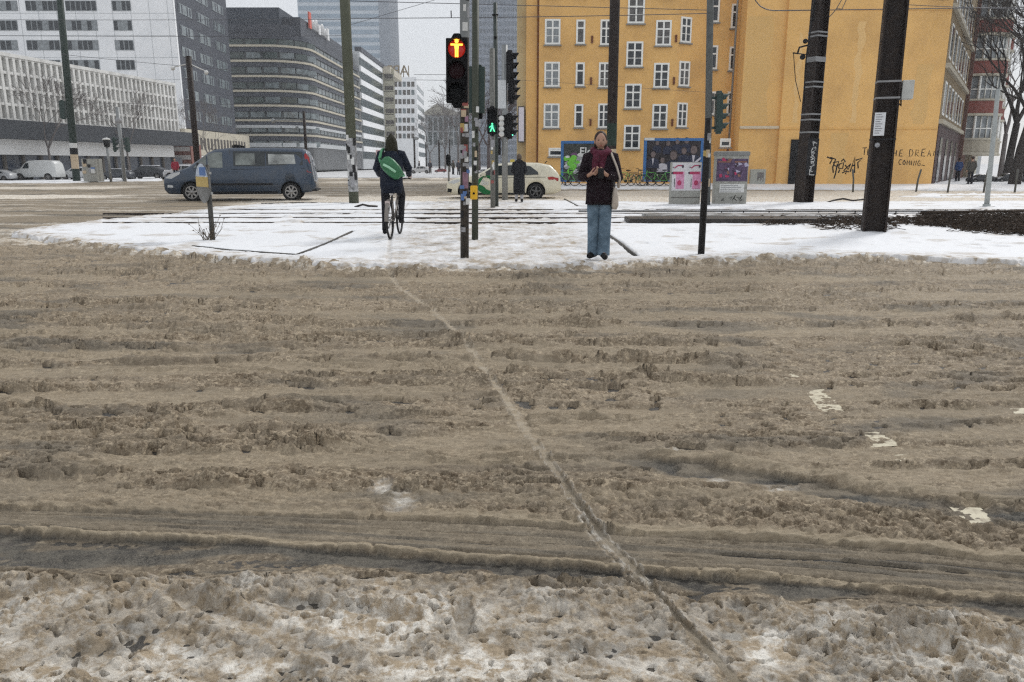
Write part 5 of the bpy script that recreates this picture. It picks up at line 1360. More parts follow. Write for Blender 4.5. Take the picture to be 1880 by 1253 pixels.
def spray(s, px, py, size, seed, label, width=.80, slope=0.0):
    rr_ = random.Random(seed); q = P(px, py, GW); mb = MB(); x = 0; tot = sum((.95 if ch != ' ' else .6)*(1.1 if ch == 'M' else .6 if ch in 'I.' else 1) for ch in s)*size*width; x = -tot/2
    for ch in s:
        if ch == ' ': x += .6*size*width; continue
        dz = rr_.uniform(-.08, .08)*size+x*slope; sc_ = size*rr_.uniform(.82, 1.1)
        for st_ in STK[ch]:
            pts = [(x+a*sc_*.95+rr_.uniform(-.03,.03)*size, 0, dz+(b_-.5)*sc_+rr_.uniform(-.03,.03)*size) for a, b_ in st_]
            mb.tube(pts, .024*rr_.uniform(.8, 1.25), 4)
        x += .95*size*width*(1.1 if ch == 'M' else .6 if ch in 'I.' else 1)
    for i in range(len(mb.v)): v = mb.v[i]; mb.v[i] = (v[0], v[1]*.1, v[2])
    o = mb.build('graffiti', M_black); o.location = q; tag(o, label, 'graffiti'); return o
spray('THE DREAM', 1678, 281, .42, 4, 'thin black sprayed words reading the dream on the orange wall', .98)
spray('COMING_', 1675, 299, .32, 5, 'second line of thin sprayed writing below the dream words', .86, -.03)
spray('TH', 1593, 280, .42, 6, 'short sprayed black letters just left of the massive mast', .9, -.1)
mb = MB(); sc = GW/1400
S = [[(-28,10),(-18,6),(-22,-2)],[(-22,9),(-12,6),(-16,-8),(-14,-18)],[(-16,0),(-6,2),(-8,-8),(-14,-4)],[(-8,-2),(-10,-20),(-12,-28)],[(-5,-3),(3,0),(2,-10),(-5,-10),(-5,-3)],[(-3,-12),(-5,-18)],[(6,-4),(12,-12),(16,-2),(4,-14),(14,-16)],[(2,-18),(10,-14),(8,-20)],[(16,-16),(22,10),(24,-18)],[(18,-6),(24,-4)],[(24,4),(36,8),(28,0),(30,-10)],[(-2,2),(2,6),(6,1)]]
for st_ in S: mb.tube([(a*sc, 0, b_*sc) for a, b_ in st_], .045, 4)
o = mb.build('graffiti', M_black); q = P(1546, 299, GW); o.location = q; o.scale = (1, .1, 1); tag(o, 'dense spiky black tag between the two steel masts', 'graffiti')
# 11 low black rail along the right half and bent kerb platform
t = empty('railing', (G(1160,388).x, G(1160,396).y, .08), 0, 'low thin black railing running along the tram bed on the right', 'railing')
ry = G(1200, 400).y; t.location.y = ry; x1 = P(1740, 390, ry).x - t.location.x; x0 = P(1062, 388, ry).x - t.location.x; zr_ = P(1400, 388, ry).z-.08
mb = MB(); mb.tube([(x0, 0, zr_), (x1, 0, zr_)], .022, 6); mb.build('top_rail', M_black, t)
for px in (1325, 1365, 1412, 1460, 1503, 1536, 1570, 1645, 1700):
    xx = P(px, 390, ry).x-t.location.x; mb = MB(); mb.tube([(xx, 0, -.1), (xx, 0, zr_)], .016, 5); mb.build('leg', M_black, t)
mb = MB(); mb.tube([(P(1190, 399, ry).x-t.location.x, 0, zr_*.45), (x1, 0, zr_*.45)], .012, 5); mb.build('lower_rail', M_black, t)
# tarred timber edging / platform slabs beside the tracks
pl = MB(); xa, xb = G(1140, 410).x, G(1480, 410).x
pl.box(xa, xb, G(1300,418).y-.05, G(1300,413).y, .02, .20)
o = pl.build('platform_edge', mat('wet_dark_timber', (.045,.04,.036), .5, var=.3, scale=6), bevel=.02); tag(o, 'dark wet platform edge slab lying along the tram bed', 'platform edge')
pl = MB(); pl.box(G(1180,404).x, G(1560,404).x, G(1300,409).y, G(1300,403).y, .05, .17)
o = pl.build('platform_slab', mat('grey_slab', (.17,.165,.155), .6, var=.3, scale=4, dirt=((.6,.6,.6), .7, 2)), bevel=.02); tag(o, 'grey concrete slab strip with patchy snow behind the dark platform edge', 'slab')
# bollards
for px, pyb, ln in ((1566,351,-.05),(1682,351,.05),(1740,352,.04),(1806,352,.03),(1863,352,.0)):
    g = G(px, pyb, .1); o = MB().tube([(0,0,-.1), (0,0,.55), (ln*1.3,0,1.0)], .045, 8); 
    o.lathe((ln*1.3, 0, 1.0), 'z', [(0, .045), (.04, .03), (.05, .001)], 8)
    b_ = o.build('bollard', mat('bollard_grey', (.10,.10,.09), .6)); b_.location = g; b_.rotation_euler = (0, ln, 0)
    k = [1566,1682,1740,1806,1863].index(px)
    tag(b_, ['thin grey bollard below the spiky black tag', 'thin grey bollard below the sprayed dream words', 'thin grey bollard at the corner of the orange house', 'thin grey bollard beside the light grey post', 'thin grey bollard at the far right edge'][k], 'bollard', 'bollards along the kerb')
# 12 left side: lamp, signs, lights
t = pole_thing('street_lamp', 22, 322, P(5, 120, G(22,322).y).z, .12, M_galv, 'thin curved street lamp with a round sign at the far left edge', 'street lamp', rtop=.08)
q = P(6, 122, t.location.y); t.rotation_euler = (0, math.atan2(q.x-t.location.x, q.z), 0); zt_ = q.z-.2
mb = MB(); mb.tube([(0,0,zt_), (.3,0,zt_+.35), (2.0,0,zt_+.3)], .06, 6); mb.build('arm', M_galv, t)
mb = MB(); mb.lathe((2.0, 0, zt_-.5), 'z', [(0, .15), (.25, .3), (.8, .08)], 10); mb.build('lamp_head', M_stick[0], t)
mb = MB(); zz_ = P(16, 262, t.location.y).z; mb.lathe((.4, -.15, zz_+.5), 'y', [(-.03, .55), (0, .55)], 16); mb.box(0.0, .8, -.18, -.12, zz_-.55, zz_-.05); mb.build('sign_plate', M_stick[0], t)
t = pole_thing('warning_sign', 121, 327, 5.0, .07, M_galv, 'pale square sign with a red triangle standing before the white blinds', 'sign'); sc = t.location.y/1400
mb = MB(); z_ = P(121, 283, t.location.y).z; mb.box(-9.5*sc, 9.5*sc, -.1, -.05, z_, z_+25*sc); sp_ = mb.build('sign_plate', M_stick[0], t)
mb = MB(); mb.prism([(-8*sc, z_+4*sc), (8*sc, z_+4*sc), (0, z_+21*sc)], 'y', -.14, -.1); mb.m = 1; mb.prism([(-5*sc, z_+6*sc), (5*sc, z_+6*sc), (0, z_+16*sc)], 'y', -.16, -.135); mb.build('triangle', [M_stick[4], M_stick[0]], sp_)
t = pole_thing('traffic_light', 229, 333, P(215, 205, G(229,333).y).z, .14, M_galv, 'leaning grey pole with a dark signal pair by the parked cars', 'traffic light')
q = P(216, 205, t.location.y); t.rotation_euler = (0, math.atan2(q.x-t.location.x, q.z), 0)
z_ = P(225, 280, t.location.y).z
veh_head(t, (-.45, -.1, z_), PI*.6, 3, .33, M_sgreen); veh_head(t, (.55, -.1, z_), -PI*.55, 3, .33, M_sgreen)
mb = MB(); mb.tube([(0,0,P(216,235,t.location.y).z), (0,-.1,P(216,225,t.location.y).z)], .1, 6); mb.ball((0, 0, P(216, 224, t.location.y).z), .25, 8, 6); mb.build('detector', M_stick[1], t)
t = pole_thing('street_lamp', 204, 334, P(199, 257, G(204,334).y).z, .09, M_galv, 'short lantern post with a white cap between the parked cars', 'street lamp')
mb = MB(); zt_ = P(199, 257, t.location.y).z-.1; mb.lathe((0, 0, zt_-.5), 'z', [(0, .18), (.5, .25)], 10); mb.m = 1; mb.lathe((0, 0, zt_+.0), 'z', [(0, .3), (.12, .22), (.16, .02)], 10); mb.build('lantern', [M_black, M_stick[0]], t)
t = pole_thing('street_lamp', 565, 330, P(565, 212, G(565,330).y).z, .12, M_pole_br, 'dark pole with a long horizontal arm against the banded hotel', 'street lamp')
mb = MB(); zt_ = P(565, 222, t.location.y).z-.1; mb.tube([(-2.6, 0, zt_+.1), (.0, 0, zt_)], .06, 6); mb.ball((-2.6, 0, zt_), .2, 8, 6); mb.build('arm', M_galv, t)
# central distant poles, signal
for px, pyb, pyt, r, lab in ((762,318,252,.14,'thin dark lamp pole in front of the white block'),(783,316,262,.12,'thin grey pole between the white block and the pale old building'),(826,316,252,.12,'dark pole left of the red signal at the street end'),(807,316,258,.16,'dark pole with round mirror at the street end')):
    g = G(px, pyb, 0); t = empty('street_lamp', g, 0, lab, 'street lamp', 'thin poles down the street')
    h = P(px, pyt, g.y).z; mb = MB(); mb.tube([(0,0,0), (0,0,h)], r, 6); mb.build('pole', M_pole_br, t)
    mb = MB(); mb.ball((.3, 0, h-.2), (.45, .2, .25), 8, 6); mb.build('lamp_head', M_galv, t)
t = pole_thing('traffic_light', 824, 334, P(826, 285, G(824,334).y).z, .07, M_galv, 'small grey bollard like post with a dark lens in the middle of the crossing', 'traffic light')
zz_ = t.location.y; h = P(826, 285, zz_).z
hd = veh_head(t, (.0, -.1, h-.8), 0, 2, .35, M_spoly)
# ================================================================== VEHICLES
M_tyre = mat('tyre_rubber', (.018,.018,.018), .75, var=.3, scale=20)
M_rim = mat('alloy_rim', (.30,.29,.28), .4, .5, var=.2)
M_cglass = mat('car_glass', (.020,.026,.028), .08, var=.3, scale=1.2)
M_cglass_l = mat('car_glass_light', (.17,.19,.18), .12, var=.6, scale=1.6)
M_trim = mat('black_trim', (.014,.014,.015), .6)
M_hl = mat('headlight_glass', (.55,.57,.58), .15)
M_tl = mat('tail_light_red', (.34,.02,.02), .25)
M_csnow = mat('car_snow', (.72,.73,.75), .8, var=.1)
class Car:
    """front points to local -X; length along x from 0 (nose) to L"""
    def __init__(s, top, bot, hw, belt, inset, L, plan=.12):
        s.top = top; s.bot = bot; s.hw = hw; s.belt = belt; s.inset = inset; s.L = L; s.plan = plan
    def zt(s, x): return float(np.interp(x, [p[0] for p in s.top], [p[1] for p in s.top]))
    def zb(s, x): return float(np.interp(x, [p[0] for p in s.bot], [p[1] for p in s.bot]))
    def W(s, x, z):
        e = min(x, s.L-x)
        pf = 1 - s.plan*max(0, 1-e/.75)**2
        w = s.hw*pf
        bz = s.belt
        if z > bz: w -= s.inset*(z-bz)/(s.zmax-bz)
        elif z < .55: w -= .05*(.55-z)/.35
        else: w -= .02*(bz-z)/bz*0
        return max(w, .1)
    def body(s, m, parent, arches, wr, name='body'):
        s.zmax = max(p[1] for p in s.top)
        xs = sorted(set([round(x, 3) for x in np.linspace(0, s.L, 44)] + [p[0] for p in s.top]))
        mb = MB(); rings = []
        for x in xs:
            zt, zb = s.zt(x), s.zb(x); pts = []
            lv = [0, .08, .25, .5, .75, .92, 1.0]
            for k, l in enumerate(lv):
                z = zb + (zt-zb)*l; w = s.W(x, z)
                if l == 0: w -= .05
                if l == 1.0: w -= .10*min(1, (zt-zb)); z -= .0
                if l == .92: w -= .02
                pts.append((w, z))
            ring = [(x, -w, z) for w, z in pts] + [(x, 0, zt+.015)] + [(x, w, z) for w, z in reversed(pts)] + [(x, 0, zb)]
            rings.append(ring)
        n = len(rings[0]); vs = [v for r in rings for v in r]; fs = []
        for i in range(len(rings)-1):
            for k in range(n): fs.append((i*n+k, i*n+(k+1) % n, (i+1)*n+(k+1) % n, (i+1)*n+k))
        fs.append(tuple(reversed(range(n)))); fs.append(tuple((len(rings)-1)*n+k for k in range(n)))
        mb.add(vs, fs, True)
        o = mb.build(name, m)
        cut = MB()
        for ax in arches:
            for sy in (-1, 1): cut.lathe((ax, sy*s.hw*.93, wr), 'y', [(-.24, wr*1.16), (.24, wr*1.16)], 28)
        c = cut.build('cut', M_trim)
        md = o.modifiers.new('b', 'BOOLEAN'); md.object = c; md.operation = 'DIFFERENCE'; md.solver = 'EXACT'
        r = mesh_from_eval(o, name, [m, M_trim], parent)
        bpy.data.objects.remove(c)
        # faces inside the arches are black
        for p in r.data.polygons:
            cc = p.center
            for ax in arches:
                if math.hypot(cc.x-ax, cc.z-wr) < wr*1.155 and abs(cc.y) < s.hw*1.02 and abs(p.normal.y) < .97 or (math.hypot(cc.x-ax, cc.z-wr) < wr*1.15): p.material_index = 1
        return r
    def panel(s, pts, name, m, parent, off=.004, both=True, th=.004, label=None):
        """flush panel on the flank following the body section; pts in (x, z)"""
        for sy in ((-1, 1) if both else (-1,)):
            mb = MB(); n = len(pts)
            a = [(x, sy*(s.W(x, z)+off), z) for x, z in pts]; b = [(x, sy*(s.W(x, z)+off-th-.02), z) for x, z in pts]
            mb.add(a+b, [tuple(range(n)), tuple(reversed(range(n, 2*n)))] + [(i, i+n, (i+1) % n+n, (i+1) % n) for i in range(n)])
            o = mb.build(name, m, parent); 
            if label: o['label'] = label
    def strip(s, pts, name, m, parent, w, off=.006):
        pass
    def wheels(s, parent, arches, wr, rim=None, spokes=6):
        for ax in arches:
            for sy in (-1, 1):
                y0 = sy*(s.hw-.02); wd = .21
                mb = MB(); mb.lathe((ax, y0, wr), 'y', [(-sy*wd, wr*.93), (-sy*wd*.9, wr), (-sy*.04, wr), (-sy*.0, wr*.93), (sy*.004, wr*.72), (-sy*.02, wr*.66), (-sy*wd, wr*.66)] if sy < 0 else [(-wd, wr*.93), (-wd*.9, wr), (-.04, wr), (0, wr*.93), (.004, wr*.72), (-.02, wr*.66)], 28)
                w_ = mb.build('wheel', M_tyre, parent)
                rm = MB(); rm.lathe((ax, y0-sy*.035, wr), 'y', [(-.01, wr*.60), (.01, wr*.60)], 20); rm.m = 1
                for k in range(spokes):
                    t = 2*PI*k/spokes+.2; c, q = math.cos(t), math.sin(t)
                    st = len(rm.v); rm.box(0, wr*.66, -.012, .012, -.03, .03)
                    for i in range(st, len(rm.v)):
                        v = rm.v[i]; rm.v[i] = (ax + v[0]*c - v[2]*q, y0-sy*.012+v[1], wr + v[0]*q + v[2]*c)
                rm.lathe((ax, y0-sy*.012, wr), 'y', [(-.014, .07), (.014, .07)], 12)
                st = len(rm.v); vv = []; nn = 24
                for k in range(nn):
                    t = 2*PI*k/nn
                    for r_, yy in ((wr*.60, -.012), (wr*.69, -.012), (wr*.69, .012), (wr*.60, .012)): vv.append((ax+r_*math.cos(t), y0-sy*.012+yy, wr+r_*math.sin(t)))
                rm.add(vv, [(k*4+a, k*4+b, ((k+1) % nn)*4+b, ((k+1) % nn)*4+a) for k in range(nn) for a, b in ((0,1),(1,2),(2,3),(3,0))])
                rm.build('rim', [M_trim, rim or M_rim], w_)
def seam(mb, car, pts, sy=-1, r=.006):
    mb.tube([(x, sy*(car.W(x, z)+.001), z) for x, z in pts], r, 4)
# ---- blue van
vY = 28.75
t = empty('van', (P(304, 372, vY).x-.0, vY+.55, .03), math.radians(9), 'dark blue passenger van crossing behind the island, nose to the left', 'van')
V = Car([(0,.80),(.05,.92),(.30,1.04),(.90,1.24),(1.30,1.50),(1.72,1.80),(1.95,1.90),(2.5,1.96),(4.0,1.97),(5.2,1.94),(5.38,1.84),(5.50,1.50),(5.58,1.0),(5.62,.75)],
        [(0,.42),(.12,.28),(1.0,.26),(4.8,.26),(5.5,.34),(5.62,.42)], .98, 1.22, .17, 5.62)
M_vblue = mat('van_blue_paint', (.022,.042,.074), .28, .25, var=.10, scale=1.2, coat=.6, dirt=((.07,.07,.075), .3, 2.2))
ar = (1.0, 4.72); V.body(M_vblue, t, ar, .345); t.scale = (.955, .955, .985)
V.wheels(t, ar, .345, spokes=7)
V.panel([(1.16,1.24),(1.62,1.24),(1.62,1.70),(1.50,1.62)], 'window', M_cglass_l, t)
V.panel([(1.68,1.24),(2.22,1.24),(2.22,1.80),(1.95,1.80),(1.68,1.72)], 'window', M_cglass_l, t)
V.panel([(2.62,1.30),(3.80,1.30),(3.80,1.84),(2.62,1.84)], 'window', M_cglass, t, .003)
V.panel([(2.70,1.34),(3.42,1.34),(3.42,1.76),(2.70,1.76)], 'window', M_cglass_l, t, .007)
V.panel([(3.84,1.32),(5.22,1.34),(5.20,1.82),(3.84,1.84)], 'window', M_cglass, t, .003)
V.panel([(3.92,1.36),(4.95,1.38),(4.90,1.72),(3.92,1.74)], 'window', mat('painted_glass_reflection', (.36,.38,.37), .12, var=.7, scale=1.3), t, .007)  # pale panel over the rear glass, a bright reflection painted in as colour
mb = MB(); zt = V.zt
mb.add([(.95,-.70,1.275),(.95,.70,1.275),(1.93,.62,1.905),(1.93,-.62,1.905)], [(0,1,2,3)]); 
ws = mb.build('windscreen', M_cglass, t); ws.location = (-.012, 0, .018)
V.panel([(.06,.86),(.30,.84),(.62,1.00),(.66,1.10),(.30,1.02)], 'headlight', M_hl, t)
V.panel([(.12,.52),(.34,.52),(.34,.60),(.14,.62)], 'fog_light', M_hl, t)
V.panel([(5.36,1.08),(5.52,1.05),(5.46,1.62),(5.34,1.78),(5.28,1.72)], 'tail_light', M_tl, t)
V.panel([(1.75,.60),(4.05,.60),(4.05,.67),(1.75,.67)], 'side_moulding', M_trim, t, .012)
V.panel([(1.5,.28),(4.2,.28),(4.2,.36),(1.5,.36)], 'sill', M_trim, t, .006)
mb = MB()
for sx in ([(2.50,.40),(2.50,1.88)],[(1.25,.45),(1.25,1.0),(1.12,1.22)],[(3.82,.40),(3.82,1.88)],[(2.5,1.18),(5.3,1.22)]): seam(mb, V, sx)
mb.build('door_gap', M_trim, t)
mb = MB(); mb.box(2.2, 2.42, -1.0, -.975, 1.08, 1.12); mb.box(2.56, 2.78, -1.0, -.975, 1.08, 1.12); mb.build('door_handle', M_vblue, t, bevel=.008)
mb = MB(); mb.box(1.32, 1.50, -1.22, -.98, 1.18, 1.42); mb.build('mirror', M_trim, t, bevel=.03)
mb = MB(); mb.box(2.55, 2.85, -.55, -.40, 1.97, 2.06); mb.box(2.55, 2.85, .40, .55, 1.97, 2.06); mb.box(2.62, 2.72, -.5, .5, 2.04, 2.09); mb.build('roof_rack', M_trim, t)
mb = MB(); mb.box(5.45, 5.70, -.85, .85, .36, .44); mb.build('rear_bumper', M_trim, t, bevel=.02)
mb = MB(); mb.box(-.015, .2, -.6, .6, .55, .72); mb.build('grille', M_trim, t, bevel=.01)
# ---- cream taxi estate, nose to the left
tY = 30.6
t = empty('taxi', (P(820, 369, tY).x, tY+.9, .0), 0, 'cream estate taxi with a round green advert passing behind the island', 'car')
T = Car([(0,.55),(.05,.70),(.35,.82),(1.05,.94),(1.30,1.02),(1.75,1.26),(2.05,1.38),(2.6,1.44),(3.6,1.42),(4.1,1.33),(4.32,1.12),(4.45,.95),(4.52,.60)],
        [(0,.30),(.2,.20),(1,.18),(3.7,.18),(4.3,.24),(4.52,.36)], .91, .90, .17, 4.52)
M_taxi = mat('taxi_cream_paint', (.70,.66,.52), .35, var=.05, scale=1, coat=.4, dirt=((.32,.28,.20), .35, 2.5))
ar = (.82, 3.52); T.body(M_taxi, t, ar, .325); T.wheels(t, ar, .325, mat('dark_rim', (.10,.10,.10), .4, .4), 5)
T.panel([(1.32,.95),(1.98,.95),(1.98,1.30),(1.80,1.24)], 'window', M_cglass, t)
T.panel([(2.04,.95),(2.82,.95),(2.80,1.34),(2.04,1.32)], 'window', M_cglass, t)
T.panel([(2.90,.95),(3.62,.98),(3.60,1.08),(3.30,1.30),(2.88,1.34)], 'window', M_cglass, t)
mb = MB(); mb.add([(1.26,-.66,.995),(1.26,.66,.995),(2.02,.58,1.375),(2.02,-.58,1.375)], [(0,1,2,3)]); ws = mb.build('windscreen', M_cglass, t); ws.location = (-.015, 0, .018)
mb = MB(); mb.add([(4.10,-.58,1.335),(4.10,.58,1.335),(4.40,.62,1.02),(4.40,-.62,1.02)], [(3,2,1,0)]); ws = mb.build('rear_window', M_cglass, t); ws.location = (.012, 0, .015)
T.panel([(.08,.66),(.30,.62),(.55,.72),(.50,.80),(.25,.76)], 'headlight', M_hl, t)
T.panel([(4.02,.78),(4.40,.72),(4.42,.84),(4.15,.90),(3.98,.88)], 'tail_light', M_tl, t)
T.panel([(.02,.30),(.18,.28),(.22,.42),(.04,.45)], 'air_intake', M_trim, t)
T.panel([(1.15,.20),(3.15,.20),(3.15,.27),(1.15,.27)], 'sill', M_trim, t)
mb = MB()
for sx in ([(1.22,.30),(1.22,.95)],[(2.01,.28),(2.01,.95)],[(2.86,.34),(2.86,.95)],[(1.2,.86),(3.9,.88)]): seam(mb, T, sx)
mb.build('door_gap', M_trim, t)
Mg = mat('advert_green', (.015,.16,.05), .5, var=.15)
disc = [(1.62+.43*math.cos(k*2*PI/28), .58+.37*math.sin(k*2*PI/28)) for k in range(28)]
T.panel(disc, 'advert', Mg, t, .009)
tx = text('Bo', .26, (1.52, -T.W(1.5,.6)-.018, .66), (PI/2, 0, 0), M_stick[0], 'lettering', t, depth=.002, offset=.008)
mb = MB(); mb.box(1.38, 1.56, -1.08, -.90, .92, 1.06); mb.build('mirror', M_taxi, t, bevel=.03)
mb = MB(); mb.prism([(2.5,1.455),(2.7,1.455),(2.68,1.56),(2.52,1.56)], 'y', -.2, .2); mb.build('roof_sign', mat('taxi_sign_yellow', (.65,.52,.10), .4), t)
mb = MB(); mb.tube([(3.9,0,1.41),(3.98,0,1.50)], .02, 5); mb.build('aerial', M_trim, t)
# ---- parked cars on the left
def parked(px0, px1, py, kind, paint, label, glass=None, snow=False, group='parked cars before the low building'):
    g0 = G(px0, py); g1 = G(px1, py); Lpx = g1.x-g0.x
    t = empty('parked_car', (g0.x, g0.y+.9, .05), 0, label, 'car', group)
    if kind == 'van':
        K = Car([(0,.70),(.1,.92),(.85,1.10),(1.35,1.62),(1.7,1.80),(2.6,1.84),(3.9,1.80),(4.15,1.55),(4.25,.9)], [(0,.28),(4.25,.3)], .88, 1.05, .12, 4.25)
        ar = (.80, 3.45)
        win = [[(1.12,1.10),(1.75,1.10),(1.75,1.60),(1.45,1.58)]]
    else:
        K = Car([(0,.60),(.1,.78),(.95,.96),(1.55,1.34),(2.0,1.45),(2.9,1.44),(3.5,1.22),(3.95,1.05),(4.2,.98),(4.3,.6)], [(0,.22),(4.3,.28)], .88, .92, .18, 4.3)
        ar = (.80, 3.40)
        win = [[(1.35,.98),(2.02,.98),(2.02,1.34),(1.68,1.30)], [(2.10,.98),(2.85,.98),(2.85,1.34),(2.10,1.36)], [(2.92,.98),(3.42,1.0),(2.92,1.28)]]
    K.body(paint, t, ar, .31); K.wheels(t, ar, .31, M_rim, 5)
    for w_ in win: K.panel(w_, 'window', M_cglass, t)
    a, b_ = (1.0, 1.62) if kind == 'van' else (.98, 1.62)
    mb = MB(); mb.add([(a,-.62,K.zt(a)+.02),(a,.62,K.zt(a)+.02),(b_,.55,K.zt(b_)+.02),(b_,-.55,K.zt(b_)+.02)], [(0,1,2,3)]); ws = mb.build('windscreen', M_csnow if snow else M_cglass, t); ws.location = (-.02, 0, .02)
    K.panel([(.05,.66),(.3,.62),(.5,.74),(.3,.80)], 'headlight', M_hl, t)
    K.panel([(.03,.30),(.35,.28),(.40,.50),(.05,.52)], 'bumper', M_trim, t)
    if snow:
        mb = MB(); mb.loft([(2.4,0,1.42,1.0,.62,.6),(2.4,0,1.47,.9,.55,.6)], 16); mb.build('snow_layer', M_csnow, t)
        mb = MB(); mb.loft([(.55,0,.84,.36,.6,.6),(.6,0,.92,.3,.5,.6)], 16); mb.build('snow_layer', M_csnow, t)
    s = Lpx/K.L; t.scale = (s, s, s*1.02); t.rotation_euler = (0, 0, 0)
    return t
parked(20, 102, 333, 'van', mat('van_white_paint', (.60,.61,.60), .35, var=.05), 'small white delivery van parked at the far left')
parked(104, 172, 332, 'car', mat('car_white_paint', (.55,.56,.57), .4), 'white snow topped car parked beside the poster cabinet', snow=True)
parked(177, 236, 332, 'car', mat('car_dark_grey', (.05,.055,.065), .35), 'dark grey parked car with snow on its bonnet, left of the leaning signal pole', snow=True)
parked(229, 302, 331, 'car', mat('car_charcoal', (.035,.038,.045), .35), 'charcoal parked car with a snowy windscreen, right of the leaning signal pole', snow=True)
parked(-45, 14, 334, 'car', mat('car_silver', (.42,.43,.44), .35), 'silver car cut off by the left edge of the picture')
parked(296, 372, 331, 'car', mat('car_silver_white', (.52,.52,.53), .4), 'pale parked car mostly hidden behind the nose of the blue van', snow=True)
# far cars
def farcar(px, py, wpx, m, lab, rz=0):
    t = parked(px, px+wpx, py, 'car', m, lab, group='distant cars in the street'); t.name = 'car'; return t
farcar(751, 320, 40, mat('far_car_white', (.55,.55,.55), .4), 'white car waiting far off to the right of the cyclist')
farcar(797, 318, 22, mat('far_car_red', (.20,.04,.04), .4), 'dark red car far down the street')
farcar(1790, 338, 46, mat('car_black', (.02,.02,.022), .3), 'black car parked down the side street')
farcar(1838, 338, 50, mat('car_black', (.02,.02,.022), .3), 'dark car parked behind the tree trunks at the right')

# ================================================================== BICYCLES
def bicycle(name='bicycle', paint=None, wheel_r=.34, mud=True):
    """along local x, front at -x, ground at z=0"""
    t = empty(name, (0,0,0)); R_ = wheel_r
    for nm, x in (('wheel', -.54), ('wheel', .52)):
        mb = MB(); n = 24; k = 8; vv = []
        for i in range(n):
            a = 2*PI*i/n
            for j in range(k):
                b = 2*PI*j/k; rr_ = R_-.02+.02*math.cos(b); vv.append((x+rr_*math.cos(a), .02*math.sin(b), R_+rr_*math.sin(a)))
        mb.add(vv, [(i*k+j, i*k+(j+1) % k, ((i+1) % n)*k+(j+1) % k, ((i+1) % n)*k+j) for i in range(n) for j in range(k)], True)
        w_ = mb.build(nm, M_tyre, t)
        sp = MB()
        for i in range(14):
            a = 2*PI*i/14; sp.tube([(x, (.02 if i % 2 else -.02), R_), (x+(R_-.03)*math.cos(a+.15), 0, R_+(R_-.03)*math.sin(a+.15))], .0025, 3, smooth=False)
        sp.lathe((x, 0, R_), 'y', [(-.04, .02), (.04, .02)], 8); sp.build('spokes', M_rim, w_)
        if mud:
            md_ = MB(); vv = []; m_ = 12; a0, a1 = (.25*PI, 1.0*PI) if x < 0 else (0.0*PI, .72*PI)
            for i in range(m_+1):
                a = a0+(a1-a0)*i/m_; r2 = R_+.02
                for (yy, r3) in ((-.03, r2), (.03, r2), (.03, r2+.006), (-.03, r2+.006)): vv.append((x+r3*math.cos(a), yy, R_+r3*math.sin(a)))
            md_.add(vv, [(i*4+j, i*4+(j+1) % 4, i*4+4+(j+1) % 4, i*4+4+j) for i in range(m_) for j in range(4)]); md_.build('mudguard', paint, t)
    f = MB(); bb = (.08, 0, .30); st = (.20, 0, .78); hd_ = (-.36, 0, .82); hl = (-.39, 0, .66)
    for a, b in ((bb, st), (bb, hl), (st, hd_), (bb, (.52, .05, R_)), (bb, (.52, -.05, R_)), (st, (.52, .05, R_)), (st, (.52, -.05, R_))): f.tube([a, b], .016 if abs(b[1]) < .01 else .010, 6)
    f.tube([hl, (-.35, 0, .92)], .018, 6); f.build('frame', paint, t)
    f = MB(); f.tube([hl, (-.42, .04, .58), (-.54, .05, R_)], .012, 6); f.tube([hl, (-.42, -.04, .58), (-.54, -.05, R_)], .012, 6); f.build('fork', paint, t)
    f = MB(); f.tube([(-.22, -.29, 1.04), (-.30, -.20, 1.05), (-.36, 0, 1.02), (-.30, .20, 1.05), (-.22, .29, 1.04)], .012, 6); f.tube([(-.35,0,.9), (-.36,0,1.02)], .014, 6); f.build('handlebar', M_trim, t)
    f = MB(); f.loft([(.24,0,.90,.13,.055),(.25,0,.94,.14,.075),(.26,0,.965,.12,.06)], 12); f.tube([(.20,0,.78),(.235,0,.91)], .012, 6); f.build('saddle', M_trim, t)
    f = MB(); f.lathe((bb[0], -.03, bb[2]), 'y', [(-.01, .09), (.01, .09)], 16); f.tube([(bb[0], -.06, bb[2]), (bb[0]+.12, -.08, bb[2]-.12)], .009, 5); f.box(bb[0]+.08, bb[0]+.17, -.17, -.08, bb[2]-.135, bb[2]-.115)
    f.tube([(bb[0], .06, bb[2]), (bb[0]-.12, .08, bb[2]+.12)], .009, 5); f.box(bb[0]-.17, bb[0]-.08, .08, .17, bb[2]+.11, bb[2]+.13); f.build('crank', M_trim, t)
    f = MB(); f.tube([(.30, .06, .72), (.72, .06, .74)], .006, 4); f.tube([(.30, -.06, .72), (.72, -.06, .74)], .006, 4); f.tube([(.7, .06, .74), (.7, -.06, .74)], .006, 4); f.tube([(.52, .05, R_), (.60, .06, .74)], .006, 4); f.tube([(.52, -.05, R_), (.60, -.06, .74)], .006, 4); f.build('luggage_rack', M_trim, t)
    f = MB(); f.box(.69, .72, -.04, .04, .60, .68); f.build('rear_reflector', mat('reflector_pale', (.5,.42,.40), .3), t)
    return t
M_bgreen = mat('bike_green', (.10,.42,.06), .45); M_bgrey = mat('bike_grey', (.10,.11,.11), .4); M_bdark = mat('bike_dark', (.03,.035,.035), .4)
b0 = bicycle('bicycle', M_bgreen); tag(b0, group='rental bicycles before the billboards', cat='bicycle')
b1 = bicycle('bicycle', M_bdark); tag(b1, group='rental bicycles before the billboards', cat='bicycle')
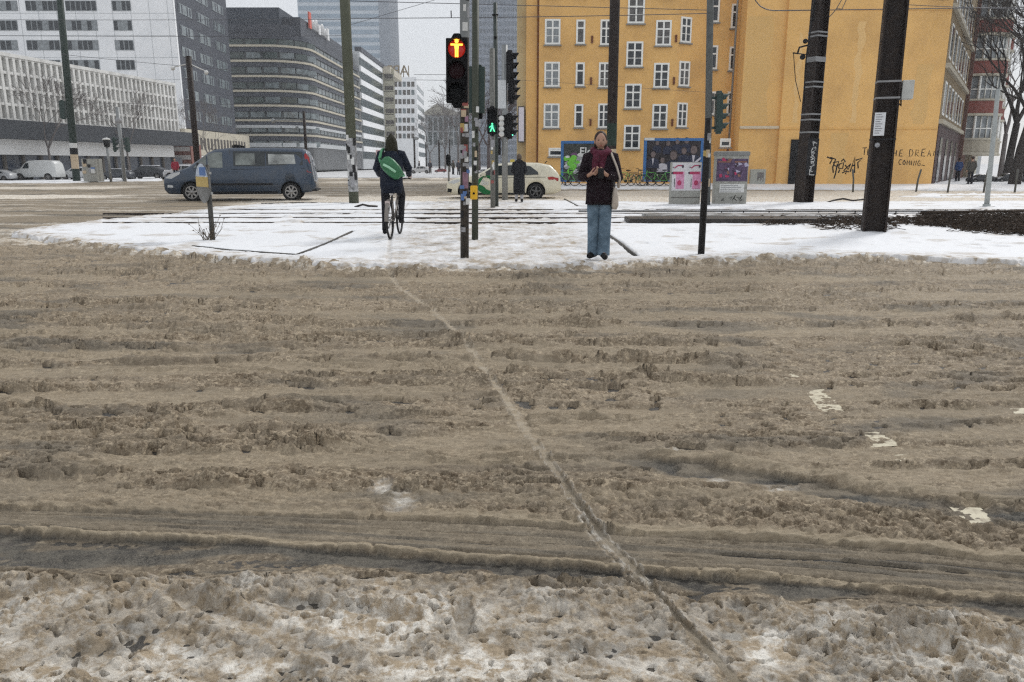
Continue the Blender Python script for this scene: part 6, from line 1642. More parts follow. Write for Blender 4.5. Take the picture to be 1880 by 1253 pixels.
BK = [(1040,345,b0,12,'green rental bicycle before the left end of the collage billboard'),(1056,345,b1,-20,'dark bicycle before the graffiti collage billboard'),(1145,345,b0,25,'green rental bicycle just right of the standing pedestrian'),(1160,346,b1,165,'dark bicycle facing right beside the green one near the pedestrian'),
      (1182,346,b1,200,'dark bicycle below the left edge of the group photo billboard'),(1196,346,b0,15,'green rental bicycle below the group photo billboard'),(1212,346,b1,10,'dark bicycle below the middle of the group photo billboard'),(1226,346,b0,190,'green rental bicycle half behind the pink poster cabinet')]
used = set()
for px, py, src, rz, lab in BK:
    o = src if src.name not in used else dup(src); used.add(src.name)
    g = G(px, py, .1); o.location = (g.x, 44.6+((px*7) % 5)*.28, .14); o.location.x = g.x*o.location.y/g.y; o.rotation_euler = (.05, 0, math.radians(rz)); o['label'] = lab
    o.scale = (.95, .95, .95)
# ================================================================== PEOPLE
M_skin = mat('skin', (.42,.25,.18), .5, var=.06)
M_hair = mat('dark_brown_hair', (.035,.020,.014), .6, var=.3, scale=30)
def hand_chain(J, E, wrist_i, wrist, dirv, curl, side, s=1.0):
    """palm + five fingers as skinned chains. dirv: along hand, curl: bending direction, side: thumb side"""
    dirv = Vector(dirv).normalized(); curl = Vector(curl).normalized(); side = Vector(side).normalized(); w = Vector(wrist)
    p = w + dirv*.045*s; J.append((p, (.030*s, .020*s))); pi_ = len(J)-1; E.append((wrist_i, pi_))
    k = p + dirv*.045*s; J.append((k, (.030*s, .016*s))); ki = len(J)-1; E.append((pi_, ki))
    for i, (o, l) in enumerate(((.030,.072),(.010,.080),(-.010,.074),(-.030,.058))):
        a = k + side*o*s + dirv*.012*s; b = a + (dirv*.75+curl*.5)*l*.5*s; c = b + (dirv*.25+curl*.9)*l*.45*s
        J.append((a, .0095*s)); ai = len(J)-1; E.append((ki, ai)); J.append((b, .0088*s)); E.append((ai, ai+1)); J.append((c, .0075*s)); E.append((ai+1, ai+2))
    a = p + side*.034*s; b = a + (side*.5+dirv*.7+curl*.3)*.035*s; c = b + (dirv*.8+curl*.5)*.028*s
    J.append((a, .012*s)); ai = len(J)-1; E.append((pi_, ai)); J.append((b, .010*s)); E.append((ai, ai+1)); J.append((c, .008*s)); E.append((ai+1, ai+2))
def person(name, loc, rz, label, H=1.70, pose=None, lean=0.0):
    """figure facing local -y. pose: dict overriding joints"""
    k = H/1.70
    D = dict(pelvis=(0,0,.93), belly=(0,-.01,1.06), chest=(0,.0,1.26), neck=(0,.0,1.43), skull=(0,-.005,1.52),
             hipR=(-.09,0,.90), kneeR=(-.10,-.02,.49), ankR=(-.10,.02,.08), toeR=(-.115,-.13,.035), hipL=(.09,0,.90), kneeL=(.10,-.02,.49), ankL=(.10,.02,.08), toeL=(.115,-.13,.035),
             shR=(-.17,.0,1.37), elR=(-.24,.02,1.10), wrR=(-.22,-.08,.87), shL=(.17,.0,1.37), elL=(.24,.02,1.10), wrL=(.22,-.08,.87))
    hd = dict(R=((0,-.1,-1),(0,-1,0),(1,0,0)), L=((0,-.1,-1),(0,-1,0),(-1,0,0)))
    if pose: 
        for a, v in pose.items():
            if a in ('handR', 'handL'): hd[a[-1]] = v
            else: D[a] = v
    D = {a: Vector(v)*k for a, v in D.items()}
    J = []; E = []; I = {}
    def j(n, r): J.append((D[n], r)); I[n] = len(J)-1
    j('pelvis', (.135, .10)); j('belly', (.125, .095)); j('chest', (.150, .105)); j('neck', .055); j('skull', .058)
    for s in 'RL': j('hip'+s, .085); j('knee'+s, .056); j('ank'+s, .038); j('toe'+s, (.036, .026)); j('sh'+s, .062); j('el'+s, .042); j('wr'+s, (.028, .024))
    E += [(I['pelvis'], I['belly']), (I['belly'], I['chest']), (I['chest'], I['neck']), (I['neck'], I['skull'])]
    for s in 'RL':
        E += [(I['pelvis'], I['hip'+s]), (I['hip'+s], I['knee'+s]), (I['knee'+s], I['ank'+s]), (I['ank'+s], I['toe'+s]), (I['chest'], I['sh'+s]), (I['sh'+s], I['el'+s]), (I['el'+s], I['wr'+s])]
        hand_chain(J, E, I['wr'+s], D['wr'+s], *hd[s], s=k)
    t = skin(J, E, name, M_skin, None, 2, I['pelvis'])
    # head joined into the same mesh
    c = D['skull'] + Vector((0, -.012, .055))*k
    me = t.data; bm = bmesh.new(); bm.from_mesh(me)
    n0 = len(bm.verts)
    r = bmesh.ops.create_uvsphere(bm, u_segments=24, v_segments=18, radius=1)
    for v in r['verts']:
        x, y, z = v.co
        X, Yv, Zv = x*.074, y*.094, z*.115
        if z < -.2: X *= 1-.32*(-z-.2)/.8; Yv = Yv*(1-.12*(-z-.2)/.8) - .012*(-z-.2)
        # face relief
        if y < 0:
            nx = x/.22; nz_ = (z+.18)/.20; Yv -= .022*math.exp(-nx*nx-nz_*nz_)*(1 if z < .05 else .6)
            for ex in (-.42, .42): Yv += .010*math.exp(-((x-ex)/.2)**2-((z-.08)/.13)**2)
            Yv -= .006*math.exp(-(x/.35)**2-((z+.55)/.10)**2); Yv -= .007*math.exp(-(x/.3)**2-((z+.86)/.12)**2)
        v.co = (c.x+X*k, c.y+Yv*k, c.z+Zv*k)
    for f in bm.faces: f.smooth = True
    for sx in (-1, 1):
        r = bmesh.ops.create_uvsphere(bm, u_segments=8, v_segments=6, radius=1)
        for v in r['verts']: v.co = (c.x+(sx*.076+v.co.x*.012)*k, c.y+(.005+v.co.y*.02)*k, c.z+(-.01+v.co.z*.032)*k)
    bm.to_mesh(me); bm.free()
    fm = MB()
    for ex in (-.030, .030): fm.ball((c.x+ex*k, c.y-.082*k, c.z+.010*k), (.012*k, .006*k, .007*k), 8, 6)
    fm.build('eyes', M_black, t)
    fm = MB(); fm.ball((c.x, c.y-.094*k, c.z-.063*k), (.022*k, .006*k, .007*k), 8, 6); fm.build('lips', mat('lips', (.30,.11,.09), .5), t)
    t.location = loc; t.rotation_euler = (0, 0, rz)
    tag(t, label, 'person')
    return t, D, c, k
def sleeve(parent, D, s, m, r0=.075, r1=.055, name='sleeve', k=1.0, puff=1.0):
    a, b, c = D['sh'+s], D['el'+s], D['wr'+s]
    top = a + Vector((0, 0, .02)); mb = MB(); mid1 = a.lerp(b, .5); mid2 = b.lerp(c, .5)
    pts = [a.lerp(Vector((0, a.y, a.z)), .35)+Vector((0,0,.01)), a, mid1, b.lerp(a, .12), b+(b-(a+c)/2).normalized()*.01, b.lerp(c, .12), mid2, c.lerp(b, .08)]
    mb.tube(pts, [r0*.9, r0*1.02, r0*.96*puff, r0*.93*puff, r0*.95*puff, r0*.90*puff, r1*1.08*puff, r1], 14); return mb.build(name, m, parent)
def leg_cloth(parent, D, s, m, rs, name='trouser_leg', hem=None):
    a, b, c = D['hip'+s], D['knee'+s], D['ank'+s]
    end = c.lerp(b, .0) + Vector((0, 0, hem or -.02)); mb = MB()
    key = [a+Vector((0,0,.06)), a, a.lerp(b, .5), b, b.lerp(end, .5), end]
    pts = []; rr2 = []; n_ = 6
    for i in range(len(key)-1):
        for q in range(n_): pts.append(key[i].lerp(key[i+1], q/n_)); rr2.append(rs[i]+(rs[i+1]-rs[i])*q/n_)
    pts.append(key[-1]); rr2.append(rs[-1])
    mb.tube(pts, rr2, 20)
    for i, v in enumerate(mb.v):        # soft folds running down and across the cloth
        zz_ = v[2]; aa = math.atan2(v[1]-a.y, v[0]-a.x)
        f = .0065*math.sin(zz_*26+aa*2.2+(1 if s == 'R' else 0)) + .006*math.sin(aa*5+zz_*5) + .005*math.sin(zz_*47-aa*3)*max(0, .45-zz_)*2.5
        mb.v[i] = (v[0]+math.cos(aa)*f, v[1]+math.sin(aa)*f, zz_); return mb.build(name, m, parent)
def shoe(parent, D, s, m, k=1.0, h=.09):
    a, t = D['ank'+s], D['toe'+s]; mb = MB(); d = Vector((t.x-a.x, t.y-a.y, 0)); l = d.length; d.normalize()
    hl = Vector((a.x, a.y, 0)) - d*.055; tp = Vector((t.x, t.y, 0)) + d*.035
    mb.tube([(hl.x, hl.y, .045), (a.x, a.y, .05), ((a.x+t.x)/2, (a.y+t.y)/2, .045), (t.x, t.y, .037), (tp.x, tp.y, .030)], [.038, .047, .046, .042, .024], 12)
    mb.tube([(a.x, a.y, .03), (a.x, a.y, h+.04)], [.045, .043], 12)
    return mb.build('shoe', m, parent)
# ---- pedestrian in the dark fuzzy coat
gp = G(1098, 474, .105); k_ = 1
pose = dict(kneeR=(-.075,.01,.49), ankR=(-.062,.04,.08), toeR=(-.125,-.07,.035), kneeL=(.080,-.03,.49), ankL=(.068,-.03,.08), toeL=(.085,-.19,.035), hipR=(-.078,0,.90), hipL=(.078,0,.90),
            elR=(-.235,-.01,1.10), wrR=(-.165,-.235,1.125), handR=((.85,-.35,.35),(.2,.6,.6),(0,0,1)), elL=(.235,.0,1.10), wrL=(.075,-.265,1.13), handL=((-.85,-.2,.4),(-.2,.6,.5),(0,0,1)), skull=(-.005,-.012,1.52))
t, D, hc, k = person('person', gp, math.radians(-4), 'pedestrian in a dark furry coat, burgundy scarf and wide blue jeans waiting at the crossing', 1.72, pose)
M_coat = mat('dark_teddy_coat', (.016,.009,.013), .9, var=.5, scale=22, bump=1.0, bscale=60)
M_jean = mat('blue_denim', (.105,.16,.215), .8, var=.35, scale=5, bump=.35, bscale=30, dirt=((.19,.26,.33), .6, 5))
M_scarf = mat('burgundy_scarf', (.10,.022,.040), .85, var=.4, scale=18, bump=.6, bscale=50)
mb = MB(); rng_ = random.Random(2)
rings = [(0,.005,.745,.190,.140,.85),(0,.005,.80,.190,.140,.85),(0,.0,.95,.182,.135),(0,-.005,1.08,.175,.130),(0,-.005,1.22,.185,.130),(0,0,1.34,.200,.125),(0,0,1.41,.185,.105),(0,0,1.455,.11,.085),(0,0,1.485,.075,.075)]
mb.loft(rings, 28)
for i, v in enumerate(mb.v): 
    f = 1+.03*math.sin(v[2]*40+v[0]*20)+.02*rng_.uniform(-1, 1); mb.v[i] = (v[0]*f, v[1]*f, v[2])
ct = mb.build('coat', M_coat, t)
sleeve(t, D, 'R', M_coat, .074, .056, puff=1.05); sleeve(t, D, 'L', M_coat, .074, .056, puff=1.05)
for s in 'RL': leg_cloth(t, D, s, M_jean, [.09,.093,.092,.084,.084,.090], hem=-.035)
mb = MB(); mb.loft([(0,0,.74,.155,.10),(0,0,.88,.155,.11),(0,0,.98,.15,.11)], 20); mb.build('trousers', M_jean, t)
for s in 'RL': shoe(t, D, s, M_black)
mb = MB(); mb.tube([(-.10,-.02,1.45),(-.06,-.11,1.43),(.03,-.135,1.42),(.10,-.06,1.45),(.07,.06,1.48),(-.03,.08,1.49),(-.10,.03,1.47),(-.09,-.06,1.45)], .050, 12); 
sc_ = mb.build('scarf', M_scarf, t)
mb = MB()
for (x0, x1, z1) in ((-.05, -.085, 1.16), (.03, .0, 1.20)):
    vs = []; 
    for i in range(7):
        f = i/6; z = 1.44-(1.44-z1)*f; x = x0+(x1-x0)*f; yy = -.15-.005*math.sin(f*9)
        for dx, dy in ((-.048, .012), (0, -.016), (.048, .010), (.048, .028), (-.048, .028)): vs.append((x+dx*(1+.15*math.sin(f*5)), yy+dy, z))
    mb.add(vs, [(i*5+j, i*5+(j+1) % 5, i*5+5+(j+1) % 5, i*5+5+j) for i in range(6) for j in range(5)] + [(4,3,2,1,0), (30,31,32,33,34)], True)
mb.build('scarf_end', M_scarf, sc_)
mb = MB(); mb.ball((hc.x, hc.y+.022, hc.z+.030), (.088,.094,.105), 18, 12); hr = mb.build('hair', M_hair, t)
mb = MB(); mb.loft([(hc.x,hc.y+.06,hc.z-.14,.085,.045),(hc.x,hc.y+.05,hc.z-.04,.090,.06),(hc.x,hc.y+.035,hc.z+.03,.086,.07)], 16); mb.build('hair', M_hair, t)
for o in [o_ for o_ in t.children if o_.name.startswith('hair')]:
    pass
mb = MB(); mb.box(-.045, .035, -.315, -.305, 1.10, 1.235); ph = mb.build('phone', M_black, None, bevel=.004); ph.location = gp; ph.rotation_euler = (0,0,math.radians(-4)); tag(ph, 'dark phone held in both hands by the waiting pedestrian', 'phone')
M_canvas = mat('cream_canvas', (.50,.44,.38), .85, var=.12, scale=8, bump=.3)
tb = empty('tote_bag', gp, math.radians(-4), 'cream canvas tote bag hanging from the shoulder of the waiting pedestrian', 'bag')
mb = MB(); mb.loft([(.205,-.02,.68,.030,.11,.6),(.21,-.02,.73,.050,.13,.7),(.21,-.02,.86,.045,.135,.7),(.205,-.02,.97,.024,.13,.6)], 20); mb.build('bag_body', M_canvas, tb)
for yy in (-.10,):
    mb = MB(); mb.tube([(.250,yy,.97),(.262,yy-.02,1.10),(.215,yy-.03,1.25),(.150,-.115,1.40),(.125,-.02,1.475),(.14,.09,1.40),(.24,.10,1.20),(.255,.06,.97)], .014, 6); mb.build('strap', M_canvas, tb)
# ---- person in a long dark coat, back view, beyond the tracks
gq = G(953, 371, .10)
t, D, hc, k = person('person', gq, PI, 'person in a long black padded coat and pale boots seen from behind before the taxi', 1.62, dict(wrR=(-.16,-.16,1.0), wrL=(.16,-.16,1.0), elR=(-.23,0,1.1), elL=(.23,0,1.1)))
M_pad = mat('black_padded_coat', (.012,.013,.016), .6, var=.4, scale=9, bump=.6, bscale=14)
mb = MB(); mb.loft([(0,0,.26,.20,.15),(0,0,.6,.205,.155),(0,0,.95,.19,.15),(0,0,1.2,.205,.15),(0,0,1.30,.19,.13),(0,0,1.36,.12,.10),(0,0,1.42,.09,.09)], 20); mb.build('coat', M_pad, t)
sleeve(t, D, 'R', M_pad, .08, .06); sleeve(t, D, 'L', M_pad, .08, .06)
mb = MB(); mb.ball((0,.045,1.37), (.13,.10,.08), 14, 8); mb.build('fur_collar', mat('dark_fur', (.02,.018,.018), .95, bump=1, bscale=40), t)
mb = MB(); mb.ball((hc.x, hc.y+.02, hc.z+.015), (.090,.100,.115), 14, 10); mb.build('hair', mat('brown_hair', (.10,.075,.055), .7), t)
for s in 'RL':
    leg_cloth(t, D, s, mat('pale_boots', (.45,.44,.44), .7), [.06,.06,.06,.06,.058,.055], 'boot', hem=.03); shoe(t, D, s, M_black)
# ---- cyclist seen from behind
RW = G(717, 440, .085); cyc_rz = math.radians(-90-1)   # bicycle front (-x) points away from the camera
bk = bicycle('bicycle', mat('cycle_steel', (.20,.18,.16), .4, .3)); tag(bk, 'city bicycle seen from behind with a pale reflector, ridden across the snow', 'bicycle')
bk.rotation_euler = (0, 0, cyc_rz)
fx = Matrix.Rotation(cyc_rz, 3, 'Z') @ Vector((.52, 0, 0)); bk.location = (RW.x-fx.x, RW.y-fx.y, .085)
mb = MB(); mb.ball((0,0,0), (.030,.035,.045), 10, 6); o = mb.build('rear_lamp', mat('pale_lamp', (.65,.62,.60), .3), bk); o.location = (.30, 0, .80)
# local frame: facing +Y away => person faces local -y, rotate by pi (+ small)
pose = dict(pelvis=(0,.0,1.02), belly=(0,-.05,1.16), chest=(0,-.10,1.36), neck=(0,-.14,1.52), skull=(0,-.16,1.60), hipR=(-.10,0,.98), hipL=(.10,0,.98),
            kneeR=(-.15,-.28,.74), ankR=(-.14,-.10,.34), toeR=(-.15,-.24,.27), kneeL=(.16,-.20,.56), ankL=(.16,-.06,.15), toeL=(.16,-.20,.10),
            shR=(-.19,-.10,1.46), elR=(-.29,-.22,1.22), wrR=(-.28,-.46,1.10), shL=(.19,-.10,1.46), elL=(.29,-.22,1.22), wrL=(.28,-.46,1.10), handR=((0,-1,-.1),(0,-.2,-1),(1,0,0)), handL=((0,-1,-.1),(0,-.2,-1),(-1,0,0)))
sd_l = Matrix.Rotation(cyc_rz, 3, 'Z') @ Vector((.20, 0, 0))
t, D, hc, k = person('person', (bk.location.x+sd_l.x, bk.location.y+sd_l.y, .085), PI+math.radians(2), 'cyclist in a navy jacket and dark hood riding away across the snow', 1.72, pose)
t.scale = (.96, .96, 1.0)
M_navy = mat('navy_jacket', (.010,.014,.026), .75, var=.3, scale=7, bump=.4, bscale=25); M_dk = mat('dark_trousers', (.014,.014,.018), .8, var=.3, scale=9, bump=.3)
mb = MB(); mb.loft([(0,.03,.80,.185,.13),(0,.04,.92,.215,.165),(0,.02,1.05,.21,.16),(0,-.04,1.20,.21,.15),(0,-.09,1.36,.225,.145),(0,-.11,1.46,.205,.12),(0,-.13,1.52,.12,.10),(0,-.14,1.56,.08,.09)], 24); mb.build('jacket', M_navy, t)
sleeve(t, D, 'R', M_navy, .078, .055); sleeve(t, D, 'L', M_navy, .078, .055)
for s in 'RL':
    leg_cloth(t, D, s, M_dk, [.09,.098,.088,.070,.060,.056], hem=.0); 
    a, tt = D['ank'+s], D['toe'+s]; mb = MB(); mb.tube([a+Vector((0,.06,-.05)), a+Vector((0,0,-.03)), tt+Vector((0,0,-.0)), tt+Vector((0,-.04,0))], [.04,.048,.042,.025], 10); mb.tube([a+Vector((0,0,-.03)), a+Vector((0,0,.06))], .046, 10); mb.build('shoe', M_black, t)
mb = MB(); mb.loft([(hc.x,hc.y+.02,hc.z-.17,.125,.12),(hc.x,hc.y+.015,hc.z-.08,.118,.12),(hc.x,hc.y+.015,hc.z+.02,.108,.122),(hc.x,hc.y+.02,hc.z+.09,.080,.095),(hc.x,hc.y+.025,hc.z+.135,.035,.05),(hc.x+.005,hc.y+.03,hc.z+.165,.016,.02)], 20); mb.build('hood', mat('olive_black_hood', (.030,.028,.018), .85, var=.3, bump=.4, bscale=25), t)
# green shoulder bag
bg = empty('shoulder_bag', t.location, t.rotation_euler.z, 'bright green shoulder bag slung diagonally across the back of the cyclist', 'bag')
M_bag = mat('green_bag_fabric', (.028,.15,.06), .45, var=.12, scale=5, bump=.3)
mb = MB(); ang = math.radians(33)
mb.loft([(0,0,-.22,.03,.05,.7),(0,0,-.18,.065,.10,.7),(0,0,-.08,.075,.130,.75),(0,0,.07,.075,.135,.75),(0,0,.17,.06,.11,.7),(0,0,.215,.03,.05,.7)], 24)
mb.xf(Matrix.Translation((-.03, .20, 1.24)) @ Matrix.Rotation(math.radians(90-46), 4, 'Y') @ Matrix.Rotation(PI/2, 4, 'Z')); bo = mb.build('bag_body', M_bag, bg)
mb = MB(); mb.tube([(.10,.292,1.30),(.0,.300,1.25),(-.11,.292,1.17)], .022, 8); mb.build('reflective_stripe', mat('pale_green_stripe', (.35,.62,.42), .4), bo)
mb = MB(); mb.tube([(.16,.22,1.34),(.19,.10,1.42),(.165,-.02,1.55),(.14,-.14,1.575),(.06,-.24,1.50),(-.12,-.28,1.25),(-.22,-.08,1.10),(-.2,.10,1.10)], .018, 6); mb.tube([(.165,.165,1.40),(.16,.10,1.50),(.15,.0,1.555)], .022, 6); mb.build('strap', mat('green_strap', (.10,.30,.16), .6), bg)
# ---- small far people
def far_person(px, py, H, coat, trou, lab, rz=0):
    g = G(px, py, .08); t, D, hc, k = person('person', g, rz, lab, H)
    mb = MB(); mb.loft([(0,0,.80,.20,.14),(0,0,1.0,.20,.14),(0,0,1.25,.22,.14),(0,0,1.38,.19,.12),(0,0,1.46,.09,.09)], 14); mb.build('coat', coat, t)
    for s in 'RL': sleeve(t, D, s, coat, .08, .06); leg_cloth(t, D, s, trou, [.08,.085,.08,.07,.07,.07]); shoe(t, D, s, M_black)
    mb = MB(); mb.ball((hc.x, hc.y+.02, hc.z+.03), (.09,.1,.11), 12, 8); mb.build('hair', M_hair, t); return t
far_person(1757, 334, 1.72, mat('blue_jacket', (.03,.06,.16), .7), M_dk, 'small figure in a blue jacket on the pavement beside the dark portal', PI)
far_person(1780, 339, 1.78, mat('grey_brown_coat', (.07,.065,.055), .8), M_dk, 'figure in a grey brown coat walking down the side street', PI)
far_person(324, 331, 1.75, mat('red_jacket', (.28,.025,.045), .7), M_dk, 'person in a red jacket among the parked cars above the van nose', .4)
far_person(790, 319, 1.7, mat('dark_jacket', (.05,.05,.06), .7), M_dk, 'tiny dark figure crossing far down the street left of the signals', .4)
far_person(842, 322, 1.7, mat('dark_jacket', (.05,.05,.06), .7), M_dk, 'small dark figure just left of the nearest signal pole', .4)
far_person(770, 318, 1.7, mat('dark_jacket', (.05,.05,.06)), M_dk, 'tiny dark figure beside the white car far down the street', 1.4)
far_person(832, 321, 1.72, mat('grey_brown_coat', (.07,.065,.055)), M_dk, 'small figure in a brown coat between the distant poles', 2.4)
far_person(858, 322, 1.7, mat('rust_jacket', (.20,.07,.05), .7), M_dk, 'small figure in a rust jacket just right of the nearest signal pole', 2.0)
farcar(873, 321, 26, mat('car_silver', (.42,.43,.44), .35), 'silver car far behind the yellow push button pole')
farcar(722, 318, 30, mat('car_dark_grey', (.05,.055,.065), .35), 'dark car far off just right of the cyclist hood')
g = G(697, 322, 0); t = empty('street_sign', g, 0, 'pale pink and white sign panel just left of the cyclist hood', 'sign')
sc = g.y/1400; mb = MB(); mb.tube([(0,0,0),(0,0,44*sc)], .06, 6); mb.build('pole', M_galv, t); mb = MB(); mb.box(-5*sc, 6*sc, -.1, -.02, 24*sc, 44*sc); mb.build('panel', mat('pinkish_panel', (.50,.36,.36), .6), t); mb = MB(); mb.box(-5*sc, 6*sc, -.1, -.02, 8*sc, 18*sc); mb.build('panel', mat('pale_panel', (.55,.50,.50), .6), t)
# ================================================================== TREES, TWIGS, BRUSH
M_bark = mat('dark_bark', (.045,.038,.034), .85, var=.3, scale=6)
M_bark_far = mat('grey_bark', (.15,.135,.13), .85, var=.2, scale=3)
def tree(px, py, Y, H, spread, seed, label, m=None, tr=.22, depth=6, lean=0.0, dens=1.0, first=.30, twig=.010, group=None):
    rr_ = random.Random(seed); x = P(px, py, Y).x
    t = empty('bare_tree', (x, Y, 0), 0, label, 'tree', group)
    trunk = MB(); crown = MB()
    top = Vector((lean*H*first, 0, H*first))
    trunk.tube([(0,0,-.1), (top.x*.3, 0, top.z*.5), top], [tr*1.15, tr*.95, tr*.85], 9)
    def grow(p, d, L, r, lv):
        n = 3; pts = [p]; dd = d.copy()
        for i in range(n):
            dd = (dd + Vector((rr_.uniform(-1,1), rr_.uniform(-1,1), rr_.uniform(-.5,.7)))*.20).normalized(); pts.append(pts[-1]+dd*L/n)
        r1 = max(r*.62, twig)
        crown.tube(pts, [r, r*.88, r*.74, r1], 5 if r > .04 else 3, cap=False, smooth=r > .04)
        if lv <= 0: return
        nb = rr_.choice([2, 3, 3]) if lv > 1 else rr_.choice([2, 3, 4])
        for i in range(nb):
            q = pts[rr_.choice([2, 3, 3])] if i else pts[3]
            a = rr_.uniform(.25, .75)*(1 if i else .6); az = rr_.uniform(0, 2*PI)
            u = dd.orthogonal().normalized(); w = dd.cross(u)
            nd = (dd*math.cos(a) + (u*math.cos(az)+w*math.sin(az))*math.sin(a)*spread); nd.z += .06; nd.normalize()
            grow(q, nd, L*rr_.uniform(.62, .86), r1*rr_.uniform(.75, 1), lv-1)
    k = rr_.choice([3, 4])
    for i in range(k):
        az = 2*PI*i/k+rr_.uniform(-.4, .4); a = rr_.uniform(.2, .55)
        grow(top, Vector((math.cos(az)*math.sin(a)+lean, math.sin(az)*math.sin(a), math.cos(a))).normalized(), H*.24, tr*.62, depth)
    m = m or M_bark
    trunk.build('trunk', m, t); crown.build('crown', m, t)
    return t
tree(1862, 335, 50, 13.5, 1.0, 3, 'dark bare tree with a thick leaning trunk at the right edge', tr=.33, lean=.13, first=.34, depth=6, twig=.012)
tree(1846, 335, 62, 14, 1.0, 8, 'bare tree with a straight dark trunk behind the leaning one', tr=.28, lean=.05, first=.32, depth=6, twig=.014)
tree(1885, 335, 56, 13, 1.1, 15, 'bare tree whose branches reach in from the right edge', tr=.26, lean=-.06, first=.3, depth=6, twig=.013)
tree(1835, 330, 85, 15, 1.1, 21, 'smaller bare tree further down the side street', M_bark_far, tr=.25, depth=6, twig=.02)
for i, (px, Y, H, sd_s, lab) in enumerate(((842,150,15,31,'bare tree just left of the red signal pole, down the street'),(818,190,15,32,'faint bare tree in the middle of the far street'),(880,130,14,33,'dark bare tree between the signal poles'),(897,110,12,34,'bare tree behind the green pedestrian signal'),(925,120,13,35,'bare tree left of the orange house corner'),(790,230,14,37,'pale bare tree before the old building at the street end'))):
    tree(px, 320, Y, H, 1.1, sd_s, lab, M_bark_far if Y > 140 else mat('brown_bark', (.09,.07,.068), .85), tr=.24, depth=5, twig=.028, group='bare trees down the street')
for i, (px, Y, H, lab) in enumerate(((95,66,8.5,'thin bare tree before the concrete grid facade, left of the green mast'),(238,76,8,'thin bare tree before the concrete grid facade, above the charcoal car'),(318,90,8,'thin bare tree at the right end of the concrete grid facade'),(385,108,9,'faint bare tree above the roof of the blue van'))):
    tree(px, 320, Y, H, 1.0, 50+i, lab, M_bark_far, tr=.10, depth=5, twig=.014, group='thin trees before the low building')
# twigs at the sign
g = G(384, 443, .09); mb = MB(); rr_ = random.Random(9)
for i in range(26):
    a = rr_.uniform(0, 2*PI); e = rr_.uniform(.1, .9); L_ = rr_.uniform(.18, .48); p0 = Vector((rr_.uniform(-.12, .05), rr_.uniform(-.08, .08), 0)); d = Vector((math.cos(a)*e*1.3, math.sin(a)*e, .8)).normalized()
    p1 = p0+d*L_*.5; p2 = p1+(d+Vector((rr_.uniform(-.4,.4), 0, rr_.uniform(-.1,.2)))).normalized()*L_*.5
    mb.tube([p0, p1, p2], [.005, .004, .003], 4); 
    if rr_.random() < .6: mb.tube([p1, p1+Vector((rr_.uniform(-.1,.1), 0, .08))], .003, 3)
    if rr_.random() < .5: mb.ball(p2, (.014, .012, .01), 5, 4)
o = mb.build('shrub', mat('dry_twigs', (.10,.075,.05), .8)); o.location = g; tag(o, 'dry leafless twigs poking from the snow at the foot of the round sign', 'shrub')
# brush heap, right
mb = MB(); rr_ = random.Random(77)
def brush(mb, px0, px1, y0f, y1f, n, h, seed):
    rr_ = random.Random(seed)
    for i in range(n):
        px = rr_.uniform(px0, px1); f = (px-px0)/(px1-px0); py = rr_.uniform(y0f(f), y1f(f)); g = G(px, py, .10)
        L_ = rr_.uniform(.10, .35); a = rr_.uniform(0, 2*PI); z = rr_.uniform(0, h)
        d = Vector((math.cos(a), math.sin(a), rr_.uniform(-.05, .35)))
        p = Vector((g.x, g.y, .08+z)); q = p + d*L_*.5; r = q+Vector((d.x, d.y, rr_.uniform(-.4, .2)))*L_*.5
        mb.tube([p, q, r], .006, 3, cap=False, smooth=False)
        if i % 3 == 0:
            s = rr_.uniform(.03, .07); u = Vector((rr_.uniform(-1,1), rr_.uniform(-1,1), rr_.uniform(-.3,.6))).normalized()*s; w = u.orthogonal().normalized()*s*.6
            mb.add([q-u, q+w, q+u, q-w], [(0,1,2,3)])
mb = MB(); brush(mb, 1690, 1960, lambda f: 395-4*f, lambda f: 416+20*min(1, f*1.2), 3300, .12, 3); brush(mb, 1760, 1960, lambda f: 400, lambda f: 428+10*f, 1200, .09, 13)
mb.tube([G(1690,392,.3), G(1760,389,.33), G(1960,387,.35)], .03, 5)
o = mb.build('brush', mat('dead_brown_brush', (.050,.036,.026), .85, var=.5, scale=4)); tag(o, 'low mat of dead brown brushwood on the snow at the right edge', 'brush', kind='stuff')
mb = MB(); brush(mb, 1400, 1700, lambda f: 402, lambda f: 415, 900, .10, 5); brush(mb, 1500, 1640, lambda f: 404, lambda f: 424, 300, .06, 8)
o = mb.build('brush', mat('dead_brown_brush', (.05,.036,.026))); tag(o, 'sparse dead stalks along the tram bed before the steel masts', 'brush', kind='stuff')
mb = MB(); g = G(1560, 372, .1)
mb.tube([(-.8,0,.0),(-.55,0,.07),(-.2,.1,.12),(.1,0,.06),(.5,.05,.10),(.8,0,.03)], [.02,.03,.035,.03,.03,.02], 6); o = mb.build('branch', M_bark); o.location = g; tag(o, 'dark crooked branch lying on the snow between the two steel masts', 'branch')
mb = MB(); g = G(672, 382, .08); mb.tube([(-.35,0,.02),(-.1,0,.1),(.1,.05,.05),(.35,0,.04)], .035, 6); o = mb.build('branch', M_bark); o.location = g; tag(o, 'dark clod like branch in the snow beside the olive mast', 'branch')
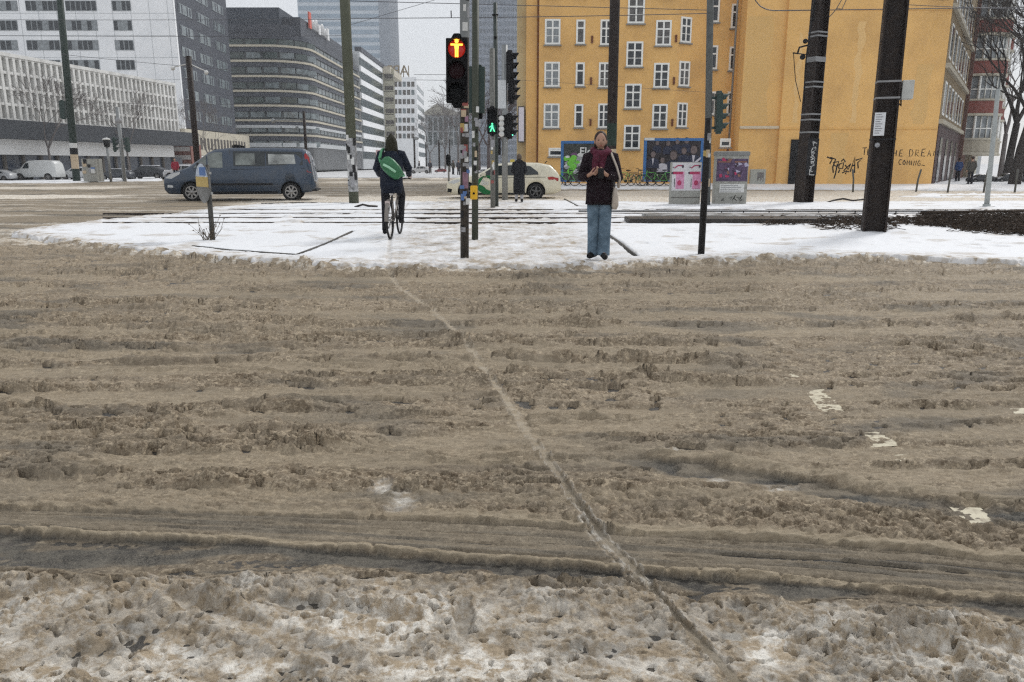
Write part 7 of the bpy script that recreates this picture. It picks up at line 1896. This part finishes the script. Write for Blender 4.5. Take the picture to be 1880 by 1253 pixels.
# ================================================================== OVERHEAD WIRES
M_wire = mat('wire', (.09,.09,.10), .5)
def wire(pts, Y, r, label):
    ps = []
    for i, q in enumerate(pts):
        yy = Y if not isinstance(Y, (list, tuple)) else Y[i]
        ps.append(P(q[0], q[1], yy))
    c = ps[0].copy(); mb = MB(); mb.tube([p-c for p in ps], r, 5, cap=False)
    o = mb.build('overhead_wire', M_wire); o.location = c; tag(o, label, 'wire', 'overhead tram wires')
def sag(a, b, s, n=8): return [(a[0]+(b[0]-a[0])*i/n, a[1]+(b[1]-a[1])*i/n+s*4*(i/n)*(1-i/n)) for i in range(n+1)]
wire(sag((-200,36),(640,36),1), 42, .012, 'upper of the two level wires crossing the white tower')
wire(sag((-200,64),(640,66),2), 42, .012, 'lower of the two level wires crossing the white tower')
wire(sag((112,100),(640,142),4), 50, .012, 'wire descending across the slate side wall of the tower')
wire(sag((130,188),(640,190),3), 55, .011, 'faint wire low across the concrete grid facade')
wire(sag((640,2),(1300,19),0), 26, .011, 'wire dipping right from the olive mast toward the orange house')
wire(sag((640,34),(1300,25),2), 26, .012, 'level wire crossing the sky gap above the red signal')
wire(sag((640,47),(860,-18),0), 30, .008, 'thin diagonal wire rising through the sky gap')
wire(sag((760,137),(948,139),0), 60, .016, 'upper faint wire in the sky beside the white block')
wire(sag((760,147),(948,150),0), 60, .016, 'lower faint wire in the sky beside the white block')
wire([(1385,-4),(1388,3),(1396,12),(1408,18),(1420,20),(1500,19)], 27, .018, 'thick black cable looping to the tagged steel mast')
wire(sag((1500,19),(2000,12),0), 27, .014, 'wire running from the tagged mast across the blank gable')
wire([(1520,34),(1528,26),(1536,16),(1548,-5)], 27, .014, 'short black stay wire rising right of the tagged mast')
wire([(1536,16),(1546,17),(1556,-5)], 27, .014, 'short hooked wire end right of the tagged mast')
wire([(828,20),(828.5,33)], 26, .02, 'tiny hanger on the wire above the red signal')
wire(sag((948,147),(1300,170),0), 48, .008, 'faint wire across the lower windows of the orange house')
wire(sag((1646,8),(2000,20),2), 15.3, .006, 'thin wire going right from the massive mast')
# ================================================================== LIGHT
w = bpy.data.worlds.new('World'); scene.world = w; w.use_nodes = True
nt = w.node_tree; nt.nodes.clear(); L = nt.links.new
out = N(nt, 'ShaderNodeOutputWorld')
SUN_EL, SUN_AZ = 42, 40      # azimuth from +Y towards +X
sky = N(nt, 'ShaderNodeTexSky'); sky.sky_type = 'NISHITA'; sky.sun_disc = False
sky.sun_elevation = math.radians(SUN_EL); sky.sun_rotation = math.radians(SUN_AZ)
b1 = N(nt, 'ShaderNodeBackground'); b1.inputs[1].default_value = .012; L(sky.outputs[0], b1.inputs[0])
# overcast cloud layer
tc = N(nt, 'ShaderNodeTexCoord'); cl = N(nt, 'ShaderNodeTexNoise'); cl.inputs['Scale'].default_value = 1.6; cl.inputs['Detail'].default_value = 4
L(tc.outputs['Generated'], cl.inputs['Vector'])
cr = N(nt, 'ShaderNodeMapRange'); cr.inputs[1].default_value = .3; cr.inputs[2].default_value = .7; cr.inputs[3].default_value = .62; cr.inputs[4].default_value = .68; L(cl.outputs[0], cr.inputs[0])
b2 = N(nt, 'ShaderNodeBackground'); b2.inputs[0].default_value = (.98, 1.0, 1.03, 1); L(cr.outputs[0], b2.inputs[1])
ad = N(nt, 'ShaderNodeAddShader'); L(b1.outputs[0], ad.inputs[0]); L(b2.outputs[0], ad.inputs[1]); L(ad.outputs[0], out.inputs[0])
sl = bpy.data.lights.new('sun', 'SUN'); so = bpy.data.objects.new('sun', sl); COL.objects.link(so)
sl.energy = 1.5; sl.angle = math.radians(11); sl.color = (1, .98, .95)
sd_ = Vector((math.sin(math.radians(SUN_AZ))*math.cos(math.radians(SUN_EL)), math.cos(math.radians(SUN_AZ))*math.cos(math.radians(SUN_EL)), math.sin(math.radians(SUN_EL))))
so.rotation_euler = (-sd_).to_track_quat('-Z', 'Y').to_euler()
scene.view_settings.view_transform = 'Standard'; scene.view_settings.look = 'None'
scene.view_settings.exposure = 0.34; scene.view_settings.gamma = 1.0
scene.cycles.max_bounces = 6; scene.cycles.volume_bounces = 0

scene.cycles.use_denoising = False
scene.cycles.filter_width = 1.3

# ------------------------------------------------------------------ air
hz = MB(); hz.box(-420, 420, -25, 760, -1.6, 150); ho = hz.build('haze', M_black); ho['kind'] = 'stuff'
hm = bpy.data.materials.new('haze_air'); hm.use_nodes = True; hn = hm.node_tree; hn.nodes.clear()
o_ = hn.nodes.new('ShaderNodeOutputMaterial'); v_ = hn.nodes.new('ShaderNodeVolumePrincipled'); v_.inputs['Color'].default_value = (.93, .95, .98, 1); v_.inputs['Density'].default_value = .0007; v_.inputs['Anisotropy'].default_value = .2
hn.links.new(v_.outputs[0], o_.inputs['Volume']); ho.data.materials.clear(); ho.data.materials.append(hm)
